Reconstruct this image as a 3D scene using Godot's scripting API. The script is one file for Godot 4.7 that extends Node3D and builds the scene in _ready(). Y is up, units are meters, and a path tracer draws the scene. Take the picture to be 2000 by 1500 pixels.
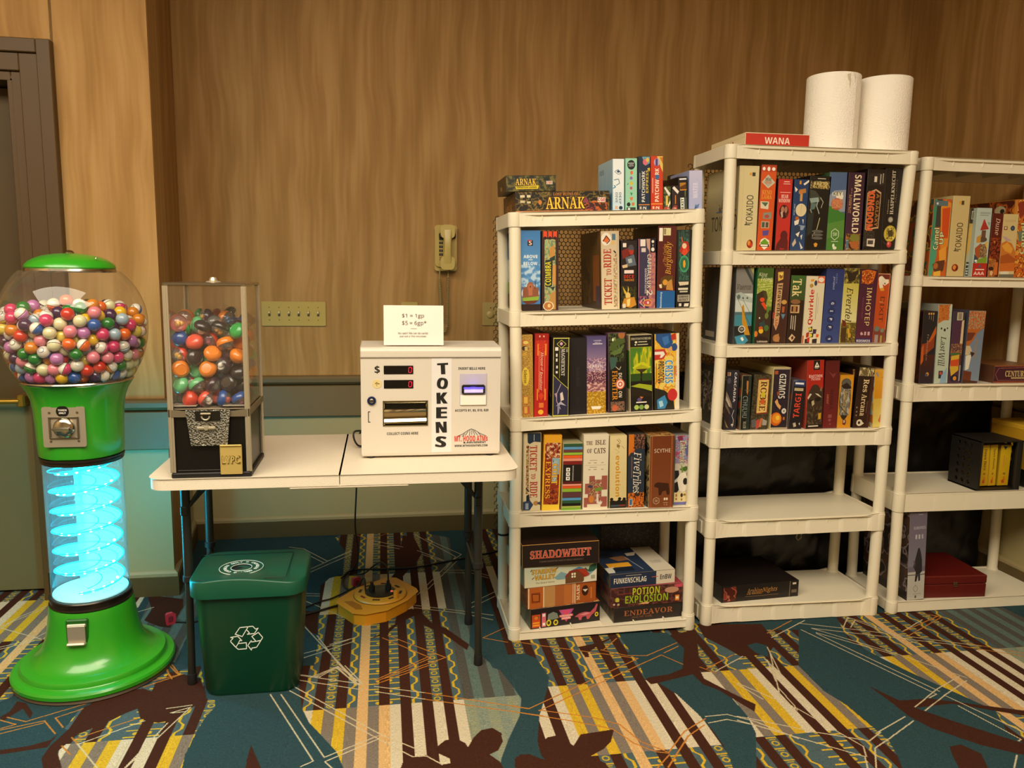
extends Node3D

# ---------------------------------------------------------------- scene
func _ready() -> void:
	# camera
	var cam := Camera3D.new()
	cam.name = "camera"
	add_child(cam)
	cam.basis = Basis(Vector3.UP, -0.1639) * Basis(Vector3.RIGHT, -0.1425) * Basis(Vector3.BACK, 0.0149)
	cam.position = Vector3(0, 1.357, 4.006)
	cam.fov = rad_to_deg(2.0 * atan(750.0 / 1533.0))
	cam.near = 0.05
	cam.current = true
	# exposure and sky (the room is closed, its lamps light it)
	var we := WorldEnvironment.new()
	var e := Environment.new()
	e.background_mode = Environment.BG_COLOR
	e.background_color = Color(0, 0, 0)
	e.tonemap_mode = Environment.TONE_MAPPER_LINEAR
	e.tonemap_exposure = 0.63
	e.sdfgi_enabled = true
	e.ssao_enabled = true
	e.ssil_enabled = true
	we.environment = e
	add_child(we)
	ceiling_lights()
	room()
	carpet()
	shelf_units()
	table()
	gumball_machine()
	capsule_machine()
	token_machine()
	wall_things()
	recycling_bin()
	reel_and_cords()
	shelf_things()
	game_boxes()
	print_done()

const WARM := Color(1.0, 0.95, 0.86)

func lamp_panel(x: float, z: float, w: float, d: float, power: float, label: String) -> void:
	var t := thing("ceiling_light", label, "ceiling light", Vector3(x, 3.3, z))
	part(t, "frame", boxmesh(Vector3(w + 0.1, 0.05, d + 0.1), 0.01, Vector3(0, -0.025, 0)), mat("d8d0c0", 0.5))
	var g := mat("fff0d0", 0.4, 0.0, "glow:2.2")
	var st := mb()
	var nx := int(w / 0.2)
	var nz := int(d / 0.2)
	for i in nx:
		for k in nz:
			box(st, Vector3((i - (nx - 1) / 2.0) * w / nx, -0.056, (k - (nz - 1) / 2.0) * d / nz), Vector3(w / nx - 0.035, 0.008, d / nz - 0.035), 0.001)
	part(t, "diffuser", done(st), g, "glowing grid of panes")
	var l := AreaLight3D.new()
	l.name = "lamp_light"
	t.add_child(l)
	l.position = Vector3(0, -0.075, 0)
	l.rotation_degrees.x = -90
	l.area_size = Vector2(w, d)
	l.area_normalize_energy = true
	l.light_color = WARM
	l.light_energy = power
	l.shadow_enabled = true
	l.area_range = 14.0

func ceiling_lights() -> void:
	lamp_panel(-1.3, 3.7, 3.4, 2.2, 29.0, "large gridded ceiling light over the carpet in front of the table")
	lamp_panel(0.9, 4.3, 1.8, 1.6, 15.0, "gridded ceiling light over the carpet in front of the shelf units")

# ---------------------------------------------------------------- room
func wallpaper(sx: float) -> StandardMaterial3D:
	# wavy vertical flames: fine threads, broad streaks and slow drifts
	var n := FastNoiseLite.new()
	n.noise_type = FastNoiseLite.TYPE_SIMPLEX_SMOOTH
	n.seed = 5
	n.frequency = 0.013
	n.fractal_octaves = 3
	n.fractal_gain = 0.5
	var a := n.get_seamless_image(1024, 256)
	n.seed = 9
	n.frequency = 0.05
	n.fractal_octaves = 2
	var b := n.get_seamless_image(1024, 256)
	var im := Image.create(1024, 1024, false, Image.FORMAT_RGB8)
	var c1 := Color.html(WALL[0])
	var c2 := Color.html(WALL[1])
	var c3 := Color.html(WALL[2])
	for y in 1024:
		var wob := sin(y * TAU / 1024.0 * 3.0) * 5.0 + sin(y * TAU / 1024.0 * 7.0 + 1.0) * 3.0 + sin(y * TAU / 1024.0 * 17.0 + 2.0) * 1.5
		for x in 1024:
			var u := posmod(x + int(wob * (1.0 + 0.5 * sin(x * TAU / 1024.0 * 4.0))), 1024)
			var v := a.get_pixel(u, y / 4).r * 0.62 + b.get_pixel(u, (y / 8) % 256).r * 0.38
			v = smoothstep(0.1, 0.9, v)
			im.set_pixel(x, y, c1.lerp(c2, v * 2.0) if v < 0.5 else c2.lerp(c3, v * 2.0 - 1.0))
	var m := StandardMaterial3D.new()
	m.albedo_texture = ImageTexture.create_from_image(im)
	m.uv1_scale = Vector3(1.0 / 1.5 * sx, 1.0 / 4.2, 1)
	m.roughness = 0.6
	m.metallic_specular = 0.3
	return m

const WALL := ["98713e", "a87f4a", "b68e58"]

# a wall face between two floor points, with thickness behind it; uv in metres
func slab(st: SurfaceTool, a: Vector2, b: Vector2, y0: float, y1: float, thick: float) -> void:
	var d := (b - a).normalized()
	var n := Vector2(d.y, -d.x)      # to the back
	var A := Vector3(a.x, 0, a.y)
	var B := Vector3(b.x, 0, b.y)
	var N := Vector3(n.x, 0, n.y) * thick
	var u := a.distance_to(b)
	var Y0 := Vector3(0, y0, 0)
	var Y1 := Vector3(0, y1, 0)
	st.set_smooth_group(-1)
	quad(st, A + Y0, B + Y0, B + Y1, A + Y1, Rect2(a.x * 1.7 + a.y, -y1, u, y1 - y0))
	quad(st, B + N + Y0, A + N + Y0, A + N + Y1, B + N + Y1)
	quad(st, A + N + Y0, A + Y0, A + Y1, A + N + Y1)
	quad(st, B + Y0, B + N + Y0, B + N + Y1, B + Y1)
	quad(st, A + Y1, B + Y1, B + N + Y1, A + N + Y1)
	quad(st, A + N + Y0, B + N + Y0, B + Y0, A + Y0)

func slabmesh(a: Vector2, b: Vector2, y0: float, y1: float, thick: float) -> ArrayMesh:
	var st := mb()
	slab(st, a, b, y0, y1, thick)
	return done(st)

# profile (out, y) swept along floor points; out is towards the room
func molding(pts: Array, prof: Array) -> ArrayMesh:
	var st := mb()
	st.set_smooth_group(-1)
	var rows := []
	for i in pts.size():
		var p: Vector2 = pts[i]
		var d1: Vector2 = (p - pts[i - 1]).normalized() if i > 0 else (pts[1] - pts[0]).normalized()
		var d2: Vector2 = (pts[i + 1] - p).normalized() if i < pts.size() - 1 else d1
		if i == 0:
			d1 = d2
		var n1 := Vector2(-d1.y, d1.x)
		var n2 := Vector2(-d2.y, d2.x)
		var m := (n1 + n2).normalized()
		m /= maxf(0.3, m.dot(n1))
		var r := []
		for q in prof:
			r.append(Vector3(p.x + m.x * q.x, q.y, p.y + m.y * q.x))
		rows.append(r)
	for i in pts.size() - 1:
		for k in prof.size() - 1:
			quad(st, rows[i][k], rows[i + 1][k], rows[i + 1][k + 1], rows[i][k + 1])
	for r in [rows[0], rows[rows.size() - 1]]:
		for k in range(1, prof.size() - 1):
			tri(st, r[0], r[k], r[k + 1])
	return done(st)

func room() -> void:
	var wp := wallpaper(1.0)
	# walls; floor points run so that the room lies on the left of a -> b seen from above
	var P := [Vector2(-1.205, 0.69), Vector2(-0.873, 0.69), Vector2(-0.95, 0.0), Vector2(2.787, 0.0), Vector2(2.787, 7.5)]
	var st := mb()
	slab(st, Vector2(-3.4, 0.69), Vector2(-2.2, 0.69), 0.0, 3.3, 0.15)
	slab(st, Vector2(-2.2, 0.69), P[0], 2.17, 3.3, 0.15)
	slab(st, P[0] + Vector2(-0.01, 0), P[1], 0.0, 3.3, 0.15)
	var wl := struct("wall_left", done(st), wp)
	wl.set_meta("label", "wood-grain papered wall beside the door")
	struct("wall_return", slabmesh(P[1] + (P[2] - P[1]).normalized() * 0.016, P[2], 0.0, 3.3, 0.1), wp)
	struct("wall_back", slabmesh(P[2], P[3], 0.0, 3.3, 0.15), wp)
	struct("wall_right", slabmesh(P[3], P[4], 0.0, 3.3, 0.15), wp)
	var plain := mat("b49a70", 0.8)
	struct("wall_front", slabmesh(Vector2(2.787, 7.5), Vector2(-3.4, 7.5), 0.0, 3.3, 0.15), plain)
	struct("wall_side", slabmesh(Vector2(-3.4, 7.5), Vector2(-3.4, 0.69), 0.0, 3.3, 0.15), plain)
	struct("ceiling", boxmesh(Vector3(6.6, 0.15, 8.0), 0.0, Vector3(-0.3, 3.375, 3.75)), mat("c8b890", 0.9))
	# wainscot: rail, proud upper band, recessed panels, cap and baseboard
	var olive := mat("6b5a38", 0.5)
	var panel := mat("a39568", 0.5)
	var dark := mat("54431f", 0.5)
	var L := [P[0] + Vector2(0.0, 0), P[1], P[2], P[3], Vector2(2.787, 5.5)]
	var runs := [L]
	var k := 0
	for r in runs:
		struct("trim_1", molding(r, [Vector2(0.0, 0.785), Vector2(0.022, 0.785), Vector2(0.034, 0.797), Vector2(0.036, 0.815), Vector2(0.028, 0.824), Vector2(0.0, 0.828)]), olive).set_meta("label", "chair rail")
		struct("trim_2", molding(r, [Vector2(0.0, 0.622), Vector2(0.024, 0.622), Vector2(0.027, 0.626), Vector2(0.027, 0.776), Vector2(0.014, 0.778), Vector2(0.0, 0.785)]), mat("705c38", 0.5)).set_meta("label", "upper band of the wainscot")
		struct("trim_3", molding(r, [Vector2(0.0, 0.08), Vector2(0.006, 0.08), Vector2(0.006, 0.622), Vector2(0.0, 0.622)]), panel).set_meta("label", "painted wainscot panel")
		struct("trim_4", molding(r, [Vector2(0.0, 0.082), Vector2(0.02, 0.082), Vector2(0.02, 0.095), Vector2(0.012, 0.104), Vector2(0.006, 0.107)]), mat("9a8a60", 0.5)).set_meta("label", "cap of the baseboard")
		struct("baseboard_back", molding(r, [Vector2(0.0, 0.0), Vector2(0.024, 0.0), Vector2(0.024, 0.082), Vector2(0.0, 0.085)]), dark)
		k += 1
	# door with its frame
	var fr := mat("523a18", 0.5)
	var f := mb()
	for q in [[0.0, 0.05, 0.03], [0.05, 0.115, 0.018], [0.115, 0.15, 0.006]]:
		box(f, Vector3(-1.205 - (q[0] + q[1]) / 2, 1.05 + 0.04, 0.69 + q[2] / 2), Vector3(q[1] - q[0], 2.18 - q[0] * 2, q[2] + 0.01), 0.003)
		box(f, Vector3((-2.895 - 1.205 - q[1]) / 2, 2.18 - (q[0] + q[1]) / 2, 0.69 + q[2] / 2), Vector3(1.69 - q[1], q[1] - q[0], q[2] + 0.01), 0.003)
	box(f, Vector3(-1.36, 1.02, 0.62), Vector3(0.02, 2.04, 0.16), 0.002)
	box(f, Vector3(-2.1, 2.04, 0.62), Vector3(1.5, 0.02, 0.16), 0.002)
	struct("trim_5", done(f), fr).set_meta("label", "stepped brown door frame")
	var d := Node3D.new()
	d.name = "door_1"
	d.set_meta("kind", "structure")
	add_child(d)
	d.position = Vector3(-1.82, 0, 0.565)
	part(d, "leaf", boxmesh(Vector3(0.9, 2.02, 0.045), 0.002, Vector3(0, 1.015, 0)), mat("4c3816", 0.55))
	part(d, "kick_panel", boxmesh(Vector3(0.88, 0.79, 0.008), 0.002, Vector3(0, 0.405, 0.027)), mat("67603e", 0.5))
	var bar := mb()
	tube(bar, [Vector3(-0.36, 0.815, 0.075), Vector3(0.385, 0.815, 0.075)], 0.011, 12)
	box(bar, Vector3(0.39, 0.815, 0.05), Vector3(0.03, 0.05, 0.06), 0.006)
	part(d, "push_bar", done(bar), mat("b08a34", 0.3, 0.8), "brass push bar")
	var cl := mb()
	box(cl, Vector3(0.18, 1.8, 0.05), Vector3(0.3, 0.06, 0.05), 0.006)
	part(d, "door_closer", done(cl), mat("241a10", 0.5))
	var sg := thing("hanging_sign_box", "dark red-brown box on the wall above the door, cut off by the picture's top edge", "sign", Vector3(-1.62, 2.42, 0.69))
	part(sg, "case", boxmesh(Vector3(0.34, 0.2, 0.05), 0.006, Vector3(0, 0.1, 0.027)), mat("3a2014", 0.5))

# ---------------------------------------------------------------- carpet
const CX := -1.75
const CW := 4.6
const CD := 2.75
const ISLES := [
	[-1.44, 0.69, 1.06, 1.60, 0],
	[-0.927, 0.67, 1.04, 1.755, 1],
	[-0.226, 0.585, 0.98, 1.672, 0],
	[0.559, 0.55, 0.93, 1.634, 0],
	[1.073, 0.52, 0.9, 1.612, 1],
	[1.774, 0.44, 0.84, 1.594, 0],
]

func tone(x: float, z: float, isl: Array, teal: Color, rnd: float) -> Color:
	var k0: float = (x - isl[0]) / 0.0336
	var k := int(floor(k0))
	var u: float = k0 - k
	var in_a: bool = (z > isl[1] and z < isl[2]) or (z > isl[3] and z < isl[3] + 0.385)
	var Y := Color.html("bd9a2a")
	var GR := Color.html("73685c")
	var TN := Color.html("c29c68")
	var CR := Color.html("bdb196")
	var BR := Color.html("3d2319")
	var BL := Color.html("46575a")
	if k >= 14 and isl[4] == 0:
		var mm := Color.html("4c4a44") if k % 2 == 0 else Color.html("56665f")
		if z > isl[3]:
			mm = Color.html("8a8a6a") if (k % 2 == 0) != (int(z * 400.0) % 3 == 0) else Color.html("6b7a74")
		return mm
	if in_a:
		var seq: Array = [Y, GR, Y, GR, TN, GR, TN, CR, BR, CR, BR, CR, BR, CR] if isl[4] == 0 else [CR, GR, Y, GR, Y, CR, BR, CR, BR, Y, GR, Y, GR, Y]
		return seq[clampi(k, 0, 13)] if k >= 0 else (CR if k % 2 == -1 else BR)
	var kk := posmod(k, 14)
	if kk % 2 == 0 and kk != 4:
		return BR
	if kk == 4:
		return TN if isl[4] == 0 else BL
	var c := BL
	var t := fposmod(z, 0.09) / 0.09
	match kk:
		3, 9, 13:
			var zig := 0.22 + 0.45 * clampf(absf(t - 0.5) * 5.0 - 0.8, 0.0, 1.0)
			if absf(u - zig) < 0.13:
				c = Y
		1, 11:
			var q := fposmod(z, 0.054)
			var ring := absf(Vector2((u - 0.5) * 0.0336, q - 0.036).length() - 0.0095)
			if ring < 0.0026 or absf(q - 0.008) < 0.003 or (absf(q - 0.017) < 0.002 and u > 0.2 and u < 0.8):
				c = Y.lerp(BL, 0.1)
		_:
			var q2 := fposmod(z, 0.068)
			if absf(q2 - 0.01) < 0.0032 or absf(q2 - 0.044) < 0.0032:
				c = Y
			elif Vector2((u - (0.92 if kk == 5 else 0.08)) * 0.0336, q2 - 0.027).length() < 0.008:
				c = Y
	return c

func carpet() -> void:
	var N := 2048
	var teal := Color.html("2b4145")
	var im := Image.create(N, N, false, Image.FORMAT_RGB8)
	im.fill(teal)
	var mask := Image.create(N, N, false, Image.FORMAT_RGB8)
	var all := Rect2i(0, 0, N, N)
	var isl_no := 0
	for line in CARPET_ISLES.split(";", false):
		var pg := floor_poly(line)
		isl_no = int(line.strip_edges().split(" ")[0])
		fill_poly(mask, all, pg, Color((isl_no + 1) / 10.0, 0, 0))
	var noise := FastNoiseLite.new()
	noise.frequency = 0.01
	for y in N:
		var z := CD * y / N
		for x in N:
			var mv := mask.get_pixel(x, y).r
			if mv > 0.05:
				im.set_pixel(x, y, tone(CX + CW * x / N, z, ISLES[int(round(mv * 10.0)) - 1], teal, 0.0))
	var brown := Color.html("3d2319")
	for line in CARPET_BROWN.split(";", false):
		fill_poly(im, all, floor_poly(line), brown if not line.contains("T") else teal)
	for line in CARPET_LINES.split(";", false):
		var w := line.strip_edges().split(" ", false)
		var col := Color.html("b8aa8a") if w[0] == "w" else (Color.html("b0702e") if w[0] == "o" else Color.html("8f9a90"))
		var pts := floor_poly(line)
		for i in pts.size() - 1:
			thick_line(im, pts[i], pts[i + 1], 0.0045, col)
	# worn fleck
	var rng := RandomNumberGenerator.new()
	rng.seed = 7
	var h := 12345
	for y in N:
		for x in N:
			h = (h * 1103515245 + 12345) & 0x7fffffff
			var k := 0.86 + 0.28 * float((h >> 12) & 255) / 255.0
			var c := im.get_pixel(x, y)
			im.set_pixel(x, y, Color(c.r * k, c.g * k, c.b * k))
	var m := StandardMaterial3D.new()
	m.albedo_texture = ImageTexture.create_from_image(im)
	m.roughness = 0.95
	m.metallic_specular = 0.15
	m.normal_enabled = true
	m.normal_texture = bumps(0.35, 64)
	m.normal_scale = 0.5
	m.uv1_scale = Vector3(1, 1, 1)
	# the pile's relief needs a finer repeat than the print, so it is left to a second, denser mapping
	m.normal_enabled = false
	var st := mb()
	st.set_smooth_group(-1)
	quad(st, Vector3(-3.5, 0, 7.6), Vector3(2.9, 0, 7.6), Vector3(2.9, 0, -0.1), Vector3(-3.5, 0, -0.1), Rect2((-3.5 - CX) / CW, -0.1 / CD, 6.4 / CW, 7.7 / CD))
	quad(st, Vector3(-3.5, -0.1, -0.1), Vector3(2.9, -0.1, -0.1), Vector3(2.9, -0.1, 7.6), Vector3(-3.5, -0.1, 7.6))
	struct("floor", done(st), m).set_meta("label", "patterned carpet of teal, brown, cream and yellow stripes")

func floor_poly(line: String) -> PackedVector2Array:
	var w := line.strip_edges().split(" ", false)
	var o := PackedVector2Array()
	for i in range(1, w.size() - 1, 2):
		o.append(Vector2((int(w[i]) / 1000.0 - CX) / CW * 2048.0, int(w[i + 1]) / 1000.0 / CD * 2048.0))
	return o

func thick_line(im: Image, a: Vector2, b: Vector2, w: float, c: Color) -> void:
	# width in metres; the picture's pixels are not square
	var s := Vector2(CW, CD) / 2048.0
	var d := ((b - a) * s)
	if d.length() < 1e-5:
		return
	var n := d.normalized().orthogonal() * w / 2.0
	var e := d.normalized() * w * 0.3
	var A := a * s
	var B := b * s
	fill_poly(im, Rect2i(0, 0, 2048, 2048), PackedVector2Array([(A + n - e) / s, (B + n + e) / s, (B - n + e) / s, (A - n - e) / s]), c)

# ---------------------------------------------------------------- shelf units
func shelf_mesh(w: float, d: float, th: float, style: int) -> ArrayMesh:
	# origin: outer front left corner of the lip, top; extends +x, -z, -y
	var st := mb()
	var r := 0.0245
	# deck
	var sink := 0.016 if style == 3 else 0.0
	box(st, Vector3(w / 2, -0.0075 - sink, -d / 2), Vector3(w - 0.012, 0.009, d - 0.012), 0.001)
	# corner sockets
	for cx in [r, w - r]:
		for cz in [-r, -d + r]:
			lathe(st, [Vector2(r - 0.004, -th), Vector2(r, -th), Vector2(r + 0.0012, -th + 0.006), Vector2(r, -0.002), Vector2(r - 0.002, 0.0), Vector2(0.0, 0.0)], 24, Vector3(cx, 0, cz))
	# fascias: a wavy skirt with shallow saw-tooth ribs, front and back; plain sides
	for side in 2:
		var n := 40
		for i in n:
			for j in 1:
				var x0 := r + (w - 2 * r) * i / n
				var x1 := r + (w - 2 * r) * (i + 1) / n
				var q := []
				for x in [x0, x1]:
					var u: float = (x - r) / (w - 2 * r)
					var dip := 0.0
					var inset := 0.006
					if style == 1:
						dip = 0.012 * smoothstep(0.0, 0.12, u) * smoothstep(1.0, 0.88, u) - 0.004
						inset = 0.002 + 0.008 * smoothstep(0.0, 0.1, u) * smoothstep(1.0, 0.9, u)
					elif style == 3:
						dip = 0.016 * smoothstep(0.0, 0.03, u) * smoothstep(1.0, 0.97, u)
						inset = 0.006
					elif style == 0:
						inset = 0.004 + 0.011 * smoothstep(0.0, 0.16, minf(u, 1.0 - u))
					var saw := fposmod(u * 5.3, 1.0) * 0.005 if style == 1 else fposmod(u * 5.0, 1.0) * 0.0010
					q.append([x, dip, inset + saw])
				var s := -1.0 if side == 1 else 1.0
				var Z := func(a: float) -> float: return -a if side == 0 else -d + a
				var A := Vector3(q[0][0], -th, Z.call(q[0][2] * 0.6))
				var B := Vector3(q[1][0], -th, Z.call(q[1][2] * 0.6))
				var Cc := Vector3(q[1][0], -q[1][1] - 0.004, Z.call(q[1][2]))
				var Dd := Vector3(q[0][0], -q[0][1] - 0.004, Z.call(q[0][2]))
				var E := Vector3(q[1][0], -q[1][1], Z.call(0.003))
				var F := Vector3(q[0][0], -q[0][1], Z.call(0.003))
				var G := Vector3(q[1][0], -q[1][1], Z.call(q[1][2] + 0.006))
				var H := Vector3(q[0][0], -q[0][1], Z.call(q[0][2] + 0.006))
				var A2 := Vector3(q[0][0], -th, Z.call(0.018))
				var B2 := Vector3(q[1][0], -th, Z.call(0.018))
				st.set_smooth_group(-1)
				for f in [[A, B, Cc, Dd], [Dd, Cc, E, F], [F, E, G, H], [A2, B2, B, A], [H, G, B2, A2]]:
					if side == 0:
						quad(st, f[0], f[1], f[2], f[3])
					else:
						quad(st, f[3], f[2], f[1], f[0])
	for sx in [0.0045, w - 0.0045]:
		box(st, Vector3(sx, -th / 2, -d / 2), Vector3(0.006, th - 0.002, d - 2 * r), 0.001)
	if style == 1:
		box(st, Vector3(-0.001, -th / 2 - 0.004, -0.062), Vector3(0.006, th * 0.72, 0.028), 0.002)
	# underside ribs
	for i in 5:
		box(st, Vector3(w * (i + 1) / 6.0, -0.02, -d / 2), Vector3(0.004, 0.018, d - 0.02), 0.0005)
	return done(st)

func shelf_unit(label: String, levels: Array, depth: float, short: bool) -> void:
	var plastic := mat("e6dcc2", 0.42)
	var L0: Array = levels[levels.size() - 1]
	var t := thing("plastic_shelf_unit", label, "shelf", Vector3(L0[0], 0, L0[4]), 0.0, "white plastic shelf units along the wall")
	var base := t.position
	var pts := []
	for lv in levels:
		var w := Vector2(lv[2] - lv[0], lv[3] - lv[1]).length()
		var s := part(t, "shelf", shelf_mesh(w, depth, lv[5], lv[6]), plastic)
		s.position = Vector3(lv[0], lv[1], lv[4]) - base
		s.rotation.z = atan2(lv[3] - lv[1], lv[2] - lv[0])
		var row := []
		for c in [[0.0245, -0.0245], [w - 0.0245, -0.0245], [0.0245, -depth + 0.0245], [w - 0.0245, -depth + 0.0245]]:
			row.append([s.transform * Vector3(c[0], 0, c[1]), s.transform * Vector3(c[0], -lv[5], c[1])])
		pts.append(row)
	for i in levels.size() - 1:
		for c in 4:
			var st := mb()
			var a: Vector3 = pts[i][c][1]
			var b: Vector3 = pts[i + 1][c][0]
			tube(st, [a + Vector3(0, 0.004, 0), b - Vector3(0, 0.004, 0)], 0.0215, 20, false)
			var d := (a - b).normalized()
			tube(st, [b + d * 0.0, b + d * 0.004], 0.0232, 20, true)
			part(t, "post", done(st), plastic)
	# foot rings
	for c in 4:
		var p: Vector3 = pts[levels.size() - 1][c][1]
		part(t, "foot", lathemesh([Vector2(0.0, 0.0), Vector2(0.0235, 0.0), Vector2(0.0245, 0.003), Vector2(0.0245, maxf(0.004, p.y + 0.004))], 24), plastic).position = Vector3(p.x, -base.y, p.z)
	var tie := mat("181614", 0.5)
	for q in ([[2, 3, 0.72], [3, 3, 0.45]] if short else ([[3, 4, 0.55]] if levels.size() == 6 else [])):
		var a: Vector3 = pts[q[1]][q[0]][1]
		var b: Vector3 = pts[q[1] + 1][q[0]][0]
		var p := a.lerp(b, q[2] - 0.4)
		var st := mb()
		tube(st, [p - Vector3(0, 0.004, 0), p + Vector3(0, 0.004, 0)], 0.0235, 20, true)
		box(st, p + Vector3(0.02, 0, 0.012), Vector3(0.014, 0.008, 0.008), 0.001)
		part(t, "zip_tie", done(st), tie, "black zip tie")

func netting(label: String, x0: float, x1: float, y0: float, y1: float, z: float, lean: float, pitch := 0.0175) -> void:
	var st := mb()
	var w := 0.0024
	var dy := pitch * 0.866
	var rows := int((y1 - y0) / dy)
	var cols := int((x1 - x0) / pitch)
	var R := pitch / sqrt(3.0)
	st.set_smooth_group(-1)
	for j in rows:
		for i in cols:
			var c := Vector3(x0 + (i + (0.5 if j % 2 == 1 else 0.0)) * pitch, y0 + j * dy, 0)
			# three of the six sides, so that neighbours share the rest
			for s in 3:
				var a0 := deg_to_rad(30 + s * 60.0)
				var a1 := deg_to_rad(90 + s * 60.0)
				var p := c + Vector3(cos(a0), sin(a0), 0) * R
				var q := c + Vector3(cos(a1), sin(a1), 0) * R
				var n := (q - p).normalized().cross(Vector3.BACK) * w / 2.0
				var pts := [p + n, q + n, q - n, p - n]
				for k in 4:
					pts[k].x += lean * (pts[k].y - y0)
					pts[k].z = z + 0.0035 * sin(pts[k].y * 9.0 + pts[k].x * 5.0)
				var B := Vector3(0, 0, -0.0016)
				quad(st, pts[0], pts[3], pts[2], pts[1])
				quad(st, pts[0] + B, pts[1] + B, pts[2] + B, pts[3] + B)
				quad(st, pts[0], pts[1], pts[1] + B, pts[0] + B)
				quad(st, pts[3], pts[3] + B, pts[2] + B, pts[2])
	var o := part(self, "hex_netting", done(st), mat("171310", 0.5))
	tag(o, label, "netting", "black hexagonal plastic nets tied behind the shelves")

func crumpled(label: String, called: String, x0: float, x1: float, y0: float, y1: float, z: float, seed_no: int, rough: float) -> void:
	var st := mb()
	var n := FastNoiseLite.new()
	n.seed = seed_no
	n.frequency = 4.0
	n.noise_type = FastNoiseLite.TYPE_CELLULAR
	n.cellular_return_type = FastNoiseLite.RETURN_DISTANCE2_SUB
	var nx := 60
	var ny := 60
	var V := func(i: int, j: int) -> Vector3:
		var x := lerpf(x0, x1, float(i) / nx)
		var y := lerpf(y0, y1, float(j) / ny)
		return Vector3(x, y, z + n.get_noise_2d(x, y) * 0.03)
	st.set_smooth_group(1)
	for i in nx:
		for j in ny:
			quad(st, V.call(i, j), V.call(i + 1, j), V.call(i + 1, j + 1), V.call(i, j + 1))
	st.set_smooth_group(2)
	var B := Vector3(0, 0, -0.004)
	for i in nx:
		for j in ny:
			quad(st, V.call(i, j + 1) + B, V.call(i + 1, j + 1) + B, V.call(i + 1, j) + B, V.call(i, j) + B)
	var o := part(self, called, done(st), mat("15110e", rough))
	tag(o, label, "sheet")

func shelf_units() -> void:
	for k in 3:
		shelf_unit(["short white plastic shelf unit with five shelves, nearest the table, leaning a little", "tall white plastic shelf unit with six shelves, paper rolls on its top", "white plastic shelf unit farthest right, with a black crate on its fourth shelf"][k], UNITS[k], 0.33, k == 0)
	netting("black hexagonal netting behind the short shelf unit, seen between its boxes", 0.452, 1.15, 0.3, 1.575, 0.945, -0.016)
	netting("black hexagonal netting behind the tall shelf unit, showing above its boxes", 1.215, 1.95, 0.6, 1.812, 0.94, 0.0)
	crumpled("crumpled black plastic sheet behind the lower levels of the tall shelf unit", "plastic_sheet", 1.19, 1.99, 0.02, 0.95, 0.915, 3, 0.32)
	crumpled("crumpled black plastic sheet behind the lower levels of the right-hand shelf unit", "plastic_sheet", 2.0, 2.74, 0.02, 0.93, 0.9, 8, 0.4)

# ---------------------------------------------------------------- table
func table() -> void:
	var t := thing("folding_table", "white folding table with a centre seam and dark metal legs", "table", Vector3(-0.135, 0, 1.32))
	var white := mat("e8dcc6", 0.42, 0.0, "grainy")
	for s in [-1.0, 1.0]:
		var st := mb()
		var pg := PackedVector2Array()
		# outline in x, z (y of the outline is -z)
		var x0 := 0.0012
		var x1 := 0.556
		for p in [Vector2(x0, -0.3)] + arcs(x1 - 0.05, -0.25, 0.05, -90, 0, 8) + arcs(x1 - 0.05, 0.25, 0.05, 0, 90, 8) + [Vector2(x0, 0.3)]:
			pg.append(Vector2(p.x * s, p.y))
		if s < 0:
			pg.reverse()
		prism(st, pg, 0.0, 0.035, 0.004, Transform3D(Basis(Vector3.RIGHT, Vector3.FORWARD, Vector3.UP), Vector3(0, 0.700, 0)), false)
		part(t, "tabletop_half", done(st), white)
	# deeper apron between the legs
	for z in [-0.29, 0.29]:
		part(t, "apron", boxmesh(Vector3(0.36, 0.012, 0.016), 0.003, Vector3(0.03, 0.697, z)), white)
	part(t, "catch", boxmesh(Vector3(0.05, 0.012, 0.03), 0.004, Vector3(0.0, 0.694, 0.27)), mat("1c1814", 0.5))
	var steel := mat("2f2d26", 0.42, 0.35)
	for s in [-1.0, 1.0]:
		var xl: float = -0.49 if s < 0 else 0.448
		for z in [0.135, -0.185]:
			var st := mb()
			tube(st, [Vector3(xl, 0.70, z), Vector3(xl, 0.36, z)], 0.0145, 14)
			tube(st, [Vector3(xl, 0.37, z), Vector3(xl + 0.004 * s, 0.03, z)], 0.0122, 14)
			part(t, "leg", done(st), steel)
			part(t, "rubber_foot", lathemesh([Vector2(0, 0), Vector2(0.014, 0.0), Vector2(0.0155, 0.004), Vector2(0.0145, 0.036), Vector2(0.0, 0.038)], 16), mat("15120f", 0.7)).position = Vector3(xl + 0.004 * s, 0, z)
			part(t, "collar", lathemesh([Vector2(0.014, 0), Vector2(0.018, 0.002), Vector2(0.018, 0.02), Vector2(0.014, 0.022)], 16), mat("15120f", 0.6)).position = Vector3(xl, 0.352, z)
		part(t, "crossbar", tubemesh([Vector3(xl, 0.33, -0.185), Vector3(xl, 0.33, 0.135)], 0.009, 10), steel)
		for z in [0.135, -0.185]:
			var st := mb()
			tube(st, [Vector3(xl, 0.59, z), Vector3(xl - s * 0.09, 0.69, z - 0.03)], 0.0055, 8)
			tube(st, [Vector3(xl, 0.585, z), Vector3(xl - s * 0.07, 0.695, z + 0.01)], 0.0055, 8)
			box(st, Vector3(xl - 0.002, 0.59, z + 0.012), Vector3(0.022, 0.03, 0.012), 0.003)
			part(t, "brace", done(st), steel)

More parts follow.
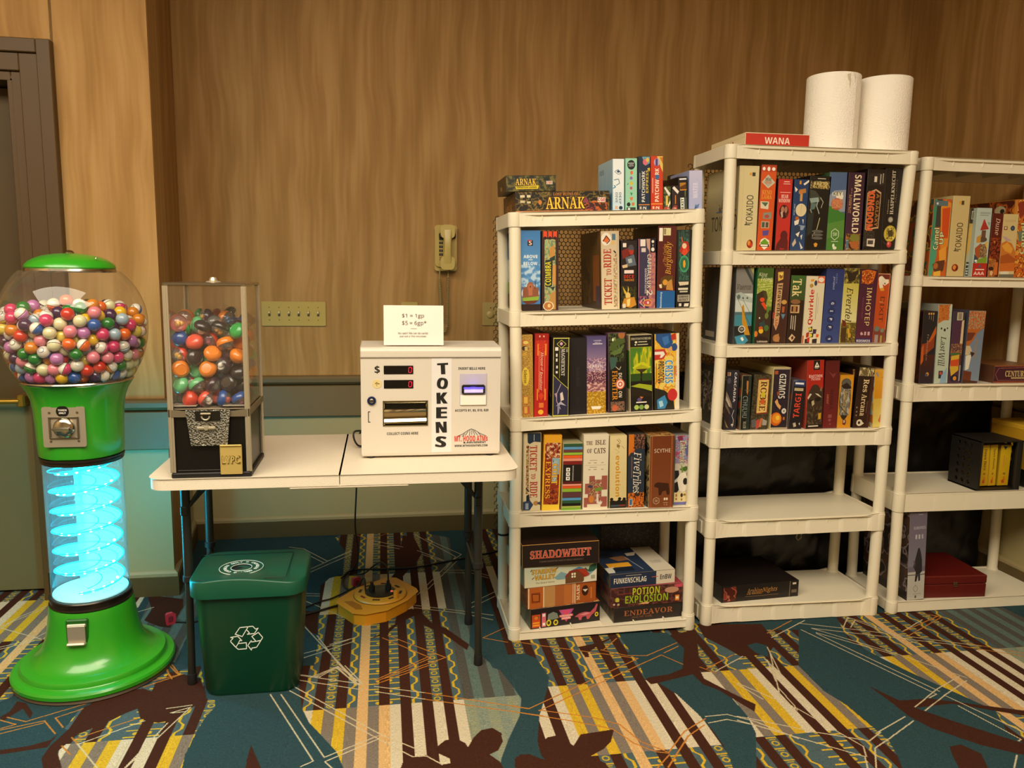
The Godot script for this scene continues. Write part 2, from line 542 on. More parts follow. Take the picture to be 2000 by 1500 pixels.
# ---------------------------------------------------------------- gumball machine
func gumball_machine() -> void:
	var at := Vector3(-0.975, 0, 1.30)
	var t := thing("gumball_machine", "tall green spiral toy-ball machine with a glass globe and a glowing cyan tube", "vending machine", at)
	var green := mat("2f9a1c", 0.32, 0.0, "coat")
	var chrome := mat("c8c0b0", 0.18, 1.0)
	var steel := mat("b8ac96", 0.36, 0.55)
	var black := mat("14120f", 0.35)
	part(t, "base_trim", lathemesh([Vector2(0.0, 0.0), Vector2(0.243, 0.0), Vector2(0.247, 0.004), Vector2(0.243, 0.012)], 72), mat("4a3c28", 0.5), "brown rubber trim")
	var base := part(t, "base", lathemesh([Vector2(0.243, 0.012), Vector2(0.249, 0.017), Vector2(0.2495, 0.028), Vector2(0.245, 0.035), Vector2(0.236, 0.038), Vector2(0.224, 0.039), Vector2(0.2225, 0.041), Vector2(0.2222, 0.052), Vector2(0.2185, 0.058), Vector2(0.210, 0.060), Vector2(0.193, 0.062), Vector2(0.184, 0.067), Vector2(0.170, 0.080), Vector2(0.157, 0.098), Vector2(0.148, 0.12), Vector2(0.141, 0.145), Vector2(0.136, 0.175), Vector2(0.131, 0.21), Vector2(0.128, 0.24), Vector2(0.126, 0.247), Vector2(0.10, 0.249), Vector2(0.0, 0.249)], 72), green)
	# chute door
	var ch := mb()
	box(ch, Vector3(-0.002, 0.213, 0.132), Vector3(0.058, 0.012, 0.02), 0.003)
	box(ch, Vector3(-0.002, 0.186, 0.142), Vector3(0.054, 0.056, 0.004), 0.0015)
	box(ch, Vector3(-0.002, 0.156, 0.148), Vector3(0.058, 0.010, 0.018), 0.004)
	var cd := part(base, "chute_door", done(ch), steel, "steel chute door")
	var pk := mb()
	box(pk, Vector3(-0.002, 0.19, 0.127), Vector3(0.066, 0.085, 0.02), 0.004)
	part(base, "chute_pocket", done(pk), mat("1c5a12", 0.5))
	var ring := mb()
	lathe(ring, [Vector2(0.115, 0.249), Vector2(0.1255, 0.249), Vector2(0.127, 0.252), Vector2(0.1255, 0.256), Vector2(0.1235, 0.257), Vector2(0.1235, 0.270), Vector2(0.1255, 0.271), Vector2(0.126, 0.275), Vector2(0.1235, 0.278), Vector2(0.114, 0.278)], 64)
	part(t, "lower_collar", done(ring), mat("3a3028", 0.25, 0.7), "dark chrome collar")
	# glass tube
	part(t, "tube", lathemesh([Vector2(0.1175, 0.276), Vector2(0.1175, 0.735)], 64), mat("f4ffff", 0.02, 0.0, "pane:0.03"), "clear tube")
	part(t, "tube_floor", lathemesh([Vector2(0.0, 0.284), Vector2(0.113, 0.284), Vector2(0.114, 0.279), Vector2(0.0, 0.278)], 48), mat("b8e8e8", 0.35))
	# spiral track
	var core := part(t, "spiral_core", lathemesh([Vector2(0.03, 0.285), Vector2(0.03, 0.728)], 28), mat("c8ffff", 0.4, 0.0, "pane:0.13"))
	var turns := 6.4
	var n := 300
	var pitch := 0.43 / turns
	var track := mb()
	track.set_smooth_group(1)
	var edge_out := []
	var edge_in := []
	for i in n + 1:
		var a := TAU * turns * i / n
		var y := 0.295 + 0.43 * i / n
		edge_out.append(Vector3(sin(a) * 0.104, y + 0.012, cos(a) * 0.104))
		edge_in.append(Vector3(sin(a) * 0.034, y, cos(a) * 0.034))
	for i in n:
		var m0: Vector3 = (edge_out[i] + edge_in[i]) / 2 + Vector3(0, -0.012, 0)
		var m1: Vector3 = (edge_out[i + 1] + edge_in[i + 1]) / 2 + Vector3(0, -0.012, 0)
		quad(track, edge_in[i], edge_in[i + 1], m1, m0)
		quad(track, m0, m1, edge_out[i + 1], edge_out[i])
	part(t, "spiral_track", done(track), mat("b0ffff", 0.4, 0.0, "pane:0.17"), "clear spiral ball track")
	var rims := mb()
	tube(rims, edge_out, 0.0022, 6)
	tube(rims, edge_in, 0.0016, 6)
	part(t, "spiral_light_edge", done(rims), mat("00c8d8", 0.3, 0.0, "glow:1.2"), "glowing cyan edge of the track")
	# light strip: small bright bulbs along the front of each turn
	var strip := part(t, "light_strip", tubemesh(edge_out.map(func(p: Vector3) -> Vector3: return Vector3(p.x * 0.8, p.y - 0.012, p.z * 0.8)), 0.0018, 6), mat("40e8f0", 0.3, 0.0, "glow:1.6"))
	var bulb := SphereMesh.new()
	bulb.radius = 0.0042
	bulb.height = 0.0084
	bulb.radial_segments = 10
	bulb.rings = 6
	var glow := mat("b8ffff", 0.3, 0.0, "glow:14")
	for i in n:
		var a := fposmod(turns * i / n * 360.0, 360.0)
		if (a < 95.0 or a > 310.0) and i % 3 == 0:
			part(strip, "light_bulb", bulb, glow).position = Vector3(edge_out[i].x * 0.8, edge_out[i].y - 0.008, edge_out[i].z * 0.8)
	for q in [[0.34, 0.03], [0.45, 0.03], [0.56, 0.03], [0.67, 0.03]]:
		var l := OmniLight3D.new()
		l.name = "tube_light"
		t.add_child(l, true)
		l.position = Vector3(0.0, q[0], 0.0)
		l.light_color = Color(0.0, 0.74, 0.88)
		l.light_energy = 0.19
		l.light_size = q[1]
		l.omni_range = 8.0
		l.omni_attenuation = 2.0
		l.shadow_enabled = true
	var ring2 := mb()
	lathe(ring2, [Vector2(0.114, 0.728), Vector2(0.121, 0.728), Vector2(0.1225, 0.731), Vector2(0.1215, 0.738), Vector2(0.1245, 0.739), Vector2(0.1255, 0.744), Vector2(0.1245, 0.748), Vector2(0.0, 0.748)], 64)
	part(t, "upper_collar", done(ring2), mat("3a3028", 0.25, 0.7), "dark chrome collar")
	# body
	var body := part(t, "body", lathemesh([Vector2(0.118, 0.748), Vector2(0.1235, 0.752), Vector2(0.1255, 0.765), Vector2(0.127, 0.80), Vector2(0.1285, 0.85), Vector2(0.131, 0.90), Vector2(0.137, 0.935), Vector2(0.147, 0.962), Vector2(0.157, 0.979), Vector2(0.1615, 0.986), Vector2(0.160, 0.990), Vector2(0.150, 0.991), Vector2(0.0, 0.991)], 72, 0.045), green)
	var px := -0.002
	var z := 0.126
	var plate := part(t, "coin_plate", prismmesh(roundrect(px - 0.061, 0.797, px + 0.061, 0.922, 0.006), z - 0.004, z + 0.0025, 0.001), steel, "brushed steel coin plate")
	var fr := mb()
	for q in [[0.0, 0.046, 0.096, 0.006], [0.0, -0.033, 0.096, 0.006]]:
		box(fr, Vector3(px, 0.852 + q[1] * 0.82, z + 0.004), Vector3(q[2] * 0.9, q[3], 0.006), 0.0015)
	for s in [-1.0, 1.0]:
		box(fr, Vector3(px + s * 0.0405, 0.857, z + 0.004), Vector3(0.006, 0.068, 0.006), 0.0015)
		for y in [0.815, 0.905]:
			lathe(fr, [Vector2(0.0042, 0.0), Vector2(0.0036, 0.002), Vector2(0.0, 0.0028)], 12, Vector3(px + s * 0.04, 0, 0), 0.0, 32.0, Transform3D(Basis(Vector3.RIGHT, PI / 2), Vector3(0, y, z + 0.002)))
	part(plate, "mechanism_frame", done(fr), mat("8a7f6a", 0.3, 0.8))
	var kn := mb()
	lathe(kn, [Vector2(0.032, 0.0), Vector2(0.031, 0.008), Vector2(0.026, 0.014), Vector2(0.018, 0.017), Vector2(0.0, 0.018)], 32, Vector3.ZERO, 0.0, 32.0, Transform3D(Basis(Vector3.RIGHT, PI / 2), Vector3(px + 0.001, 0.857, z + 0.002)))
	box(kn, Vector3(px + 0.001, 0.857, z + 0.026), Vector3(0.056, 0.012, 0.016), 0.005, Transform3D())
	part(plate, "turn_knob", done(kn), chrome, "chrome turn knob")
	part(plate, "sticker", prismmesh(circle(px - 0.002, 0.9085, 0.0185, 28), z + 0.0025, z + 0.0032), black, "black round sticker")
	var cream := mat("efe8d8", 0.5)
	letters(plate, "lettering", "TOKEN", Vector3(px - 0.002, 0.9125, z + 0.0036), 0.025, 0.0055, cream)
	letters(plate, "lettering", "ONLY", Vector3(px - 0.002, 0.9035, z + 0.0036), 0.02, 0.0055, cream)
	# globe
	part(t, "globe_ring", lathemesh([Vector2(0.150, 0.989), Vector2(0.1635, 0.989), Vector2(0.165, 0.992), Vector2(0.1635, 0.996), Vector2(0.150, 0.997), Vector2(0.0, 0.997)], 64), chrome, "chrome ring")
	var gp := []
	for i in 33:
		var y := lerpf(0.996, 1.338, i / 32.0)
		gp.append(Vector2(globe_r(y), y))
	part(t, "globe", lathemesh(gp, 72), mat("fffaf2", 0.015, 0.0, "pane:0.02"), "clear globe")
	part(t, "lid_ring", lathemesh([Vector2(0.120, 1.334), Vector2(0.1295, 1.334), Vector2(0.131, 1.338), Vector2(0.1295, 1.345), Vector2(0.118, 1.346)], 64), chrome, "chrome ring")
	var lid := part(t, "lid", lathemesh([Vector2(0.0, 1.345), Vector2(0.127, 1.345), Vector2(0.1295, 1.349), Vector2(0.1275, 1.356), Vector2(0.118, 1.366), Vector2(0.102, 1.376), Vector2(0.078, 1.385), Vector2(0.046, 1.391), Vector2(0.0, 1.394)], 64), green)
	part(lid, "lid_bolt", lathemesh([Vector2(0.013, 1.392), Vector2(0.013, 1.396), Vector2(0.010, 1.400), Vector2(0.005, 1.403), Vector2(0.0, 1.4035)], 20), chrome, "chrome lock bolt")
	part(lid, "lid_screw", lathemesh([Vector2(0.004, 0), Vector2(0.003, 0.003), Vector2(0.0, 0.004)], 10), chrome).position = Vector3(0.095, 1.377, 0.055)
	globe_balls(at)

func globe_r(y: float) -> float:
	var d := (y - 1.172) / (0.225 if y > 1.172 else 0.27)
	return 0.2155 * sqrt(maxf(0.0, 1.0 - d * d))

# balls pushed apart until they rest against each other inside a vessel
func settle(count: int, r: float, lo: Vector3, hi: Vector3, inside: Callable, rounds: int, seed_no: int) -> PackedVector3Array:
	var rng := RandomNumberGenerator.new()
	rng.seed = seed_no
	var p := PackedVector3Array()
	for i in count:
		p.append(inside.call(Vector3(rng.randf_range(lo.x, hi.x), rng.randf_range(lo.y, hi.y), rng.randf_range(lo.z, hi.z))))
	var d := r * 2.0
	for it in rounds:
		var grid := {}
		for i in count:
			var g := Vector3i((p[i] / d).floor())
			if grid.has(g):
				grid[g].append(i)
			else:
				grid[g] = [i]
		for i in count:
			var g := Vector3i((p[i] / d).floor())
			for a in range(-1, 2):
				for b in range(-1, 2):
					for c in range(-1, 2):
						var key := g + Vector3i(a, b, c)
						if grid.has(key):
							for j in grid[key]:
								if j > i:
									var v := p[j] - p[i]
									var l := v.length()
									if l < d and l > 1e-6:
										v *= (d - l) / l * 0.5
										p[i] -= v
										p[j] += v
		for i in count:
			p[i] = inside.call(p[i] + Vector3(0, -0.0012 if it < rounds - 25 else 0.0, 0))
	return p

const BALL_HUES := [["orange", "d85e0c"], ["pink", "d87c88"], ["cream", "d4cea0"], ["yellow", "dcae10"], ["red", "c62c12"], ["dark green", "12701e"], ["light blue", "98acb8"], ["purple", "3a103e"], ["blue", "14509c"], ["lilac", "b470a8"], ["hot pink", "c83462"], ["amber", "c87818"], ["pale yellow", "d8c450"]]

func globe_balls(at: Vector3) -> void:
	var r := 0.0192
	var inside := func(q: Vector3) -> Vector3:
		var y := clampf(q.y, 0.998 + r, 1.31)
		var R := globe_r(y) - r - 0.003
		var h := Vector2(q.x, q.z)
		if h.length() > R:
			h = h.normalized() * R
		return Vector3(h.x, y, h.y)
	var p := settle(640, r, Vector3(-0.16, 1.02, -0.16), Vector3(0.16, 1.27, 0.16), inside, 110, 11)
	var rng := RandomNumberGenerator.new()
	rng.seed = 4
	var s := SphereMesh.new()
	s.radius = r
	s.height = r * 2
	s.radial_segments = 24
	s.rings = 12
	var half := SphereMesh.new()
	half.radius = r
	half.height = r
	half.is_hemisphere = true
	half.radial_segments = 24
	half.rings = 8
	var order := range(p.size())
	var eye := Vector3(0.98, 0.12, 2.7).normalized()
	# the nearest the glass towards the room, and the top of the heap, are the ones in view
	var score := func(i: int) -> float: return p[i].dot(eye) + maxf(0.0, p[i].y - 1.17) * 0.9
	order.sort_custom(func(a: int, b: int) -> bool: return score.call(a) > score.call(b))
	var rest := []
	for k in order.size():
		var q: Vector3 = p[order[k]]
		var hue: Array = BALL_HUES[rng.randi_range(0, BALL_HUES.size() - 1)]
		var m := mat(hue[1], 0.22, 0.0, "coat")
		var two := rng.randf() < 0.38
		var turn := Basis.from_euler(Vector3(rng.randf_range(-1.2, 1.2), rng.randf_range(0, TAU), rng.randf_range(-1.2, 1.2)))
		if k >= 290:
			rest.append([at + q, Color.html(hue[1])])
			continue
		if two:
			var b := thing("toy_capsule_ball", "small two-part ball, %s with a pale printed half, inside the globe" % hue[0], "ball", at + q, 0.0, "two-part %s balls in the globe" % hue[0])
			b.basis = turn
			part(b, "cap", half, mat("e6e0d0" if k % 2 == 0 else "cfc6b4", 0.2, 0.0, "coat"), "pale half")
			var c := part(b, "cup", half, m, "%s half" % hue[0])
			c.rotation.x = PI
			var dot := part(b, "print", prismmesh(circle(0, 0, r * 0.45, 12), 0, 0.0012), mat(BALL_HUES[(k * 7) % 13][1] if k % 3 else "3a3028", 0.4))
			dot.position = Vector3(0, r * 0.86, 0)
			dot.rotation.x = -PI / 2
		else:
			var o := part(self, "toy_ball", s, m)
			o.position = at + q
			tag(o, "glossy plain %s ball in the heap inside the globe" % hue[0], "ball", "plain %s balls in the globe" % hue[0])
	var mm := MultiMesh.new()
	mm.transform_format = MultiMesh.TRANSFORM_3D
	mm.use_colors = true
	mm.mesh = s
	mm.instance_count = rest.size()
	for i in rest.size():
		mm.set_instance_transform(i, Transform3D(Basis(), rest[i][0]))
		mm.set_instance_color(i, rest[i][1].srgb_to_linear())
	var mi := MultiMeshInstance3D.new()
	mi.name = "toy_ball_heap"
	mi.multimesh = mm
	var vm := StandardMaterial3D.new()
	vm.vertex_color_use_as_albedo = true
	vm.roughness = 0.3
	mi.material_override = vm
	add_child(mi)
	mi.set_meta("kind", "stuff")
	mi.set_meta("label", "mixed coloured balls deep inside the heap in the globe")
	mi.set_meta("category", "balls")

# ---------------------------------------------------------------- capsule machine on the table
func capsule_machine() -> void:
	var at := Vector3(-0.507, 0.735, 1.49)
	var t := thing("capsule_machine", "square capsule machine with clear windows, chrome posts and a black base on the table", "vending machine", at)
	var W := 0.224
	var D := 0.252
	var chrome := mat("c8bca2", 0.3, 0.6)
	var black := mat("0f0d0b", 0.28)
	var x := W / 2
	var z := D / 2
	part(t, "foot_plate", boxmesh(Vector3(W + 0.004, 0.016, D + 0.004), 0.003, Vector3(0, 0.008, 0)), mat("141210", 0.5))
	var body := part(t, "base_body", boxmesh(Vector3(W - 0.012, 0.188, D - 0.012), 0.002, Vector3(0, 0.108, 0)), black)
	part(body, "front_ledge", boxmesh(Vector3(W - 0.05, 0.003, 0.004), 0.001, Vector3(-0.01, 0.022, z - 0.005)), mat("2a2622", 0.4))
	for sx in [-1.0, 1.0]:
		for sz in [-1.0, 1.0]:
			var st := mb()
			box(st, Vector3(sx * (x - 0.004), 0.292, sz * z), Vector3(0.016, 0.55, 0.004), 0.001)
			box(st, Vector3(sx * x, 0.292, sz * (z - 0.004)), Vector3(0.004, 0.55, 0.016), 0.001)
			tube(st, [Vector3(sx * (x - 0.004), 0.02, sz * (z + 0.001)), Vector3(sx * (x - 0.004), 0.566, sz * (z + 0.001))], 0.0032, 8)
			part(t, "corner_post", done(st), chrome)
	var pane := mat("fffaf0", 0.015, 0.0, "pane:0.008")
	for q in [[0.0, z - 0.003, W - 0.02, 0.003], [0.0, -z + 0.003, W - 0.02, 0.003]]:
		part(t, "window_pane", boxmesh(Vector3(q[2], 0.355, q[3]), 0.0, Vector3(q[0], 0.388, q[1])), pane)
	for s in [-1.0, 1.0]:
		part(t, "window_pane", boxmesh(Vector3(0.003, 0.355, D - 0.02), 0.0, Vector3(s * (x - 0.003), 0.388, 0)), pane)
	# band with a dip in the middle of the front
	var band := mb()
	prism(band, PackedVector2Array([Vector2(-x - 0.002, 0.186), Vector2(-0.045, 0.186), Vector2(0.045, 0.186), Vector2(x + 0.002, 0.186), Vector2(x + 0.002, 0.207), Vector2(0.055, 0.2), Vector2(-0.055, 0.2), Vector2(-x - 0.002, 0.207)]), z - 0.004, z + 0.004, 0.001)
	for s in [-1.0, 1.0]:
		box(band, Vector3(s * (x + 0.001), 0.197, 0), Vector3(0.006, 0.02, D + 0.006), 0.001)
	box(band, Vector3(0, 0.197, -z), Vector3(W, 0.02, 0.006), 0.001)
	part(t, "band", done(band), mat("968a72", 0.4, 0.7))
	part(t, "hopper_floor", boxmesh(Vector3(W - 0.02, 0.004, D - 0.02), 0.001, Vector3(0, 0.206, 0)), mat("a89a80", 0.4, 0.4))
	var chute := mb()
	for s in [-1.0, 1.0]:
		box(chute, Vector3(s * 0.072, 0.216, z - 0.03), Vector3(0.07, 0.003, 0.05), 0.001, Transform3D())
	part(t, "chute_flap", done(chute), mat("b8ac98", 0.35, 0.4))
	# lid
	var lid := mb()
	box(lid, Vector3(0, 0.572, 0), Vector3(W + 0.006, 0.009, D + 0.006), 0.003)
	part(t, "lid", done(lid), mat("a89c86", 0.2, 0.9))
	part(t, "lid_lock", lathemesh([Vector2(0.022, 0.5765), Vector2(0.02, 0.579), Vector2(0.012, 0.581), Vector2(0.011, 0.586), Vector2(0.008, 0.591), Vector2(0.0, 0.592)], 24), chrome, "chrome lock")
	# coin mechanism
	var zz := z + 0.004
	var pl := PackedVector2Array([Vector2(-0.05, 0.103), Vector2(0.047, 0.103), Vector2(0.057, 0.204), Vector2(-0.062, 0.204)])
	var plate := part(t, "coin_mechanism", prismmesh(pl, zz - 0.006, zz + 0.006, 0.003), mat("a8a496", 0.35, 0.6, "hammer"), "hammered silver coin mechanism")
	var rc := mb()
	box(rc, Vector3(-0.003, 0.189, zz + 0.006), Vector3(0.07, 0.03, 0.004), 0.001)
	part(plate, "coin_slot_plate", done(rc), mat("3a382f", 0.35, 0.8))
	var hd := mb()
	lathe(hd, [Vector2(0.008, 0.0), Vector2(0.008, 0.006), Vector2(0.006, 0.009), Vector2(0.0, 0.0095)], 16, Vector3.ZERO, 0.0, 32.0, Transform3D(Basis(Vector3.RIGHT, PI / 2), Vector3(-0.008, 0.153, zz + 0.004)))
	for s in [-1.0, 1.0]:
		box(hd, Vector3(-0.008 + s * 0.016, 0.153, zz + 0.009), Vector3(0.022, 0.010, 0.006), 0.003)
	var hoop := []
	for i in 13:
		var a := PI * i / 12.0
		hoop.append(Vector3(-0.008 + cos(a) * 0.011, 0.189 - sin(a) * 0.011, zz + 0.012))
	tube(hd, hoop, 0.0026, 8)
	box(hd, Vector3(-0.008, 0.196, zz + 0.010), Vector3(0.03, 0.006, 0.006), 0.002)
	part(plate, "turn_handle", done(hd), chrome, "chrome turn handle")
	# brass flap
	var fx := 0.058
	var flap := mb()
	box(flap, Vector3(fx, 0.0555, zz + 0.003), Vector3(0.063, 0.089, 0.005), 0.002)
	box(flap, Vector3(fx, 0.099, zz + 0.006), Vector3(0.063, 0.005, 0.008), 0.002)
	var fl := part(t, "prize_door", done(flap), mat("dcc070", 0.3, 0.45), "brass prize door")
	letters(fl, "raised_lettering", "LYPC", Vector3(fx + 0.001, 0.056, zz + 0.0075), 0.053, 0.024, mat("7a5c20", 0.4, 0.3), true, 0.0016)
	letters(fl, "raised_lettering", "LYPC", Vector3(fx, 0.0565, zz + 0.0085), 0.048, 0.020, mat("e2c878", 0.3, 0.45), true, 0.0016)
	capsules(at)

func capsules(at: Vector3) -> void:
	var r := 0.0245
	var inside := func(q: Vector3) -> Vector3:
		return Vector3(clampf(q.x, -0.107 + r, 0.107 - r), clampf(q.y, 0.21 + r, 0.56), clampf(q.z, -0.121 + r, 0.121 - r))
	var p := settle(140, r, Vector3(-0.08, 0.24, -0.09), Vector3(0.08, 0.50, 0.09), inside, 150, 21)
	var rng := RandomNumberGenerator.new()
	rng.seed = 77
	var half := SphereMesh.new()
	half.radius = r
	half.height = r
	half.is_hemisphere = true
	half.radial_segments = 28
	half.rings = 10
	var capm := lathemesh([Vector2(r * 1.02, -0.004), Vector2(r * 1.06, 0.0), Vector2(r * 1.04, 0.004), Vector2(r * 0.96, 0.009), Vector2(r * 0.8, 0.013), Vector2(r * 0.62, 0.0155), Vector2(r * 0.58, 0.0145), Vector2(0.0, 0.015)], 28)
	var toy := lathemesh([Vector2(0.0, -0.012), Vector2(0.008, -0.01), Vector2(0.010, -0.004), Vector2(0.006, 0.001), Vector2(0.008, 0.006), Vector2(0.005, 0.011), Vector2(0.0, 0.012)], 12)
	var hues := [["orange", "d87a1e"], ["green", "2f9a48"], ["red", "c83c28"], ["blue", "244a8c"], ["dark purple", "33202e"], ["black", "241d20"], ["pale green", "5aa870"], ["coral", "d0503c"]]
	var clear := mat("f0f4f0", 0.02, 0.0, "pane:0.06")
	for i in p.size():
		var h: Array = hues[rng.randi_range(0, 7)]
		var full := rng.randf() < 0.10
		var b := thing("toy_capsule", ("closed %s toy capsule in the square machine" if full else "toy capsule with a %s cap and a clear half in the square machine") % h[0], "capsule", at + p[i], 0.0, ("closed %s capsules in the square machine" if full else "%s-capped capsules in the square machine") % h[0])
		b.basis = Basis.from_euler(Vector3(rng.randf_range(-1.6, 1.6), rng.randf_range(0, TAU), rng.randf_range(-1.6, 1.6)))
		part(b, "cap", capm, mat(h[1], 0.3, 0.0, "coat"), "%s cap" % h[0])
		var c := part(b, "cup", half, mat(h[1], 0.25, 0.0, "coat") if full else clear, "")
		c.rotation.x = PI
		if not full:
			var o := part(b, "toy", toy, mat(["d8cfc0", "c8442c", "3a6a9a", "d8a02c", "5a5048", "e0d8cc", "8a3a5a"][i % 7], 0.4))
			o.position = Vector3(0, -0.010, 0)
			o.rotation = Vector3(rng.randf() * 3.0, 0, rng.randf() * 3.0)

# ---------------------------------------------------------------- token machine
func token_machine() -> void:
	var at := Vector3(0.157, 0.735, 1.335)
	var t := thing("token_machine", "white token change machine with black lettering, red digits and a purple bill slot", "change machine", at)
	var white := mat("d3cabb", 0.36)
	var zf := 0.088
	var X := func(x: float) -> float: return x - 0.157
	var Y := func(y: float) -> float: return y - 0.735
	var body := part(t, "body", boxmesh(Vector3(0.456, 0.32, 0.14), 0.003, Vector3(0, 0.175, -0.014)), white)
	# front door plate
	var plate := mb()
	var hx0: float = X.call(-0.003)
	var hx1: float = X.call(0.145)
	var hy0: float = Y.call(0.844)
	var hy1: float = Y.call(0.929)
	for q in [[-0.2305, hx0, 0.015, 0.337], [hx1, 0.2305, 0.015, 0.337], [hx0, hx1, 0.015, hy0], [hx0, hx1, hy1, 0.337]]:
		box(plate, Vector3((q[0] + q[1]) / 2, (q[2] + q[3]) / 2, zf - 0.016), Vector3(q[1] - q[0], q[3] - q[2], 0.032), 0.0)
	var door := part(t, "front_panel", done(plate), white)
	part(t, "plinth", boxmesh(Vector3(0.461, 0.013, 0.174), 0.003, Vector3(0, 0.0135, 0)), white)
	for sx in [-1.0, 1.0]:
		for sz in [-1.0, 1.0]:
			part(t, "rubber_foot", lathemesh([Vector2(0, 0), Vector2(0.012, 0), Vector2(0.013, 0.003), Vector2(0.012, 0.008), Vector2(0, 0.008)], 16), mat("15120f", 0.7)).position = Vector3(sx * 0.2, 0, sz * 0.07)
	# lid: rounded front edge
	var lid := mb()
	var prof := [Vector2(-0.092, 0.338), Vector2(0.093, 0.338), Vector2(0.094, 0.341), Vector2(0.094, 0.355)]
	for a in arcs(0.079, 0.356, 0.015, 0, 90, 6):
		prof.append(a)
	prof.append(Vector2(-0.086, 0.377))
	prof.append(Vector2(-0.092, 0.371))
	var pp := PackedVector2Array()
	for a in prof:
		pp.append(a)
	prism(lid, pp, -0.231, 0.231, 0.002, Transform3D(Basis(Vector3(0, 0, 1), Vector3(0, 1, 0), Vector3(-1, 0, 0)), Vector3.ZERO), false)
	part(t, "lid", done(lid), white)
	var ink := mat("17140f", 0.5)
	# TOKENS strip
	part(door, "letter_strip", boxmesh(Vector3(0.066, 0.318, 0.0008), 0.0, Vector3(X.call(0.1905), 0.176, zf + 0.0002)), mat("dedad6", 0.4), "pale strip behind the tall letters")
	var word_ := "TOKENS"
	for i in 6:
		var heavy := Node3D.new()
		heavy.name = "letter"
		door.add_child(heavy, true)
		heavy.position = Vector3(X.call(0.194 - 0.0012 * i), Y.call(lerpf(1.035, 0.788, i / 5.0)), zf + 0.0008)
		heavy.rotation_degrees.z = [3, -6, 2, 0, 2, -4][i]
		for k in 3:
			letters(heavy, "letter_stroke", word_[i], Vector3((k - 1) * 0.0022, 0, k * 0.0002), 0.032, 0.037, ink, true, 0.0010)
	# displays
	var red := mat("ff2040", 0.4, 0.0, "glow:1.6")
	for k in 2:
		var yy: float = Y.call([1.0315, 0.984][k])
		var bez := mb()
		box(bez, Vector3(X.call(0.049), yy, zf + 0.001), Vector3(0.096, 0.028, 0.003), 0.001)
		var dsp := part(t, "display", done(bez), mat("0c0a0a", 0.15))
		var sg := mb()
		for q in [[0.0, 0.0085, 0.008, 0.0016], [0.0, -0.0085, 0.008, 0.0016], [-0.0046, 0.0042, 0.0016, 0.007], [0.0046, 0.0042, 0.0016, 0.007], [-0.0046, -0.0042, 0.0016, 0.007], [0.0046, -0.0042, 0.0016, 0.007]]:
			box(sg, Vector3(X.call(0.0865) + q[0] + q[1] * 0.08, yy + q[1], zf + 0.003), Vector3(q[2], q[3], 0.0008), 0.0)
		part(dsp, "display_digit", done(sg), red, "red digit 0")
	letters(door, "lettering", "$", Vector3(X.call(-0.020), Y.call(1.0325), zf + 0.0004), 0.017, 0.027, ink)
	var coin := part(t, "coin_emblem", lathemesh([Vector2(0.0155, 0.0), Vector2(0.0155, 0.0008), Vector2(0.0135, 0.0012), Vector2(0.013, 0.0008), Vector2(0, 0.0008)], 28), mat("d8c48a", 0.5))
	coin.rotation.x = PI / 2
	coin.position = Vector3(X.call(-0.021), Y.call(0.986), zf)
	var em := mb()
	for i in 5:
		box(em, Vector3(cos(i * 1.3) * 0.004, sin(i * 1.3) * 0.004, 0), Vector3(0.008, 0.0018, 0.0006), 0.0, Transform3D(Basis(Vector3.BACK, i * 0.9), Vector3(X.call(-0.021), Y.call(0.986), zf + 0.0014)))
	part(coin.get_parent(), "coin_relief", done(em), mat("a08848", 0.5))
	# lock
	var lk := mb()
	lathe(lk, [Vector2(0.0145, 0.0), Vector2(0.0145, 0.004), Vector2(0.0125, 0.007), Vector2(0.0105, 0.007), Vector2(0.0102, 0.004), Vector2(0.0, 0.004)], 28, Vector3.ZERO, 0.0, 32.0, Transform3D(Basis(Vector3.RIGHT, PI / 2), Vector3(X.call(-0.039), Y.call(0.930), zf)))
	part(t, "lock", done(lk), mat("2a3a6a", 0.3, 0.6), "blue-ringed lock")
	var lk2 := mb()
	lathe(lk2, [Vector2(0.0075, 0.0), Vector2(0.0075, 0.006), Vector2(0.005, 0.0075), Vector2(0.0, 0.0075)], 20, Vector3.ZERO, 0.0, 32.0, Transform3D(Basis(Vector3.RIGHT, PI / 2), Vector3(X.call(-0.039), Y.call(0.930), zf + 0.002)))
	part(t, "lock_barrel", done(lk2), mat("7a746a", 0.3, 0.9))
	var sl := mb()
	box(sl, Vector3(X.call(-0.050), Y.call(0.876), zf + 0.0006), Vector3(0.0022, 0.036, 0.0014), 0.0)
	box(sl, Vector3(X.call(-0.047), Y.call(0.893), zf + 0.0006), Vector3(0.006, 0.002, 0.0014), 0.0)
	box(sl, Vector3(X.call(-0.047), Y.call(0.859), zf + 0.0006), Vector3(0.006, 0.002, 0.0014), 0.0)
	part(door, "slot_outline", done(sl), ink)
	# coin cup: chrome frame round a rounded trough
	var cup := mb()
	var cx0: float = X.call(-0.003)
	var cx1: float = X.call(0.145)
	var cy0: float = Y.call(0.844)
	var cy1: float = Y.call(0.929)
	for q in [[(cx0 + cx1) / 2, cy1 - 0.002, cx1 - cx0, 0.004], [(cx0 + cx1) / 2, cy0 + 0.002, cx1 - cx0, 0.004]]:
		box(cup, Vector3(q[0], q[1], zf + 0.001), Vector3(q[2], q[3], 0.005), 0.001)
	for xx in [cx0 + 0.002, cx1 - 0.002]:
		box(cup, Vector3(xx, (cy0 + cy1) / 2, zf + 0.001), Vector3(0.004, cy1 - cy0, 0.005), 0.001)
	var trough := mb()
	var ar := arcs(0.0, 0.0, 0.044, 95, 265, 16)
	trough.set_smooth_group(1)
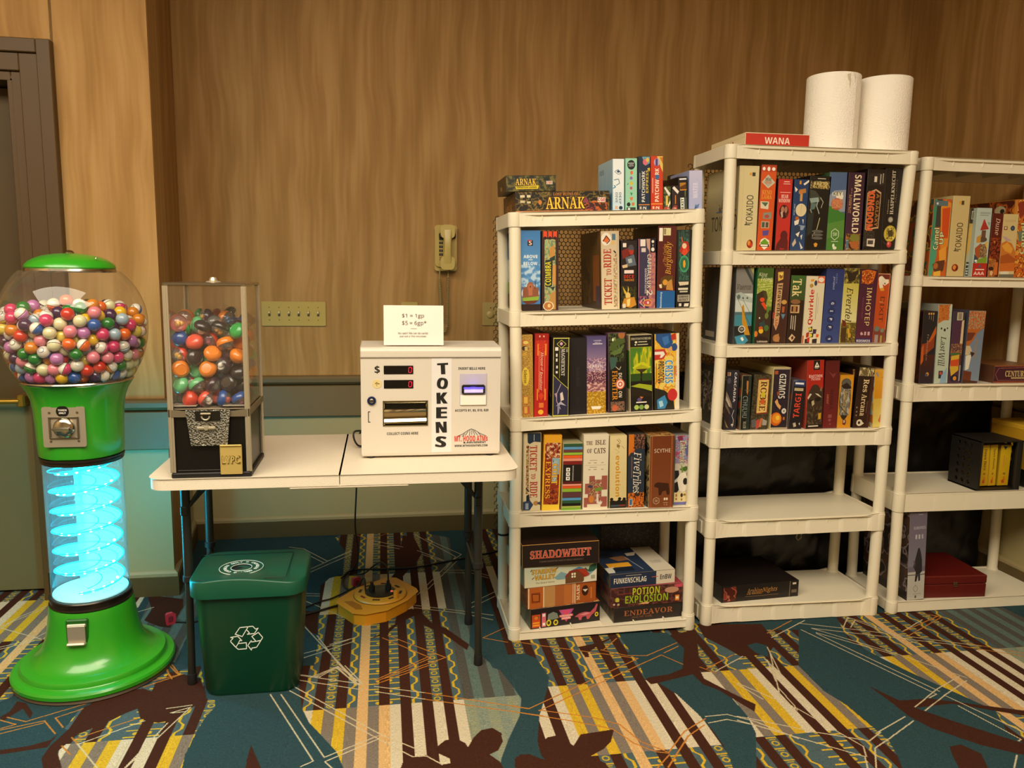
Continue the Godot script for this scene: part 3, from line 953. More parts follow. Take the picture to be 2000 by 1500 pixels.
	for i in ar.size() - 1:
		var a: Vector2 = ar[i]
		var b: Vector2 = ar[i + 1]
		quad(trough, Vector3(cx0 + 0.003, (cy0 + cy1) / 2 + b.y * 0.9, zf + 0.003 + b.x * 0.55), Vector3(cx1 - 0.003, (cy0 + cy1) / 2 + b.y * 0.9, zf + 0.003 + b.x * 0.55), Vector3(cx1 - 0.003, (cy0 + cy1) / 2 + a.y * 0.9, zf + 0.003 + a.x * 0.55), Vector3(cx0 + 0.003, (cy0 + cy1) / 2 + a.y * 0.9, zf + 0.003 + a.x * 0.55))
	part(t, "coin_cup_frame", done(cup), mat("c0b490", 0.12, 1.0))
	part(t, "coin_cup", done(trough), mat("d8d0b4", 0.06, 1.0), "polished coin cup")
	part(t, "coin_baffle", boxmesh(Vector3(cx1 - cx0 - 0.01, (cy1 - cy0) * 0.3, 0.003), 0.001, Vector3((cx0 + cx1) / 2, cy1 - 0.018, zf - 0.012)), mat("3a3a34", 0.15, 0.9))
	letters(door, "lettering", "COLLECT COINS HERE", Vector3(X.call(0.061), Y.call(0.8185), zf + 0.0004), 0.103, 0.0085, ink)
	letters(door, "lettering", "INSERT BILLS HERE", Vector3(X.call(0.2905), Y.call(1.035), zf + 0.0004), 0.09, 0.0082, ink)
	letters(door, "lettering", "ACCEPTS $1, $5, $10, $20", Vector3(X.call(0.2915), Y.call(0.893), zf + 0.0004), 0.113, 0.0092, ink)
	# bill acceptor
	var bx: float = X.call(0.296)
	part(t, "bill_plate", boxmesh(Vector3(0.091, 0.107, 0.003), 0.001, Vector3(bx, Y.call(0.9645), zf + 0.001)), mat("bcb4c0", 0.35))
	var bl := mb()
	box(bl, Vector3(bx, Y.call(0.965), zf + 0.006), Vector3(0.078, 0.032, 0.014), 0.004)
	part(t, "bill_slot", done(bl), mat("1c1820", 0.25), "black bill slot")
	part(t, "bill_ramp", boxmesh(Vector3(0.086, 0.034, 0.004), 0.001, Vector3(bx, Y.call(0.929), zf + 0.0035)), mat("f2ead6", 0.4))
	part(t, "bill_light", boxmesh(Vector3(0.066, 0.0052, 0.003), 0.001, Vector3(bx, Y.call(0.9705), zf + 0.0125)), mat("5a4cff", 0.3, 0.0, "glow:2.6"), "purple light bar")
	part(t, "bill_light_tray", boxmesh(Vector3(0.064, 0.012, 0.002), 0.001, Vector3(bx, Y.call(0.9605), zf + 0.0128)), mat("d8d0f4", 0.3))
	var bo := OmniLight3D.new()
	bo.name = "bill_light_lamp"
	t.add_child(bo)
	bo.position = Vector3(bx, Y.call(0.972), zf + 0.022)
	bo.light_color = Color(0.35, 0.28, 1.0)
	bo.light_energy = 0.0012
	bo.light_size = 0.01
	bo.omni_range = 1.0
	bo.omni_attenuation = 2.0
	bo.shadow_enabled = true
	# maker's mark: peak, red name, small lines
	var mk := mb()
	var mx: float = X.call(0.29)
	var my: float = Y.call(0.800)
	var seg := [[-0.05, 0.004, -0.03, 0.012], [-0.03, 0.012, -0.012, 0.024], [-0.012, 0.024, 0.0, 0.030], [0.0, 0.030, 0.012, 0.026], [0.012, 0.026, 0.03, 0.014], [0.03, 0.014, 0.052, 0.004], [-0.01, 0.022, -0.02, 0.008], [-0.004, 0.026, -0.006, 0.006], [0.002, 0.027, 0.002, 0.010], [0.006, 0.026, 0.012, 0.008], [0.010, 0.024, 0.022, 0.008], [-0.022, 0.014, -0.03, 0.004], [0.024, 0.016, 0.036, 0.004]]
	for s in seg:
		var a := Vector2(s[0], s[1])
		var b := Vector2(s[2], s[3])
		var dd := b - a
		box(mk, Vector3.ZERO, Vector3(dd.length(), 0.0014, 0.0006), 0.0, Transform3D(Basis(Vector3.BACK, dd.angle()), Vector3(mx + (a.x + b.x) / 2, my + (a.y + b.y) / 2, zf + 0.0006)))
	part(door, "peak_emblem", done(mk), ink, "black line drawing of a mountain peak")
	letters(door, "lettering", "MT. HOOD ATMs", Vector3(mx, Y.call(0.797), zf + 0.0012), 0.112, 0.019, mat("d0402c", 0.5))
	letters(door, "lettering", "& AMUSEMENT", Vector3(mx + 0.012, Y.call(0.7835), zf + 0.0006), 0.076, 0.006, ink)
	letters(door, "lettering", "WWW.MTHOODATMS.COM", Vector3(mx, Y.call(0.7725), zf + 0.0006), 0.112, 0.0072, ink)
	# sign card, folded and stood on the lid
	var c := thing("sign_card", "white folded card sign with prices, standing on the white token machine", "sign", Vector3(0.1, 1.112, 1.40))
	var cm := mat("f2e8dc", 0.6)
	var cs := mb()
	box(cs, Vector3(0, 0.064, 0), Vector3(0.196, 0.131, 0.0012), 0.0, moved(0, 0, 0, -5, 0, 0))
	box(cs, Vector3(0, 0.064, 0.0), Vector3(0.196, 0.131, 0.0012), 0.0, moved(0, 0, -0.024, 5, 0, 0))
	part(c, "card", done(cs), cm)
	var grey := mat("5c544a", 0.6)
	for q in [["$1 = 1gp", 0.094, 0.072, 0.0165, -0.002], ["$5 = 6gp*", 0.070, 0.080, 0.0175, 0.002], ["~", 0.053, 0.02, 0.0014, 0.0], ["No cash? We can do cards!", 0.038, 0.098, 0.0072, -0.002], ["Just ask a TAG volunteer.", 0.0275, 0.09, 0.0072, -0.002]]:
		var l := letters(c, "lettering", q[0], Vector3(q[4], q[1], 0.0012 + 0.0 - q[1] * 0.0875 + 0.0002), q[2], q[3], grey, false, 0.0004)
		l.rotation_degrees.x = -5
	var cb := part(self, "black_cable", tubemesh(smoothpath([Vector3(-0.06, 0.79, 1.24), Vector3(-0.10, 0.795, 1.26), Vector3(-0.103, 0.77, 1.27), Vector3(-0.085, 0.742, 1.26), Vector3(-0.05, 0.741, 1.2), Vector3(-0.07, 0.741, 1.06), Vector3(-0.095, 0.72, 1.005), Vector3(-0.108, 0.5, 0.995), Vector3(-0.115, 0.35, 0.96), Vector3(-0.112, 0.16, 0.75), Vector3(-0.135, 0.03, 0.56), Vector3(-0.165, 0.006, 0.56), Vector3(-0.186, 0.006, 0.66), Vector3(-0.16, 0.006, 0.75), Vector3(-0.115, 0.02, 0.76), Vector3(-0.095, 0.06, 0.78), Vector3(-0.085, 0.085, 0.84), Vector3(-0.08, 0.075, 0.9), Vector3(-0.078, 0.05, 0.915)]), 0.0034, 8), mat("14110f", 0.5))
	tag(cb, "black power cord running from behind the token machine down to the yellow reel", "cord")

# ---------------------------------------------------------------- wall plates and telephone
func wall_things() -> void:
	var ivory := mat("b39a4e", 0.4)
	var s := thing("switch_plate", "wide ivory wall plate with six toggle switches", "light switch", Vector3(-0.433, 1.1346, 0.0))
	part(s, "plate", prismmesh(roundrect(-0.15, -0.057, 0.15, 0.057, 0.003), 0.0, 0.007, 0.003), ivory)
	for i in 6:
		var x := -0.1165 + i * 0.0466
		part(s, "switch_slot", boxmesh(Vector3(0.0105, 0.025, 0.001), 0.0, Vector3(x, 0, 0.0072)), mat("3a2c14", 0.6))
		var tg := mb()
		box(tg, Vector3.ZERO, Vector3(0.0085, 0.012, 0.016), 0.002, moved(x, 0.004, 0.011, -28, 0, 0))
		part(s, "toggle", done(tg), mat("cfc096", 0.35), "pale toggle")
		var sc := mb()
		for y in [-0.031, 0.031]:
			lathe(sc, [Vector2(0.003, 0.0), Vector2(0.0025, 0.001), Vector2(0, 0.0012)], 10, Vector3.ZERO, 0.0, 32.0, Transform3D(Basis(Vector3.RIGHT, PI / 2), Vector3(x, y, 0.007)))
		part(s, "screw", done(sc), mat("7a6830", 0.4, 0.4))
	var b := thing("blank_plate", "small ivory wall plate mostly hidden behind the white card sign", "wall plate", Vector3(0.132, 1.136, 0))
	part(b, "plate", prismmesh(roundrect(-0.038, -0.058, 0.038, 0.058, 0.003), 0.0, 0.007, 0.003), ivory)
	var d := thing("dial_plate", "ivory wall plate with a round dial, beside the short shelf unit", "wall plate", Vector3(0.545, 1.14, 0))
	part(d, "plate", prismmesh(roundrect(-0.04, -0.056, 0.04, 0.056, 0.003), 0.0, 0.007, 0.003), mat("a88f52", 0.45))
	var k := mb()
	lathe(k, [Vector2(0.018, 0.0), Vector2(0.017, 0.006), Vector2(0.013, 0.008), Vector2(0.0, 0.008)], 28, Vector3.ZERO, 0.0, 32.0, Transform3D(Basis(Vector3.RIGHT, PI / 2), Vector3(-0.004, -0.004, 0.007)))
	part(d, "dial", done(k), mat("b39a5c", 0.4))
	part(d, "screw", lathemesh([Vector2(0.003, 0), Vector2(0, 0.001)], 8), mat("2a2010", 0.5)).transform = Transform3D(Basis(Vector3.RIGHT, PI / 2), Vector3(0, 0.03, 0.0072))
	# telephone
	var t := thing("wall_telephone", "ivory wall telephone with handset and keypad, coiled cord hanging below", "telephone", Vector3(0.3125, 1.36, 0))
	var tel := mat("b89d52", 0.38)
	var bs := mb()
	prism(bs, roundrect(-0.050, 0.0, 0.050, 0.214, 0.010), 0.0, 0.03, 0.006)
	prism(bs, roundrect(-0.046, 0.022, 0.046, 0.205, 0.012), 0.028, 0.042, 0.008)
	part(t, "base", done(bs), tel)
	# handset: two caps on a bowed grip
	var hs := mb()
	var path := []
	for i in 15:
		var u := i / 14.0
		path.append(Vector3(0.006, 0.030 + 0.165 * u, 0.062 + 0.012 * sin(PI * u)))
	var sect := roundrect(-0.024, -0.014, 0.024, 0.014, 0.011, 4)
	hs.set_smooth_group(1)
	for i in path.size() - 1:
		var w0 := 1.0 - 0.25 * sin(PI * i / 14.0)
		var w1 := 1.0 - 0.25 * sin(PI * (i + 1) / 14.0)
		for j in sect.size():
			var p := sect[j]
			var q := sect[(j + 1) % sect.size()]
			quad(hs, path[i] + Vector3(p.x * w0, 0, -p.y), path[i] + Vector3(q.x * w0, 0, -q.y), path[i + 1] + Vector3(q.x * w1, 0, -q.y), path[i + 1] + Vector3(p.x * w1, 0, -p.y))
	for y in [0.034, 0.188]:
		prism(hs, roundrect(0.006 - 0.027, y - 0.026, 0.006 + 0.027, y + 0.024, 0.012), 0.040, 0.076, 0.008)
	part(t, "handset", done(hs), mat("c2a85e", 0.35))
	var cr := mb()
	for s2 in [-1.0, 1.0]:
		box(cr, Vector3(0.006 + s2 * 0.034, 0.168, 0.05), Vector3(0.014, 0.022, 0.022), 0.003)
	part(t, "cradle", done(cr), mat("2c2414", 0.5))
	var kp := mb()
	for i in 5:
		for j in 2:
			box(kp, Vector3(-0.030 + j * 0.010, 0.075 + i * 0.019, 0.043), Vector3(0.008, 0.013, 0.005), 0.001)
	part(t, "keypad", done(kp), mat("1e1a12", 0.4), "dark keypad keys")
	part(t, "label_strip", boxmesh(Vector3(0.014, 0.02, 0.001), 0.0, Vector3(-0.026, 0.055, 0.0425)), mat("8a6a30", 0.5))
	var coil := mb()
	for q in [[-0.030, 0.002, -0.031, -0.045, -0.020, -0.255], [0.012, 0.014, 0.012, -0.035, 0.007, -0.29]]:
		tube(coil, smoothpath([Vector3(q[0], q[1], 0.03), Vector3(q[2], (q[1] + q[3]) / 2, 0.035), Vector3(q[2], q[3], 0.03)], 6), 0.0028, 8)
		var pts := []
		var turns := 42
		for i in turns * 8 + 1:
			var u := float(i) / (turns * 8)
			var a := TAU * turns * u
			pts.append(Vector3(lerpf(q[2], q[4], u) + cos(a) * 0.0062, lerpf(q[3], q[5], u), 0.028 + sin(a) * 0.0062))
		tube(coil, pts, 0.0021, 5)
	var loop := []
	for i in 12 * 8 + 1:
		var u := float(i) / 96.0
		var a := TAU * 12 * u
		var b2 := PI * u
		loop.append(Vector3(-0.0065 - cos(b2) * -0.0135 + cos(a) * 0.005, -0.272 - sin(b2) * 0.03 - 0.018 * u, 0.028 + sin(a) * 0.006))
	tube(coil, loop, 0.0021, 5)
	part(t, "coiled_cord", done(coil), mat("a8905a", 0.45))

# ---------------------------------------------------------------- recycling bin
func recycling_bin() -> void:
	var t := thing("recycling_bin", "dark green recycling bin with a lid and a white recycling mark, under the table", "bin", Vector3(-0.428, 0, 1.44))
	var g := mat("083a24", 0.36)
	var lo := roundrect(-0.146, -0.112, 0.146, 0.112, 0.05, 6)
	var hi := roundrect(-0.166, -0.125, 0.166, 0.125, 0.055, 6)
	var st := mb()
	var ys := [0.0, 0.012, 0.335]
	for k in 2:
		st.set_smooth_group(1)
		for i in lo.size():
			var j := (i + 1) % lo.size()
			var f := func(q: int, y: float) -> Vector3:
				var s := lerpf(0.96, 1.0, minf(1.0, y / 0.012))
				var p := lo[q].lerp(hi[q], y / 0.335) * s
				return Vector3(p.x, y, -p.y)
			quad(st, f.call(i, ys[k]), f.call(j, ys[k]), f.call(j, ys[k + 1]), f.call(i, ys[k + 1]))
	st.set_smooth_group(-1)
	for i in range(1, lo.size() - 1):
		tri(st, Vector3(lo[0].x, 0, -lo[0].y) * 0.96, Vector3(lo[i + 1].x, 0, -lo[i + 1].y) * 0.96, Vector3(lo[i].x, 0, -lo[i].y) * 0.96)
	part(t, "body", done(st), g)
	# lid: deep rim, front edge sagging in a shallow S, slightly domed top
	var rim := roundrect(-0.178, -0.140, 0.178, 0.140, 0.06, 8)
	var ld := mb()
	var dens := PackedVector2Array()
	for i in rim.size():
		var a := rim[i]
		var b := rim[(i + 1) % rim.size()]
		var n := maxi(1, int(a.distance_to(b) / 0.015))
		for k in n:
			dens.append(a.lerp(b, float(k) / n))
	var H := func(p: Vector2) -> float:
		var front := smoothstep(0.02, -0.14, p.y)
		return 0.392 + 0.010 * cos(clampf(p.x / 0.178, -1, 1) * 2.4 + 0.6) * front
	var rows := []
	for q in [[1.0, -1.0], [1.0, 0.0], [0.975, 1.0], [0.93, 1.15]]:
		var r := []
		for p in dens:
			var top: float = H.call(p)
			r.append(Vector3(p.x * q[0], 0.338 if q[1] < 0 else (top - 0.006 if q[1] == 0.0 else top + (0.0 if q[1] == 1.0 else -0.003)), -p.y * q[0]))
		rows.append(r)
	ld.set_smooth_group(1)
	for k in rows.size() - 1:
		for i in dens.size():
			var j := (i + 1) % dens.size()
			quad(ld, rows[k][i], rows[k][j], rows[k + 1][j], rows[k + 1][i])
	for i in dens.size():
		var j := (i + 1) % dens.size()
		tri(ld, Vector3(0, 0.3905, 0), rows[3][i], rows[3][j])
	ld.set_smooth_group(-1)
	for i in dens.size():
		var j := (i + 1) % dens.size()
		quad(ld, rows[0][j], rows[0][i], rows[0][i] * Vector3(0.93, 1, 0.93), rows[0][j] * Vector3(0.93, 1, 0.93))
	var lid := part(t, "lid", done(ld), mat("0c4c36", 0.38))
	var fl := mb()
	for q in [[0.118, 0.0, 0.003, 0.22]]:
		box(fl, Vector3(q[0], 0.3915, q[1]), Vector3(q[2], 0.0022, q[3]), 0.0008)
	for q in [[-0.03, -0.112, 0.29, 0.003], [-0.02, 0.112, 0.27, 0.003]]:
		box(fl, Vector3(q[0], 0.3905, q[1]), Vector3(q[2], 0.002, q[3]), 0.0008)
	part(lid, "flap_seam", done(fl), mat("062a1c", 0.6))
	var cx := -0.032
	var cz := 0.022
	part(lid, "capsule_hole", lathemesh([Vector2(0.0305, 0.3885), Vector2(0.0305, 0.3935), Vector2(0.027, 0.3925), Vector2(0.026, 0.390), Vector2(0.0, 0.390)], 32), mat("07120d", 0.7), "dark round opening").position = Vector3(cx, 0, cz)
	var white := mat("e6ece2", 0.5)
	var rg := mb()
	for q in [0.068, 0.0325]:
		var pts := []
		for i in 48:
			pts.append(Vector3(cx + cos(TAU * i / 48) * q, 0.3935, cz + sin(TAU * i / 48) * q * 0.92))
		tube(rg, pts, 0.0011, 5, false, true)
	part(lid, "ring_outline", done(rg), white)
	var s := "CAPSULES ONLY @ CAPSULES ONLY @ "
	var f := SystemFont.new()
	f.font_names = PackedStringArray(["Droid Sans"])
	f.font_weight = 700
	var lm := mb()
	for i in s.length():
		if s[i] == " ":
			continue
		var tm := TextMesh.new()
		tm.font = f
		tm.text = "O" if s[i] == "@" else s[i]
		tm.font_size = 32
		tm.pixel_size = 0.00045
		tm.depth = 0.0006
		tm.curve_step = 3.0
		var a := TAU * (float(i) / s.length()) + 2.2
		lm.append_from(tm, 0, Transform3D(Basis(Vector3.UP, -a - PI / 2) * Basis(Vector3.RIGHT, -PI / 2), Vector3(cx + cos(a) * 0.050, 0.3945, cz + sin(a) * 0.046)))
	part(lid, "ring_lettering", lm.commit(), white, "white lettering round the opening")
	# three chasing arrows in white outline
	var mk := mb()
	var strokes := [[245, 355, 370, 170, 590, 155, 425, 435, 245, 355], [590, 155, 710, 150, 785, 240, 850, 215, 745, 365, 560, 378, 615, 340, 550, 245], [850, 340, 960, 495, 910, 580, 780, 600, 675, 445, 850, 340], [910, 580, 790, 775, 665, 790, 650, 850, 560, 705, 655, 570, 665, 610, 780, 600], [310, 635, 525, 620, 525, 800, 310, 805, 245, 740, 310, 635], [245, 740, 120, 570, 120, 540, 185, 470, 120, 440, 310, 420, 410, 555, 355, 545, 310, 635]]
	for sk in strokes:
		for i in range(0, sk.size() - 3, 2):
			var a := Vector2(sk[i] - 540, 490 - sk[i + 1]) * 0.000116
			var b := Vector2(sk[i + 2] - 540, 490 - sk[i + 3]) * 0.000116
			var d := b - a
			box(mk, Vector3.ZERO, Vector3(d.length() + 0.0018, 0.0025, 0.0008), 0.0, Transform3D(Basis(Vector3.BACK, d.angle()), Vector3((a.x + b.x) / 2, (a.y + b.y) / 2 + 0.003, 0)))
	var m := part(t, "recycling_mark", done(mk), white, "white outlined recycling arrows")
	m.transform = moved(-0.006, 0.193, 0.1203, 2.2, 0, 0)
	# lies on the sloping front
	m.position.z = 0.112 + 0.013 * 0.193 / 0.335 + 0.0008

# ---------------------------------------------------------------- reel and cords
func reel_and_cords() -> void:
	var t := thing("cord_reel", "yellow-orange extension cord reel with black sockets lying flat on the carpet under the table", "cord reel", Vector3(-0.02, 0, 0.92))
	var yel := mat("d8901a", 0.42)
	var T := Transform3D(Basis(Vector3.RIGHT, Vector3.FORWARD, Vector3.UP), Vector3.ZERO)
	# outline in x, -z
	var out := PackedVector2Array([Vector2(-0.166, -0.057), Vector2(-0.10, -0.165), Vector2(-0.056, -0.18), Vector2(0.022, -0.155), Vector2(0.102, -0.07), Vector2(0.146, 0.009), Vector2(0.14, 0.04), Vector2(0.062, 0.16), Vector2(0.032, 0.17), Vector2(-0.09, 0.075), Vector2(-0.155, -0.02)])
	var st := mb()
	prism(st, out, 0.0, 0.048, 0.008, T)
	part(t, "case", done(st), yel)
	part(t, "handle_hollow", prismmesh(PackedVector2Array([Vector2(-0.142, -0.055), Vector2(-0.094, -0.135), Vector2(-0.068, -0.14), Vector2(-0.075, -0.1), Vector2(-0.11, -0.055)]), 0.0, 0.0012), mat("a8640e", 0.5), "hand hole").transform = T * Transform3D(Basis(), Vector3(0, 0, 0.0478))
	var disc := mb()
	lathe(disc, [Vector2(0.0, 0.046), Vector2(0.104, 0.046), Vector2(0.106, 0.05), Vector2(0.103, 0.056), Vector2(0.09, 0.059), Vector2(0.0, 0.059)], 56)
	var dk := part(t, "disc", done(disc), mat("d99a2a", 0.42))
	var seam := mb()
	var c := []
	for i in 48:
		c.append(Vector3(cos(TAU * i / 48) * 0.107, 0.0485, sin(TAU * i / 48) * 0.107))
	tube(seam, c, 0.0012, 5, false, true)
	part(dk, "seam", done(seam), mat("5a3a0c", 0.6))
	for i in 8:
		var a := TAU * i / 8 + 0.2
		var sl := mb()
		box(sl, Vector3.ZERO, Vector3(0.030, 0.002, 0.011), 0.0008, Transform3D(Basis(Vector3.UP, -a + PI / 2), Vector3(cos(a) * 0.082, 0.0592, sin(a) * 0.082)))
		part(dk, "slot", done(sl), mat("3a1c0a" if i != 3 else "8a2a10", 0.6))
	var so := mb()
	lathe(so, [Vector2(0.0, 0.058), Vector2(0.062, 0.058), Vector2(0.062, 0.062), Vector2(0.058, 0.064), Vector2(0.0, 0.064)], 40)
	var sock := part(t, "socket_panel", done(so), mat("1c1c16", 0.4), "black socket panel")
	for q in [[-0.034, -0.005], [0.032, -0.010]]:
		var pl := mb()
		tube(pl, [Vector3(q[0], 0.063, q[1]), Vector3(q[0], 0.085, q[1])], 0.0125, 12)
		tube(pl, [Vector3(q[0], 0.085, q[1]), Vector3(q[0], 0.10, q[1])], 0.007, 10)
		var o := part(self, "power_plug", done(pl), mat("141210", 0.5))
		o.position = t.position
		tag(o, "black plug pushed into the %s socket of the yellow reel" % ["left", "right"][0 if q[0] < 0 else 1], "plug")
	part(sock, "reset_button", lathemesh([Vector2(0.006, 0.064), Vector2(0.005, 0.067), Vector2(0, 0.068)], 12), mat("ff7050", 0.4, 0.0, "glow:0.6"), "small lit red switch").position = Vector3(0.046, 0, 0.015)
	part(dk, "crank_knob", lathemesh([Vector2(0.011, 0.059), Vector2(0.010, 0.085), Vector2(0.007, 0.088), Vector2(0, 0.088)], 18), yel).position = Vector3(0.062, 0, 0.062)
	var black := mat("14110f", 0.5)
	var lab := ["black cord arching out of the reel's right plug and back to the cord knot", "black supply cord lying on the carpet from the shelf's back corner towards the reel", "thin black cord from the reel to the green bin", "thicker black cord lying from the reel's left end to behind the green bin", "thin black cord on the carpet between the green machine and the green bin"]
	var paths := [
		[Vector3(0.012, 0.1, 0.91), Vector3(0.008, 0.135, 0.86), Vector3(-0.02, 0.13, 0.78), Vector3(-0.055, 0.08, 0.70), Vector3(-0.09, 0.03, 0.64), Vector3(-0.14, 0.008, 0.6)],
		[Vector3(0.56, 0.006, 0.36), Vector3(0.42, 0.006, 0.43), Vector3(0.27, 0.006, 0.487), Vector3(0.115, 0.006, 0.538), Vector3(-0.088, 0.006, 0.534), Vector3(-0.157, 0.012, 0.559), Vector3(-0.19, 0.008, 0.63)],
		[Vector3(-0.112, 0.006, 0.70), Vector3(-0.15, 0.006, 0.76), Vector3(-0.167, 0.006, 0.78), Vector3(-0.22, 0.006, 0.84), Vector3(-0.263, 0.006, 0.864), Vector3(-0.333, 0.006, 0.921), Vector3(-0.42, 0.006, 0.95)],
		[Vector3(-0.17, 0.006, 0.91), Vector3(-0.2, 0.006, 0.918), Vector3(-0.264, 0.006, 0.956), Vector3(-0.34, 0.006, 0.99), Vector3(-0.42, 0.006, 1.0)],
		[Vector3(-0.80, 0.008, 0.985), Vector3(-0.73, 0.005, 0.99), Vector3(-0.66, 0.005, 0.96), Vector3(-0.58, 0.005, 0.97)]]
	for i in 5:
		var o := part(self, "floor_cord", tubemesh(smoothpath(paths[i]), [0.0034, 0.0046, 0.0034, 0.0046, 0.003][i], 8), black)
		tag(o, lab[i], "cord")
	for q in [[-0.815, 0.985, "small red plug tag standing on the carpet between the green machine and the table leg"], [-0.125, 0.715, "small red tag on the cord knot behind the yellow reel"]]:
		var rt := thing("red_tag", q[2], "tag", Vector3(q[0], 0, q[1]), 0.5)
		var m := mb()
		prism(m, roundrect(-0.015, 0.002, 0.015, 0.042, 0.008), -0.012, 0.012, 0.004)
		part(rt, "sleeve", done(m), mat("c03440", 0.4))
		var hole := mb()
		prism(hole, roundrect(-0.009, 0.010, 0.009, 0.034, 0.005), 0.012, 0.0126, 0.0)
		part(rt, "opening", done(hole), mat("7a1c24", 0.6))

# ---------------------------------------------------------------- other things on the shelves
func shelf_things() -> void:
	var paper := mat("fbf4e6", 0.85, 0.0, "towel")
	for k in 2:
		var x: float = [1.684, 1.895][k]
		var t := thing("paper_roll", ["thick white paper roll with a torn patch near its top", "thick white paper roll with a loose end at its right edge, nearest the side wall"][k], "paper roll", Vector3(x, 1.8185, 1.15), 0.0, "")
		var st := mb()
		lathe(st, [Vector2(0.03, 0.0), Vector2(0.0955, 0.0), Vector2(0.097, 0.002), Vector2(0.0968, 0.14), Vector2(0.097, 0.276), Vector2(0.0955, 0.279), Vector2(0.03, 0.279)], 64)
		part(t, "paper", done(st), paper)
		part(t, "core", lathemesh([Vector2(0.03, 0.279), Vector2(0.0285, 0.2795), Vector2(0.028, 0.0), Vector2(0.03, 0.0)], 32), mat("9a7a4c", 0.8), "cardboard core")
		# loose outer sheet
		var ls := mb()
		ls.set_smooth_group(1)
		var a0 := -30.0 if k == 0 else 40.0
		var n := 16
		for i in n:
			var p := []
			for q in [i, i + 1]:
				var u := float(q) / n
				var a := deg_to_rad(a0 + u * 50.0)
				var r := 0.0978 + 0.004 * pow(u, 3.0)
				p.append(Vector3(sin(a) * r, 0, cos(a) * r))
			quad(ls, p[0] + Vector3(0, 0.002, 0), p[1] + Vector3(0, 0.002, 0), p[1] + Vector3(0, 0.277 - (0.02 * (i % 3) if k == 0 and i > 11 else 0.0), 0), p[0] + Vector3(0, 0.277, 0))
		part(t, "loose_sheet", done(ls), paper)
		if k == 0:
			var tr := mb()
			tr.set_smooth_group(-1)
			for q in [[2.0, 0.262, 0.03], [5.0, 0.245, 0.024], [3.0, 0.228, 0.014]]:
				var a := deg_to_rad(q[0] + 4.0)
				box(tr, Vector3.ZERO, Vector3(q[2], 0.022, 0.0012), 0.0004, Transform3D(Basis(Vector3.UP, a) * Basis(Vector3.BACK, 0.3), Vector3(sin(a) * 0.0985, q[1], cos(a) * 0.0985)))
			part(t, "torn_patch", done(tr), mat("d8ccb4", 0.9))
	# black crate with round holes
	var y := 0.501
	var c := thing("black_crate", "black plastic crate with round side holes holding three yellow boxes", "crate", Vector3(2.47, y, 1.175))
	var bk := mat("14110d", 0.5)
	part(c, "bottom", boxmesh(Vector3(0.192, 0.006, 0.17), 0.001, Vector3(0, 0.003, 0)), bk)
	part(c, "top", boxmesh(Vector3(0.192, 0.006, 0.17), 0.001, Vector3(0, 0.203, 0)), bk)
	for s in [-1.0, 1.0]:
		var cg := CSGCombiner3D.new()
		cg.name = "side"
		c.add_child(cg, true)
		var pb := CSGBox3D.new()
		pb.name = "side_panel"
		pb.size = Vector3(0.006, 0.206, 0.17)
		pb.material = bk
		cg.add_child(pb)
		for i in 3:
			for j in 6:
				var h := CSGCylinder3D.new()
				h.name = "hole"
				h.operation = CSGShape3D.OPERATION_SUBTRACTION
				h.radius = 0.0085
				h.height = 0.03
				h.sides = 14
				h.material = bk
				h.rotation.z = PI / 2
				h.position = Vector3(0, -0.078 + j * 0.031, 0.03 - i * 0.034)
				cg.add_child(h, true)
		cg.position = Vector3(s * 0.093, 0.103, 0)
	part(c, "back", boxmesh(Vector3(0.186, 0.2, 0.005), 0.001, Vector3(0, 0.103, -0.082)), bk)
	var jm := mb()
	box(jm, Vector3(0.082, 0.103, 0.078), Vector3(0.02, 0.2, 0.012), 0.002)
	part(c, "front_post", done(jm), bk)
	part(c, "front_post", boxmesh(Vector3(0.008, 0.2, 0.008), 0.002, Vector3(-0.088, 0.103, 0.08)), bk)
	var y2 := thing("yellow_box", "yellow cardboard box cut off by the right edge, on a black box behind the crate", "box", Vector3(2.70, 0.0, 1.12))
	part(y2, "carton", boxmesh(Vector3(0.16, 0.175, 0.2), 0.002, Vector3(0, 0.66, 0)), mat("c0901c", 0.5))
	part(y2, "lid_edge", boxmesh(Vector3(0.162, 0.02, 0.202), 0.002, Vector3(0, 0.745, 0)), mat("d8a828", 0.5))
	var y3 := thing("black_box", "black box under the yellow cardboard box at the right edge", "box", Vector3(2.70, y, 1.13))
	part(y3, "carton", boxmesh(Vector3(0.15, 0.07, 0.2), 0.002, Vector3(0, 0.035, 0)), bk)
	# dark red chest
	var r := thing("red_chest", "low dark red chest with a small clasp on the right-hand unit's bottom shelf", "chest", Vector3(2.335, 0.043, 1.11), -0.06)
	var rd := mat("5c120c", 0.42)
	part(r, "body", boxmesh(Vector3(0.285, 0.058, 0.27), 0.003, Vector3(0, 0.029, 0)), rd)
	part(r, "lid", boxmesh(Vector3(0.287, 0.036, 0.272), 0.004, Vector3(0, 0.077, 0)), rd)
	var cl := mb()
	box(cl, Vector3(0.002, 0.062, 0.137), Vector3(0.018, 0.014, 0.004), 0.001)
	tube(cl, [Vector3(-0.006, 0.052, 0.139), Vector3(0.01, 0.052, 0.139)], 0.002, 6)
	part(r, "clasp", done(cl), mat("8a6a48", 0.3, 0.8), "small brass clasp")
	# white zip-tie loop on the net, as a ring hanging in the dark
	var lp := []
	for i in 24:
		lp.append(Vector3(cos(TAU * i / 24) * 0.011, sin(TAU * i / 24) * 0.022, 0.004 * sin(i * 1.2)))
	var o := part(self, "cord_loop", tubemesh(lp, 0.0028, 6, true), mat("a89c88", 0.6))
	o.position = Vector3(1.785, 0.235, 0.952)
	tag(o, "small pale loop of cord hanging before the black sheet, low in the tall shelf unit", "cord loop")

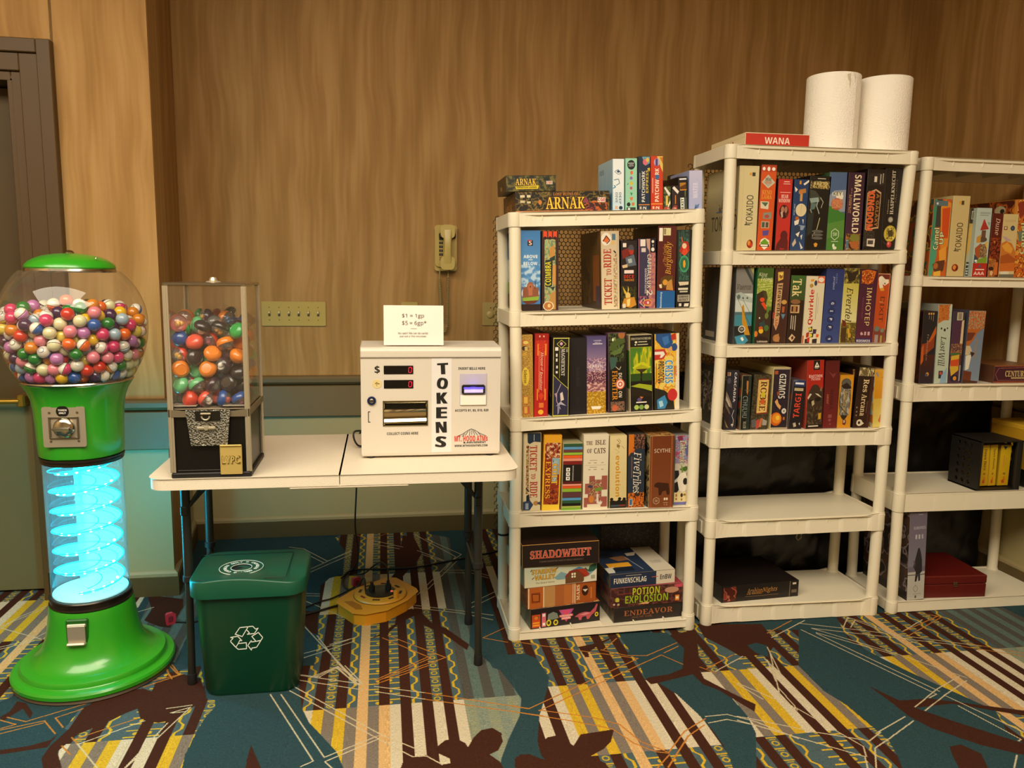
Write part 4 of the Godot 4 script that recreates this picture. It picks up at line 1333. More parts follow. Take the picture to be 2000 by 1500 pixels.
# ---------------------------------------------------------------- game boxes
func game_boxes() -> void:
	var swatches := {}
	for b in BOXES:
		var w: float = b[4]
		var h: float = b[5]
		var d: float = b[6]
		var fr: Array = claim(maxi(24, int(w * 1500)), maxi(24, int(h * 1500)))
		var sh: int = fr[0]
		draw(b[12], sheets[sh], fr[1], int(w * 9000) + int(h * 1000))
		var uv_front := uvof(fr[1])
		var uvs := [uv_front, uv_front, uv_front, uv_front, uv_front, uv_front, uv_front]
		# side and lid prints must lie on the same sheet
		var side: Rect2 = Rect2()
		for k in 2:
			var spec: String = b[13 + k]
			if spec == "":
				spec = b[13]
			var big := spec.contains(";") 
			var key := "%d%s" % [sh, spec]
			var rr: Array
			if not big and swatches.has(key):
				rr = swatches[key]
			else:
				var pw := (int(d * 800) if k == 0 else int(w * 800)) if big else 12
				var ph := (int(h * 800) if k == 0 else int(d * 800)) if big else 12
				rr = claim(maxi(12, pw), maxi(12, ph))
				if rr[0] != sh:
					# the sheet turned over: print the front again on the new one
					sh = rr[0]
					fr = claim(maxi(24, int(w * 1500)), maxi(24, int(h * 1500)))
					draw(b[12], sheets[sh], fr[1], int(w * 9000) + int(h * 1000))
					uvs[0] = uvof(fr[1])
					if k == 1:
						rr = claim(12, 12)
						draw(b[13].split(";")[0], sheets[sh], rr[1])
						uvs[1] = uvof(rr[1])
						rr = claim(12, 12)
						spec = spec.split(";")[0]
				draw(spec, sheets[sh], rr[1], 3 + k)
				if not big:
					swatches["%d%s" % [sh, spec]] = rr
			uvs[1 + k] = uvof(rr[1])
			if k == 0:
				side = uvs[1]
				for i in [3, 4, 5, 6]:
					uvs[i] = Rect2(side.position + side.size * 0.02, side.size * 0.02)
		var st := mb()
		box(st, Vector3(w / 2, h / 2, -d / 2), Vector3(w, h, d), 0.0012, Transform3D(), uvs)
		var o := part(self, b[0], done(st), sheet_mats[sh])
		o.position = Vector3(b[1], b[2], b[3])
		o.basis = Basis(Vector3.UP, deg_to_rad(b[8])) * Basis(Vector3.BACK, deg_to_rad(-b[7]))
		tag(o, b[10], b[9], b[11])

# ---------------------------------------------------------------- materials
var mats := {}

func lin(hex: String) -> Color:
	return Color.html(hex)

func mat(hex: String, rough := 0.6, metal := 0.0, extra := "") -> StandardMaterial3D:
	var key := "%s|%s|%s|%s" % [hex, rough, metal, extra]
	if mats.has(key):
		return mats[key]
	var m := StandardMaterial3D.new()
	m.albedo_color = Color.html(hex)
	m.roughness = rough
	m.metallic = metal
	if extra.contains("coat"):
		m.clearcoat_enabled = true
		m.clearcoat = 0.6
		m.clearcoat_roughness = 0.12
	if extra.contains("glow"):
		m.emission_enabled = true
		m.emission = Color.html(hex)
		m.emission_energy_multiplier = float(extra.split(":")[1])
	if extra.contains("pane"):
		m.transparency = BaseMaterial3D.TRANSPARENCY_ALPHA
		m.albedo_color.a = float(extra.split(":")[1])
	if extra.contains("two"):
		m.cull_mode = BaseMaterial3D.CULL_DISABLED
	if extra.contains("hammer"):
		m.normal_enabled = true
		m.normal_texture = bumps(0.35, 64)
		m.normal_scale = 3.5
		m.uv1_triplanar = true
		m.uv1_scale = Vector3(7, 7, 7)
	if extra.contains("grainy"):
		m.normal_enabled = true
		m.normal_texture = bumps(0.25, 256)
		m.normal_scale = 0.25
		m.uv1_triplanar = true
		m.uv1_scale = Vector3(5, 5, 5)
	if extra.contains("towel"):
		m.normal_enabled = true
		m.normal_texture = bumps(0.12, 128)
		m.normal_scale = 0.5
		m.uv1_triplanar = true
		m.uv1_scale = Vector3(9, 9, 9)
	mats[key] = m
	return m

var bump_made := {}
func bumps(freq: float, size: int) -> ImageTexture:
	if not bump_made.has(size):
		var n := FastNoiseLite.new()
		n.seed = size
		n.frequency = freq
		n.noise_type = FastNoiseLite.TYPE_SIMPLEX_SMOOTH
		var im := n.get_seamless_image(size, size)
		im.convert(Image.FORMAT_RGBA8)
		im.bump_map_to_normal_map(4.0)
		bump_made[size] = ImageTexture.create_from_image(im)
	return bump_made[size]

# ---------------------------------------------------------------- nodes
var used := {}

func numbered(called: String) -> String:
	var n: int = used.get(called, 0)
	used[called] = n + 1
	return called if n == 0 else "%s_%03d" % [called, n]

func thing(called: String, label: String, category: String, at := Vector3.ZERO, turn := 0.0, group := "") -> Node3D:
	var o := Node3D.new()
	o.name = numbered(called)
	add_child(o)
	o.position = at
	o.rotation.y = turn
	tag(o, label, category, group)
	return o

func tag(o: Node3D, label: String, category: String, group := "") -> void:
	o.set_meta("label", label)
	o.set_meta("category", category)
	if group:
		o.set_meta("group", group)

func part(parent: Node, called: String, mesh: Mesh, m: Material, label := "") -> MeshInstance3D:
	var o := MeshInstance3D.new()
	o.name = called if parent != self else numbered(called)
	o.mesh = mesh
	o.material_override = m
	parent.add_child(o, true)
	if label:
		o.set_meta("label", label)
	return o

func struct(called: String, mesh: Mesh, m: Material) -> MeshInstance3D:
	var o := part(self, called, mesh, m)
	o.set_meta("kind", "structure")
	return o

# ---------------------------------------------------------------- meshes
func mb() -> SurfaceTool:
	var st := SurfaceTool.new()
	st.begin(Mesh.PRIMITIVE_TRIANGLES)
	return st

func done(st: SurfaceTool) -> ArrayMesh:
	st.generate_normals()
	return st.commit()

# corners run anticlockwise seen from outside
func quad(st: SurfaceTool, a: Vector3, b: Vector3, c: Vector3, d: Vector3, uv := Rect2(0, 0, 1, 1)) -> void:
	var p := [a, c, b, a, d, c]
	var t := [Vector2(0, 1), Vector2(1, 0), Vector2(1, 1), Vector2(0, 1), Vector2(0, 0), Vector2(1, 0)]
	for i in 6:
		st.set_uv(uv.position + uv.size * t[i])
		st.add_vertex(p[i])

func tri(st: SurfaceTool, a: Vector3, b: Vector3, c: Vector3) -> void:
	for p in [a, c, b]:
		st.set_uv(Vector2(p.x, p.y))
		st.add_vertex(p)

# box with cut edges; uvs for [front, left, top, right, back, bottom], edges take the last
func box(st: SurfaceTool, c: Vector3, s: Vector3, bev := 0.002, t := Transform3D(), uvs: Array = []) -> void:
	st.set_smooth_group(-1)
	var h := s / 2
	var b := minf(bev, minf(h.x, minf(h.y, h.z)) * 0.9)
	var U := func(i: int) -> Rect2: return uvs[i] if uvs.size() > i else Rect2(0, 0, 1, 1)
	var E: Rect2 = uvs[6] if uvs.size() > 6 else Rect2(0, 0, 1, 1)
	var V := func(x: float, y: float, z: float) -> Vector3: return t * (c + Vector3(x, y, z))
	var X := h.x
	var Y := h.y
	var Z := h.z
	quad(st, V.call(-X + b, -Y + b, Z), V.call(X - b, -Y + b, Z), V.call(X - b, Y - b, Z), V.call(-X + b, Y - b, Z), U.call(0))
	quad(st, V.call(-X, -Y + b, -Z + b), V.call(-X, -Y + b, Z - b), V.call(-X, Y - b, Z - b), V.call(-X, Y - b, -Z + b), U.call(1))
	quad(st, V.call(-X + b, Y, Z - b), V.call(X - b, Y, Z - b), V.call(X - b, Y, -Z + b), V.call(-X + b, Y, -Z + b), U.call(2))
	quad(st, V.call(X, -Y + b, Z - b), V.call(X, -Y + b, -Z + b), V.call(X, Y - b, -Z + b), V.call(X, Y - b, Z - b), U.call(3))
	quad(st, V.call(X - b, -Y + b, -Z), V.call(-X + b, -Y + b, -Z), V.call(-X + b, Y - b, -Z), V.call(X - b, Y - b, -Z), U.call(4))
	quad(st, V.call(-X + b, -Y, -Z + b), V.call(X - b, -Y, -Z + b), V.call(X - b, -Y, Z - b), V.call(-X + b, -Y, Z - b), U.call(5))
	if b <= 0.0:
		return
	for sx in [-1.0, 1.0]:
		for sy in [-1.0, 1.0]:
			var q := [V.call(sx * X, sy * (Y - b), Z - b), V.call(sx * X, sy * (Y - b), -Z + b), V.call(sx * (X - b), sy * Y, -Z + b), V.call(sx * (X - b), sy * Y, Z - b)]
			if sx * sy < 0:
				q.reverse()
			quad(st, q[0], q[1], q[2], q[3], E)
			var q2 := [V.call(sx * (X - b), Y - b, sy * Z), V.call(sx * (X - b), -Y + b, sy * Z), V.call(sx * X, -Y + b, sy * (Z - b)), V.call(sx * X, Y - b, sy * (Z - b))]
			if sx * sy < 0:
				q2.reverse()
			quad(st, q2[0], q2[1], q2[2], q2[3], E)
			var q3 := [V.call(-X + b, sx * Y, sy * (Z - b)), V.call(-X + b, sx * (Y - b), sy * Z), V.call(X - b, sx * (Y - b), sy * Z), V.call(X - b, sx * Y, sy * (Z - b))]
			if sx * sy < 0:
				q3.reverse()
			quad(st, q3[0], q3[1], q3[2], q3[3], E)
			for sz in [-1.0, 1.0]:
				var w := [V.call(sx * X, sy * (Y - b), sz * (Z - b)), V.call(sx * (X - b), sy * Y, sz * (Z - b)), V.call(sx * (X - b), sy * (Y - b), sz * Z)]
				if sx * sy * sz < 0:
					w.reverse()
				tri(st, w[0], w[1], w[2])

func boxmesh(s: Vector3, bev := 0.002, c := Vector3.ZERO) -> ArrayMesh:
	var st := mb()
	box(st, c, s, bev)
	return done(st)

# turned shape: profile of (radius, height) from bottom to top along its outside; squash flattens the front (+z)
func lathe(st: SurfaceTool, prof: Array, seg := 48, at := Vector3.ZERO, flat := 0.0, sharp := 32.0, t := Transform3D()) -> void:
	var grp := 1
	for i in prof.size() - 1:
		if i > 0:
			var d1: Vector2 = prof[i] - prof[i - 1]
			var d2: Vector2 = prof[i + 1] - prof[i]
			if absf(rad_to_deg(d1.angle_to(d2))) > sharp:
				grp += 1
		st.set_smooth_group(grp)
		for k in seg:
			var p := []
			for e in [[i, k], [i, k + 1], [i + 1, k + 1], [i + 1, k]]:
				var a: float = TAU * (e[1] % seg) / seg
				var r: float = prof[e[0]].x
				var v := Vector3(sin(a) * r, prof[e[0]].y, cos(a) * r)
				if flat > 0.0:
					v.z = minf(v.z, lerpf(v.z, r * (1.0 - flat), smoothstep(r * (1.0 - flat * 2.2), r * (1.0 - flat), v.z)))
				p.append(t * (at + v))
			if prof[i].x < 1e-6:
				tri(st, p[0], p[2], p[3])
			elif prof[i + 1].x < 1e-6:
				tri(st, p[0], p[1], p[2])
			else:
				quad(st, p[0], p[1], p[2], p[3], Rect2(float(k) / seg, 1.0 - float(i + 1) / prof.size(), 1.0 / seg, 1.0 / prof.size()))

func lathemesh(prof: Array, seg := 48, flat := 0.0) -> ArrayMesh:
	var st := mb()
	lathe(st, prof, seg, Vector3.ZERO, flat)
	return done(st)

func arcs(cx: float, cy: float, r: float, a0: float, a1: float, n: int) -> Array:
	var o := []
	for i in n + 1:
		var a := deg_to_rad(lerpf(a0, a1, float(i) / n))
		o.append(Vector2(cx + cos(a) * r, cy + sin(a) * r))
	return o

# a round bar through points
func tube(st: SurfaceTool, pts: Array, r: float, seg := 10, caps := true, closed := false) -> void:
	var n := pts.size()
	var up := Vector3.UP
	var rings := []
	var prev := Vector3.ZERO
	for i in n:
		var d: Vector3
		if closed:
			d = pts[(i + 1) % n] - pts[(i - 1 + n) % n]
		else:
			d = pts[mini(i + 1, n - 1)] - pts[maxi(i - 1, 0)]
		d = d.normalized()
		if i == 0:
			prev = d.cross(Vector3.RIGHT if absf(d.x) < 0.9 else Vector3.UP).normalized()
		else:
			prev = (prev - d * prev.dot(d)).normalized()
		var q := d.cross(prev)
		var ring := []
		for k in seg:
			var a := TAU * k / seg
			ring.append(pts[i] + (prev * cos(a) + q * sin(a)) * r)
		rings.append(ring)
	st.set_smooth_group(1)
	for i in (n if closed else n - 1):
		var j := (i + 1) % n
		for k in seg:
			var l := (k + 1) % seg
			quad(st, rings[i][k], rings[i][l], rings[j][l], rings[j][k])
	if caps and not closed:
		st.set_smooth_group(-1)
		for k in range(1, seg - 1):
			tri(st, rings[0][0], rings[0][k + 1], rings[0][k])
			tri(st, rings[n - 1][0], rings[n - 1][k], rings[n - 1][k + 1])

func tubemesh(pts: Array, r: float, seg := 10, closed := false) -> ArrayMesh:
	var st := mb()
	tube(st, pts, r, seg, true, closed)
	return done(st)

# flat outline (x, y; anticlockwise) pushed from z0 to z1, its front edge cut by bev
func prism(st: SurfaceTool, poly: PackedVector2Array, z0: float, z1: float, bev := 0.0, t := Transform3D(), smooth := false) -> void:
	if not Geometry2D.is_polygon_clockwise(poly):
		pass
	else:
		poly.reverse()
	var ids := Geometry2D.triangulate_polygon(poly)
	var n := poly.size()
	var inner := PackedVector2Array()
	for i in n:
		var a := poly[(i - 1 + n) % n]
		var b := poly[i]
		var c := poly[(i + 1) % n]
		var n1 := (b - a).normalized().orthogonal()
		var n2 := (c - b).normalized().orthogonal()
		var m := (n1 + n2)
		m = m / maxf(0.4, m.length_squared() / 2.0) if m.length() > 1e-4 else n1
		inner.append(b + m * bev)
	st.set_smooth_group(-1)
	for i in range(0, ids.size(), 3):
		var a := [ids[i], ids[i + 1], ids[i + 2]]
		var area := (poly[a[1]] - poly[a[0]]).cross(poly[a[2]] - poly[a[0]])
		if area < 0:
			a.reverse()
		tri(st, t * Vector3(inner[a[0]].x, inner[a[0]].y, z1), t * Vector3(inner[a[1]].x, inner[a[1]].y, z1), t * Vector3(inner[a[2]].x, inner[a[2]].y, z1))
		tri(st, t * Vector3(poly[a[0]].x, poly[a[0]].y, z0), t * Vector3(poly[a[2]].x, poly[a[2]].y, z0), t * Vector3(poly[a[1]].x, poly[a[1]].y, z0))
	for i in n:
		var j := (i + 1) % n
		var p := poly[i]
		var q := poly[j]
		st.set_smooth_group(2 if smooth else -1)
		quad(st, t * Vector3(p.x, p.y, z0), t * Vector3(q.x, q.y, z0), t * Vector3(q.x, q.y, z1 - bev), t * Vector3(p.x, p.y, z1 - bev))
		if bev > 0.0:
			st.set_smooth_group(3 if smooth else -1)
			quad(st, t * Vector3(p.x, p.y, z1 - bev), t * Vector3(q.x, q.y, z1 - bev), t * Vector3(inner[j].x, inner[j].y, z1), t * Vector3(inner[i].x, inner[i].y, z1))

func prismmesh(poly: PackedVector2Array, z0: float, z1: float, bev := 0.0, smooth := false) -> ArrayMesh:
	var st := mb()
	prism(st, poly, z0, z1, bev, Transform3D(), smooth)
	return done(st)

func roundrect(x0: float, y0: float, x1: float, y1: float, r: float, n := 5) -> PackedVector2Array:
	var o := PackedVector2Array()
	for q in [[x1 - r, y0 + r, -90.0], [x1 - r, y1 - r, 0.0], [x0 + r, y1 - r, 90.0], [x0 + r, y0 + r, 180.0]]:
		for p in arcs(q[0], q[1], r, q[2], q[2] + 90.0, n):
			o.append(p)
	return o

func circle(cx: float, cy: float, r: float, n := 24) -> PackedVector2Array:
	var o := PackedVector2Array()
	for i in n:
		o.append(Vector2(cx + cos(TAU * i / n) * r, cy + sin(TAU * i / n) * r))
	return o

func smoothpath(pts: Array, per := 8) -> Array:
	var c := Curve3D.new()
	for i in pts.size():
		var d: Vector3 = (pts[mini(i + 1, pts.size() - 1)] - pts[maxi(i - 1, 0)]) / 6.0
		c.add_point(pts[i], -d, d)
	var o := []
	for i in pts.size() - 1:
		for k in per:
			o.append(c.sample(i, float(k) / per))
	o.append(pts[pts.size() - 1])
	return o

func moved(x: float, y: float, z: float, rx := 0.0, ry := 0.0, rz := 0.0) -> Transform3D:
	return Transform3D(Basis.from_euler(Vector3(deg_to_rad(rx), deg_to_rad(ry), deg_to_rad(rz))), Vector3(x, y, z))

# raised lettering as geometry; h is the cap height box, fitted to width w when w > 0
func letters(parent: Node, called: String, s: String, at: Vector3, w: float, h: float, m: Material, bold := true, deep := 0.0006) -> MeshInstance3D:
	var f := SystemFont.new()
	f.font_names = PackedStringArray(["Droid Sans"])
	f.font_weight = 700 if bold else 400
	var t := TextMesh.new()
	t.font = f
	t.text = s
	t.font_size = 48
	t.pixel_size = 0.01
	t.depth = 0.02
	t.curve_step = 2.0
	var bb := t.get_aabb()
	var o := part(parent, called, t, m)
	o.scale = Vector3(w / bb.size.x if w > 0.0 else h / bb.size.y, h / bb.size.y, deep / 0.02)
	o.position = at - Vector3(bb.get_center().x * o.scale.x, bb.get_center().y * o.scale.y, 0)
	return o

# ---------------------------------------------------------------- print: pictures for flat printed faces
var sheets: Array[Image] = []
var sheet_mats: Array[StandardMaterial3D] = []
var pen := Vector2i.ZERO
var row := 0
const SIDE := 2048

func claim(w: int, h: int) -> Array:
	if sheets.is_empty() or (pen.x + w > SIDE and pen.y + row + h > SIDE) or pen.y + h > SIDE:
		sheets.append(Image.create(SIDE, SIDE, false, Image.FORMAT_RGB8))
		var m := StandardMaterial3D.new()
		m.roughness = 0.42
		sheet_mats.append(m)
		pen = Vector2i.ZERO
		row = 0
	elif pen.x + w > SIDE:
		pen = Vector2i(0, pen.y + row)
		row = 0
	var r := Rect2i(pen.x, pen.y, w, h)
	pen.x += w
	row = maxi(row, h)
	return [sheets.size() - 1, r]

func uvof(r: Rect2i) -> Rect2:
	return Rect2((r.position.x + 0.6) / float(SIDE), (r.position.y + 0.6) / float(SIDE), (r.size.x - 1.2) / float(SIDE), (r.size.y - 1.2) / float(SIDE))

func print_done() -> void:
	for i in sheets.size():
		sheet_mats[i].albedo_texture = ImageTexture.create_from_image(sheets[i])

var faces := {}
var words_made := {}

func font_of(k: String) -> SystemFont:
	if not faces.has(k):
		var f := SystemFont.new()
		f.font_names = PackedStringArray(["Droid Serif" if k in "sri" else ("Droid Sans Mono" if k == "m" else "Droid Sans")])
		f.font_weight = 700 if k in "bs" else 400
		faces[k] = f
	return faces[k]

# the strokes of a word as a grey picture, cropped to its ink
func word(s: String, k: String) -> Image:
	var key := k + s
	if words_made.has(key):
		return words_made[key]
	var ts := TextServerManager.get_primary_interface()
	var tl := TextLine.new()
	tl.add_string(s, font_of(k), 56)
	var wide := int(tl.get_size().x) + 24
	var im := Image.create(wide, 110, false, Image.FORMAT_L8)
	var x := 12.0
	for g in ts.shaped_text_get_glyphs(tl.get_rid()):
		var rid: RID = g.font_rid
		var sz := Vector2i(56, 0)
		ts.font_render_glyph(rid, sz, g.index)
		var ti: int = ts.font_get_glyph_texture_idx(rid, sz, g.index)
		if ti >= 0:
			var src: Image = ts.font_get_texture_image(rid, sz, ti)
			var r: Rect2 = ts.font_get_glyph_uv_rect(rid, sz, g.index)
			var off: Vector2 = ts.font_get_glyph_offset(rid, sz, g.index)
			for yy in int(r.size.y):
				for xx in int(r.size.x):
					var a := src.get_pixel(int(r.position.x) + xx, int(r.position.y) + yy).a
					if a > 0.0:
						var px := int(x + off.x + g.offset.x) + xx
						var py := 70 + int(off.y + g.offset.y) + yy
						if px >= 0 and py >= 0 and px < wide and py < 110:
							im.set_pixel(px, py, Color(maxf(a, im.get_pixel(px, py).r), 0, 0))
		x += g.advance
	if k == "i":
		var sl := Image.create(wide + 30, 110, false, Image.FORMAT_L8)
		for yy in 110:
			sl.blit_rect(im, Rect2i(0, yy, wide, 1), Vector2i(int(30 - yy * 0.26), yy))
		im = sl
	var lo := Vector2i(9999, 9999)
	var hi := Vector2i(-1, -1)
	for yy in im.get_height():
		for xx in im.get_width():
			if im.get_pixel(xx, yy).r > 0.1:
				lo = Vector2i(mini(lo.x, xx), mini(lo.y, yy))
				hi = Vector2i(maxi(hi.x, xx), maxi(hi.y, yy))
	if hi.x < 0:
		lo = Vector2i.ZERO
		hi = Vector2i(3, 3)
	im = im.get_region(Rect2i(lo, hi - lo + Vector2i.ONE))
	words_made[key] = im
	return im

func stamp(im: Image, clip: Rect2i, ink: Image, at: Vector2i, c: Color) -> void:
	for y in ink.get_height():
		var py := at.y + y
		if py < clip.position.y or py >= clip.end.y:
			continue
		for x in ink.get_width():
			var px := at.x + x
			if px < clip.position.x or px >= clip.end.x:
				continue
			var a := ink.get_pixel(x, y).r * c.a
			if a > 0.02:
				im.set_pixel(px, py, im.get_pixel(px, py).lerp(c, a))

# one printed face from a list of strokes; all places are shares of the face, from its top left
func draw(spec: String, im: Image, r: Rect2i, salt := 1) -> void:
	var W := float(r.size.x)
	var H := float(r.size.y)
	var X0 := float(r.position.x)
	var Y0 := float(r.position.y)
	for cmd in spec.split(";", false):
		var a := cmd.strip_edges().split(" ", false)
		if a.is_empty():
			continue
		match a[0]:
			"F":
				im.fill_rect(r, Color.html(a[1]))
			"R":
				im.fill_rect(Rect2i(int(X0 + float(a[1]) * W), int(Y0 + float(a[2]) * H), maxi(1, int(float(a[3]) * W)), maxi(1, int(float(a[4]) * H))).intersection(r), Color.html(a[5]))
			"G":
				var h := int(float(a[4]) * H)
				for y in h:
					im.fill_rect(Rect2i(int(X0 + float(a[1]) * W), int(Y0 + float(a[2]) * H) + y, int(float(a[3]) * W), 1).intersection(r), Color.html(a[5]).lerp(Color.html(a[6]), float(y) / h))
			"E":
				var c := Vector2(X0 + float(a[1]) * W, Y0 + float(a[2]) * H)
				var e := Vector2(float(a[3]) * W, float(a[4]) * H)
				var col := Color.html(a[5])
				for y in range(maxi(r.position.y, int(c.y - e.y)), mini(r.end.y, int(c.y + e.y) + 1)):
					var k := 1.0 - pow((y - c.y) / e.y, 2)
					if k > 0.0:
						var s := sqrt(k) * e.x
						im.fill_rect(Rect2i(int(c.x - s), y, maxi(1, int(2 * s)), 1).intersection(r), col)
			"N":
				var q := Rect2i(int(X0 + float(a[1]) * W), int(Y0 + float(a[2]) * H), int(float(a[3]) * W), int(float(a[4]) * H)).intersection(r)
				var fx := float(a[5]) / W
				var fy := float(a[6]) / W
				var cols := []
				for i in range(7, a.size()):
					cols.append(Color.html(a[i]))
				var n := FastNoiseLite.new()
				n.seed = salt * 17 + cols.size()
				n.frequency = 1.0
				n.fractal_octaves = 3
				n.domain_warp_enabled = false
				var m := cols.size()
				for y in q.size.y:
					for x in q.size.x:
						var v := (n.get_noise_2d((q.position.x + x) * fx, (q.position.y + y) * fy) * 1.5 + 0.5) * m
						v = clampf(v, 0.0, m - 0.01)
						var i := int(v)
						var f := smoothstep(0.72, 1.0, v - i)
						im.set_pixel(q.position.x + x, q.position.y + y, cols[i].lerp(cols[mini(i + 1, m - 1)], f))
			"P":
				var pg := PackedVector2Array()
				for i in range(2, a.size() - 1, 2):
					pg.append(Vector2(X0 + float(a[i]) * W, Y0 + float(a[i + 1]) * H))
				fill_poly(im, r, pg, Color.html(a[1]))
			"L":
				for i in range(3, a.size() - 3, 2):
					var p := Vector2(X0 + float(a[i]) * W, Y0 + float(a[i + 1]) * H)
					var p2 := Vector2(X0 + float(a[i + 2]) * W, Y0 + float(a[i + 3]) * H)
					var o := (p2 - p).normalized().orthogonal() * float(a[2]) * W / 2.0
					fill_poly(im, r, PackedVector2Array([p + o, p2 + o, p2 - o, p - o]), Color.html(a[1]))
			"T":
				var s := a[1].replace("_", " ")
				var rot := a[8] if a.size() > 8 else "0"
				var w := maxi(2, int(float(a[4]) * W))
				var h := maxi(2, int(float(a[5]) * H))
				var ink: Image = word(s, a[7]).duplicate()
				if rot == "0":
					ink.resize(w, h, Image.INTERPOLATE_LANCZOS)
				else:
					ink.resize(h, w, Image.INTERPOLATE_LANCZOS)
					ink.rotate_90(CLOCKWISE if rot == "1" else COUNTERCLOCKWISE)
				var at := Vector2i(int(X0 + float(a[2]) * W), int(Y0 + float(a[3]) * H))
				if a.size() > 9:
					var d := maxi(1, int(W * (0.018 if a.size() < 11 else float(a[10]))))
					for o in [Vector2i(d, 0), Vector2i(-d, 0), Vector2i(0, d), Vector2i(0, -d), Vector2i(d, d), Vector2i(-d, d), Vector2i(d, -d), Vector2i(-d, -d)]:
						stamp(im, r, ink, at + o, Color.html(a[9]))
				stamp(im, r, ink, at, Color.html(a[6]))

func fill_poly(im: Image, r: Rect2i, pg: PackedVector2Array, c: Color) -> void:
	var lo := 1e9
	var hi := -1e9
	for p in pg:
		lo = minf(lo, p.y)
		hi = maxf(hi, p.y)
	for y in range(maxi(r.position.y, int(floor(lo))), mini(r.end.y, int(ceil(hi)) + 1)):
		var yy := y + 0.5
		var xs := []
		for i in pg.size():
			var p := pg[i]
			var q := pg[(i + 1) % pg.size()]
			if (p.y <= yy) != (q.y <= yy):
				xs.append(p.x + (yy - p.y) / (q.y - p.y) * (q.x - p.x))
		xs.sort()
		for i in range(0, xs.size() - 1, 2):
			var x0 := int(round(xs[i]))
			im.fill_rect(Rect2i(x0, y, maxi(1, int(round(xs[i + 1])) - x0), 1).intersection(r), c)

# ---------------------------------------------------------------- measured places, in metres
const UNITS := [
	[[0.4307, 1.5591, 1.1525, 1.5911, 1.2738, 0.05, 0], [0.4389, 1.217, 1.1588, 1.2372, 1.2807, 0.0539, 0], [0.4464, 0.8351, 1.1726, 0.8621, 1.2883, 0.0472, 0], [0.4464, 0.4886, 1.1758, 0.4885, 1.2953, 0.0552, 0], [0.4492, 0.046, 1.1782, 0.0599, 1.3043, 0.045, 3]],
	[[1.21, 1.8169, 1.9703, 1.8203, 1.2932, 0.0492, 0], [1.2173, 1.4428, 1.9603, 1.4593, 1.2894, 0.0512, 0], [1.2154, 1.1011, 1.959, 1.1071, 1.286, 0.0478, 0], [1.2121, 0.7763, 1.9655, 0.7746, 1.2828, 0.0673, 1], [1.2137, 0.4246, 1.969, 0.4278, 1.2792, 0.0695, 1], [1.2173, 0.0818, 1.9719, 0.0745, 1.2758, 0.0735, 1]],
	[[2.008, 1.8052, 2.76, 1.8052, 1.27, 0.0484, 0], [2.006, 1.3633, 2.758, 1.3633, 1.27, 0.0401, 0], [2.008, 0.9446, 2.76, 0.9446, 1.27, 0.07, 1], [2.012, 0.5044, 2.764, 0.5004, 1.27, 0.0773, 2], [2.02, 0.0483, 2.772, 0.0443, 1.27, 0.0433, 2]],
]
# carpet pattern, in millimetres on the floor
const CARPET_ISLES := "0 -1750 0 -1020 0 -980 800 -1000 1250 -1200 1500 -1200 1660 -1350 1720 -1750 1700;0 -980 500 -800 500 -740 720 -720 1300 -900 1300;1 -918 1762 -883 1710 -939 1673 -933 1565 -846 1485 -820 1471 -767 1442 -743 1380 -628 1337 -563 1558 -535 1570 -526 1613 -542 1659 -553 1742 -555 1806 -559 1853 -552 1915 -532 2029 -849 1984 -904 1818;2 -250 62 -181 -36 223 -6 230 67 325 131 318 465 364 638 347 976 301 1314 358 1448 379 1577 229 1557 -234 1494 -246 1367 -246 1197 -270 829 -276 686 -243 602 -186 569 -196 250;2 -296 1382 341 1467 386 1503 410 1602 428 1694 406 1790 351 1911 318 1996 296 2088 -88 2034 -118 1976 -141 1898 -192 1806 -230 1741 -259 1658 -280 1535;3 430 0 750 0 750 1400 430 1400;3 476 1314 497 1405 527 1441 545 1574 515 1671 466 1799 435 1930 434 1999 451 2056 441 2139 920 2207 949 2127 959 2086 968 2019 968 1946 959 1859 935 1737 900 1660 863 1636 873 1559 874 1477 871 1331 881 1261 491 1258;4 1000 300 1300 300 1300 1350 1000 1350;4 1184 1301 1075 1566 1064 1654 1105 1778 1107 1887 1091 1978 1016 2133 974 2214 1088 2230 1578 1353;4 1365 1267 1447 1389 1433 1524 1431 1619 1427 1781 1452 1872 1461 1995 1466 2070 1442 2143 1421 2193 1364 2278 972 2222 1015 2136 1100 1960 1116 1860 1123 1784;5 1787 1270 1722 1461 1758 1600 1794 1708 1834 1800 1869 1878 1907 1969 1857 2073 1856 2139 1991 2099 2561 1500 2540 1272 2168 1237"
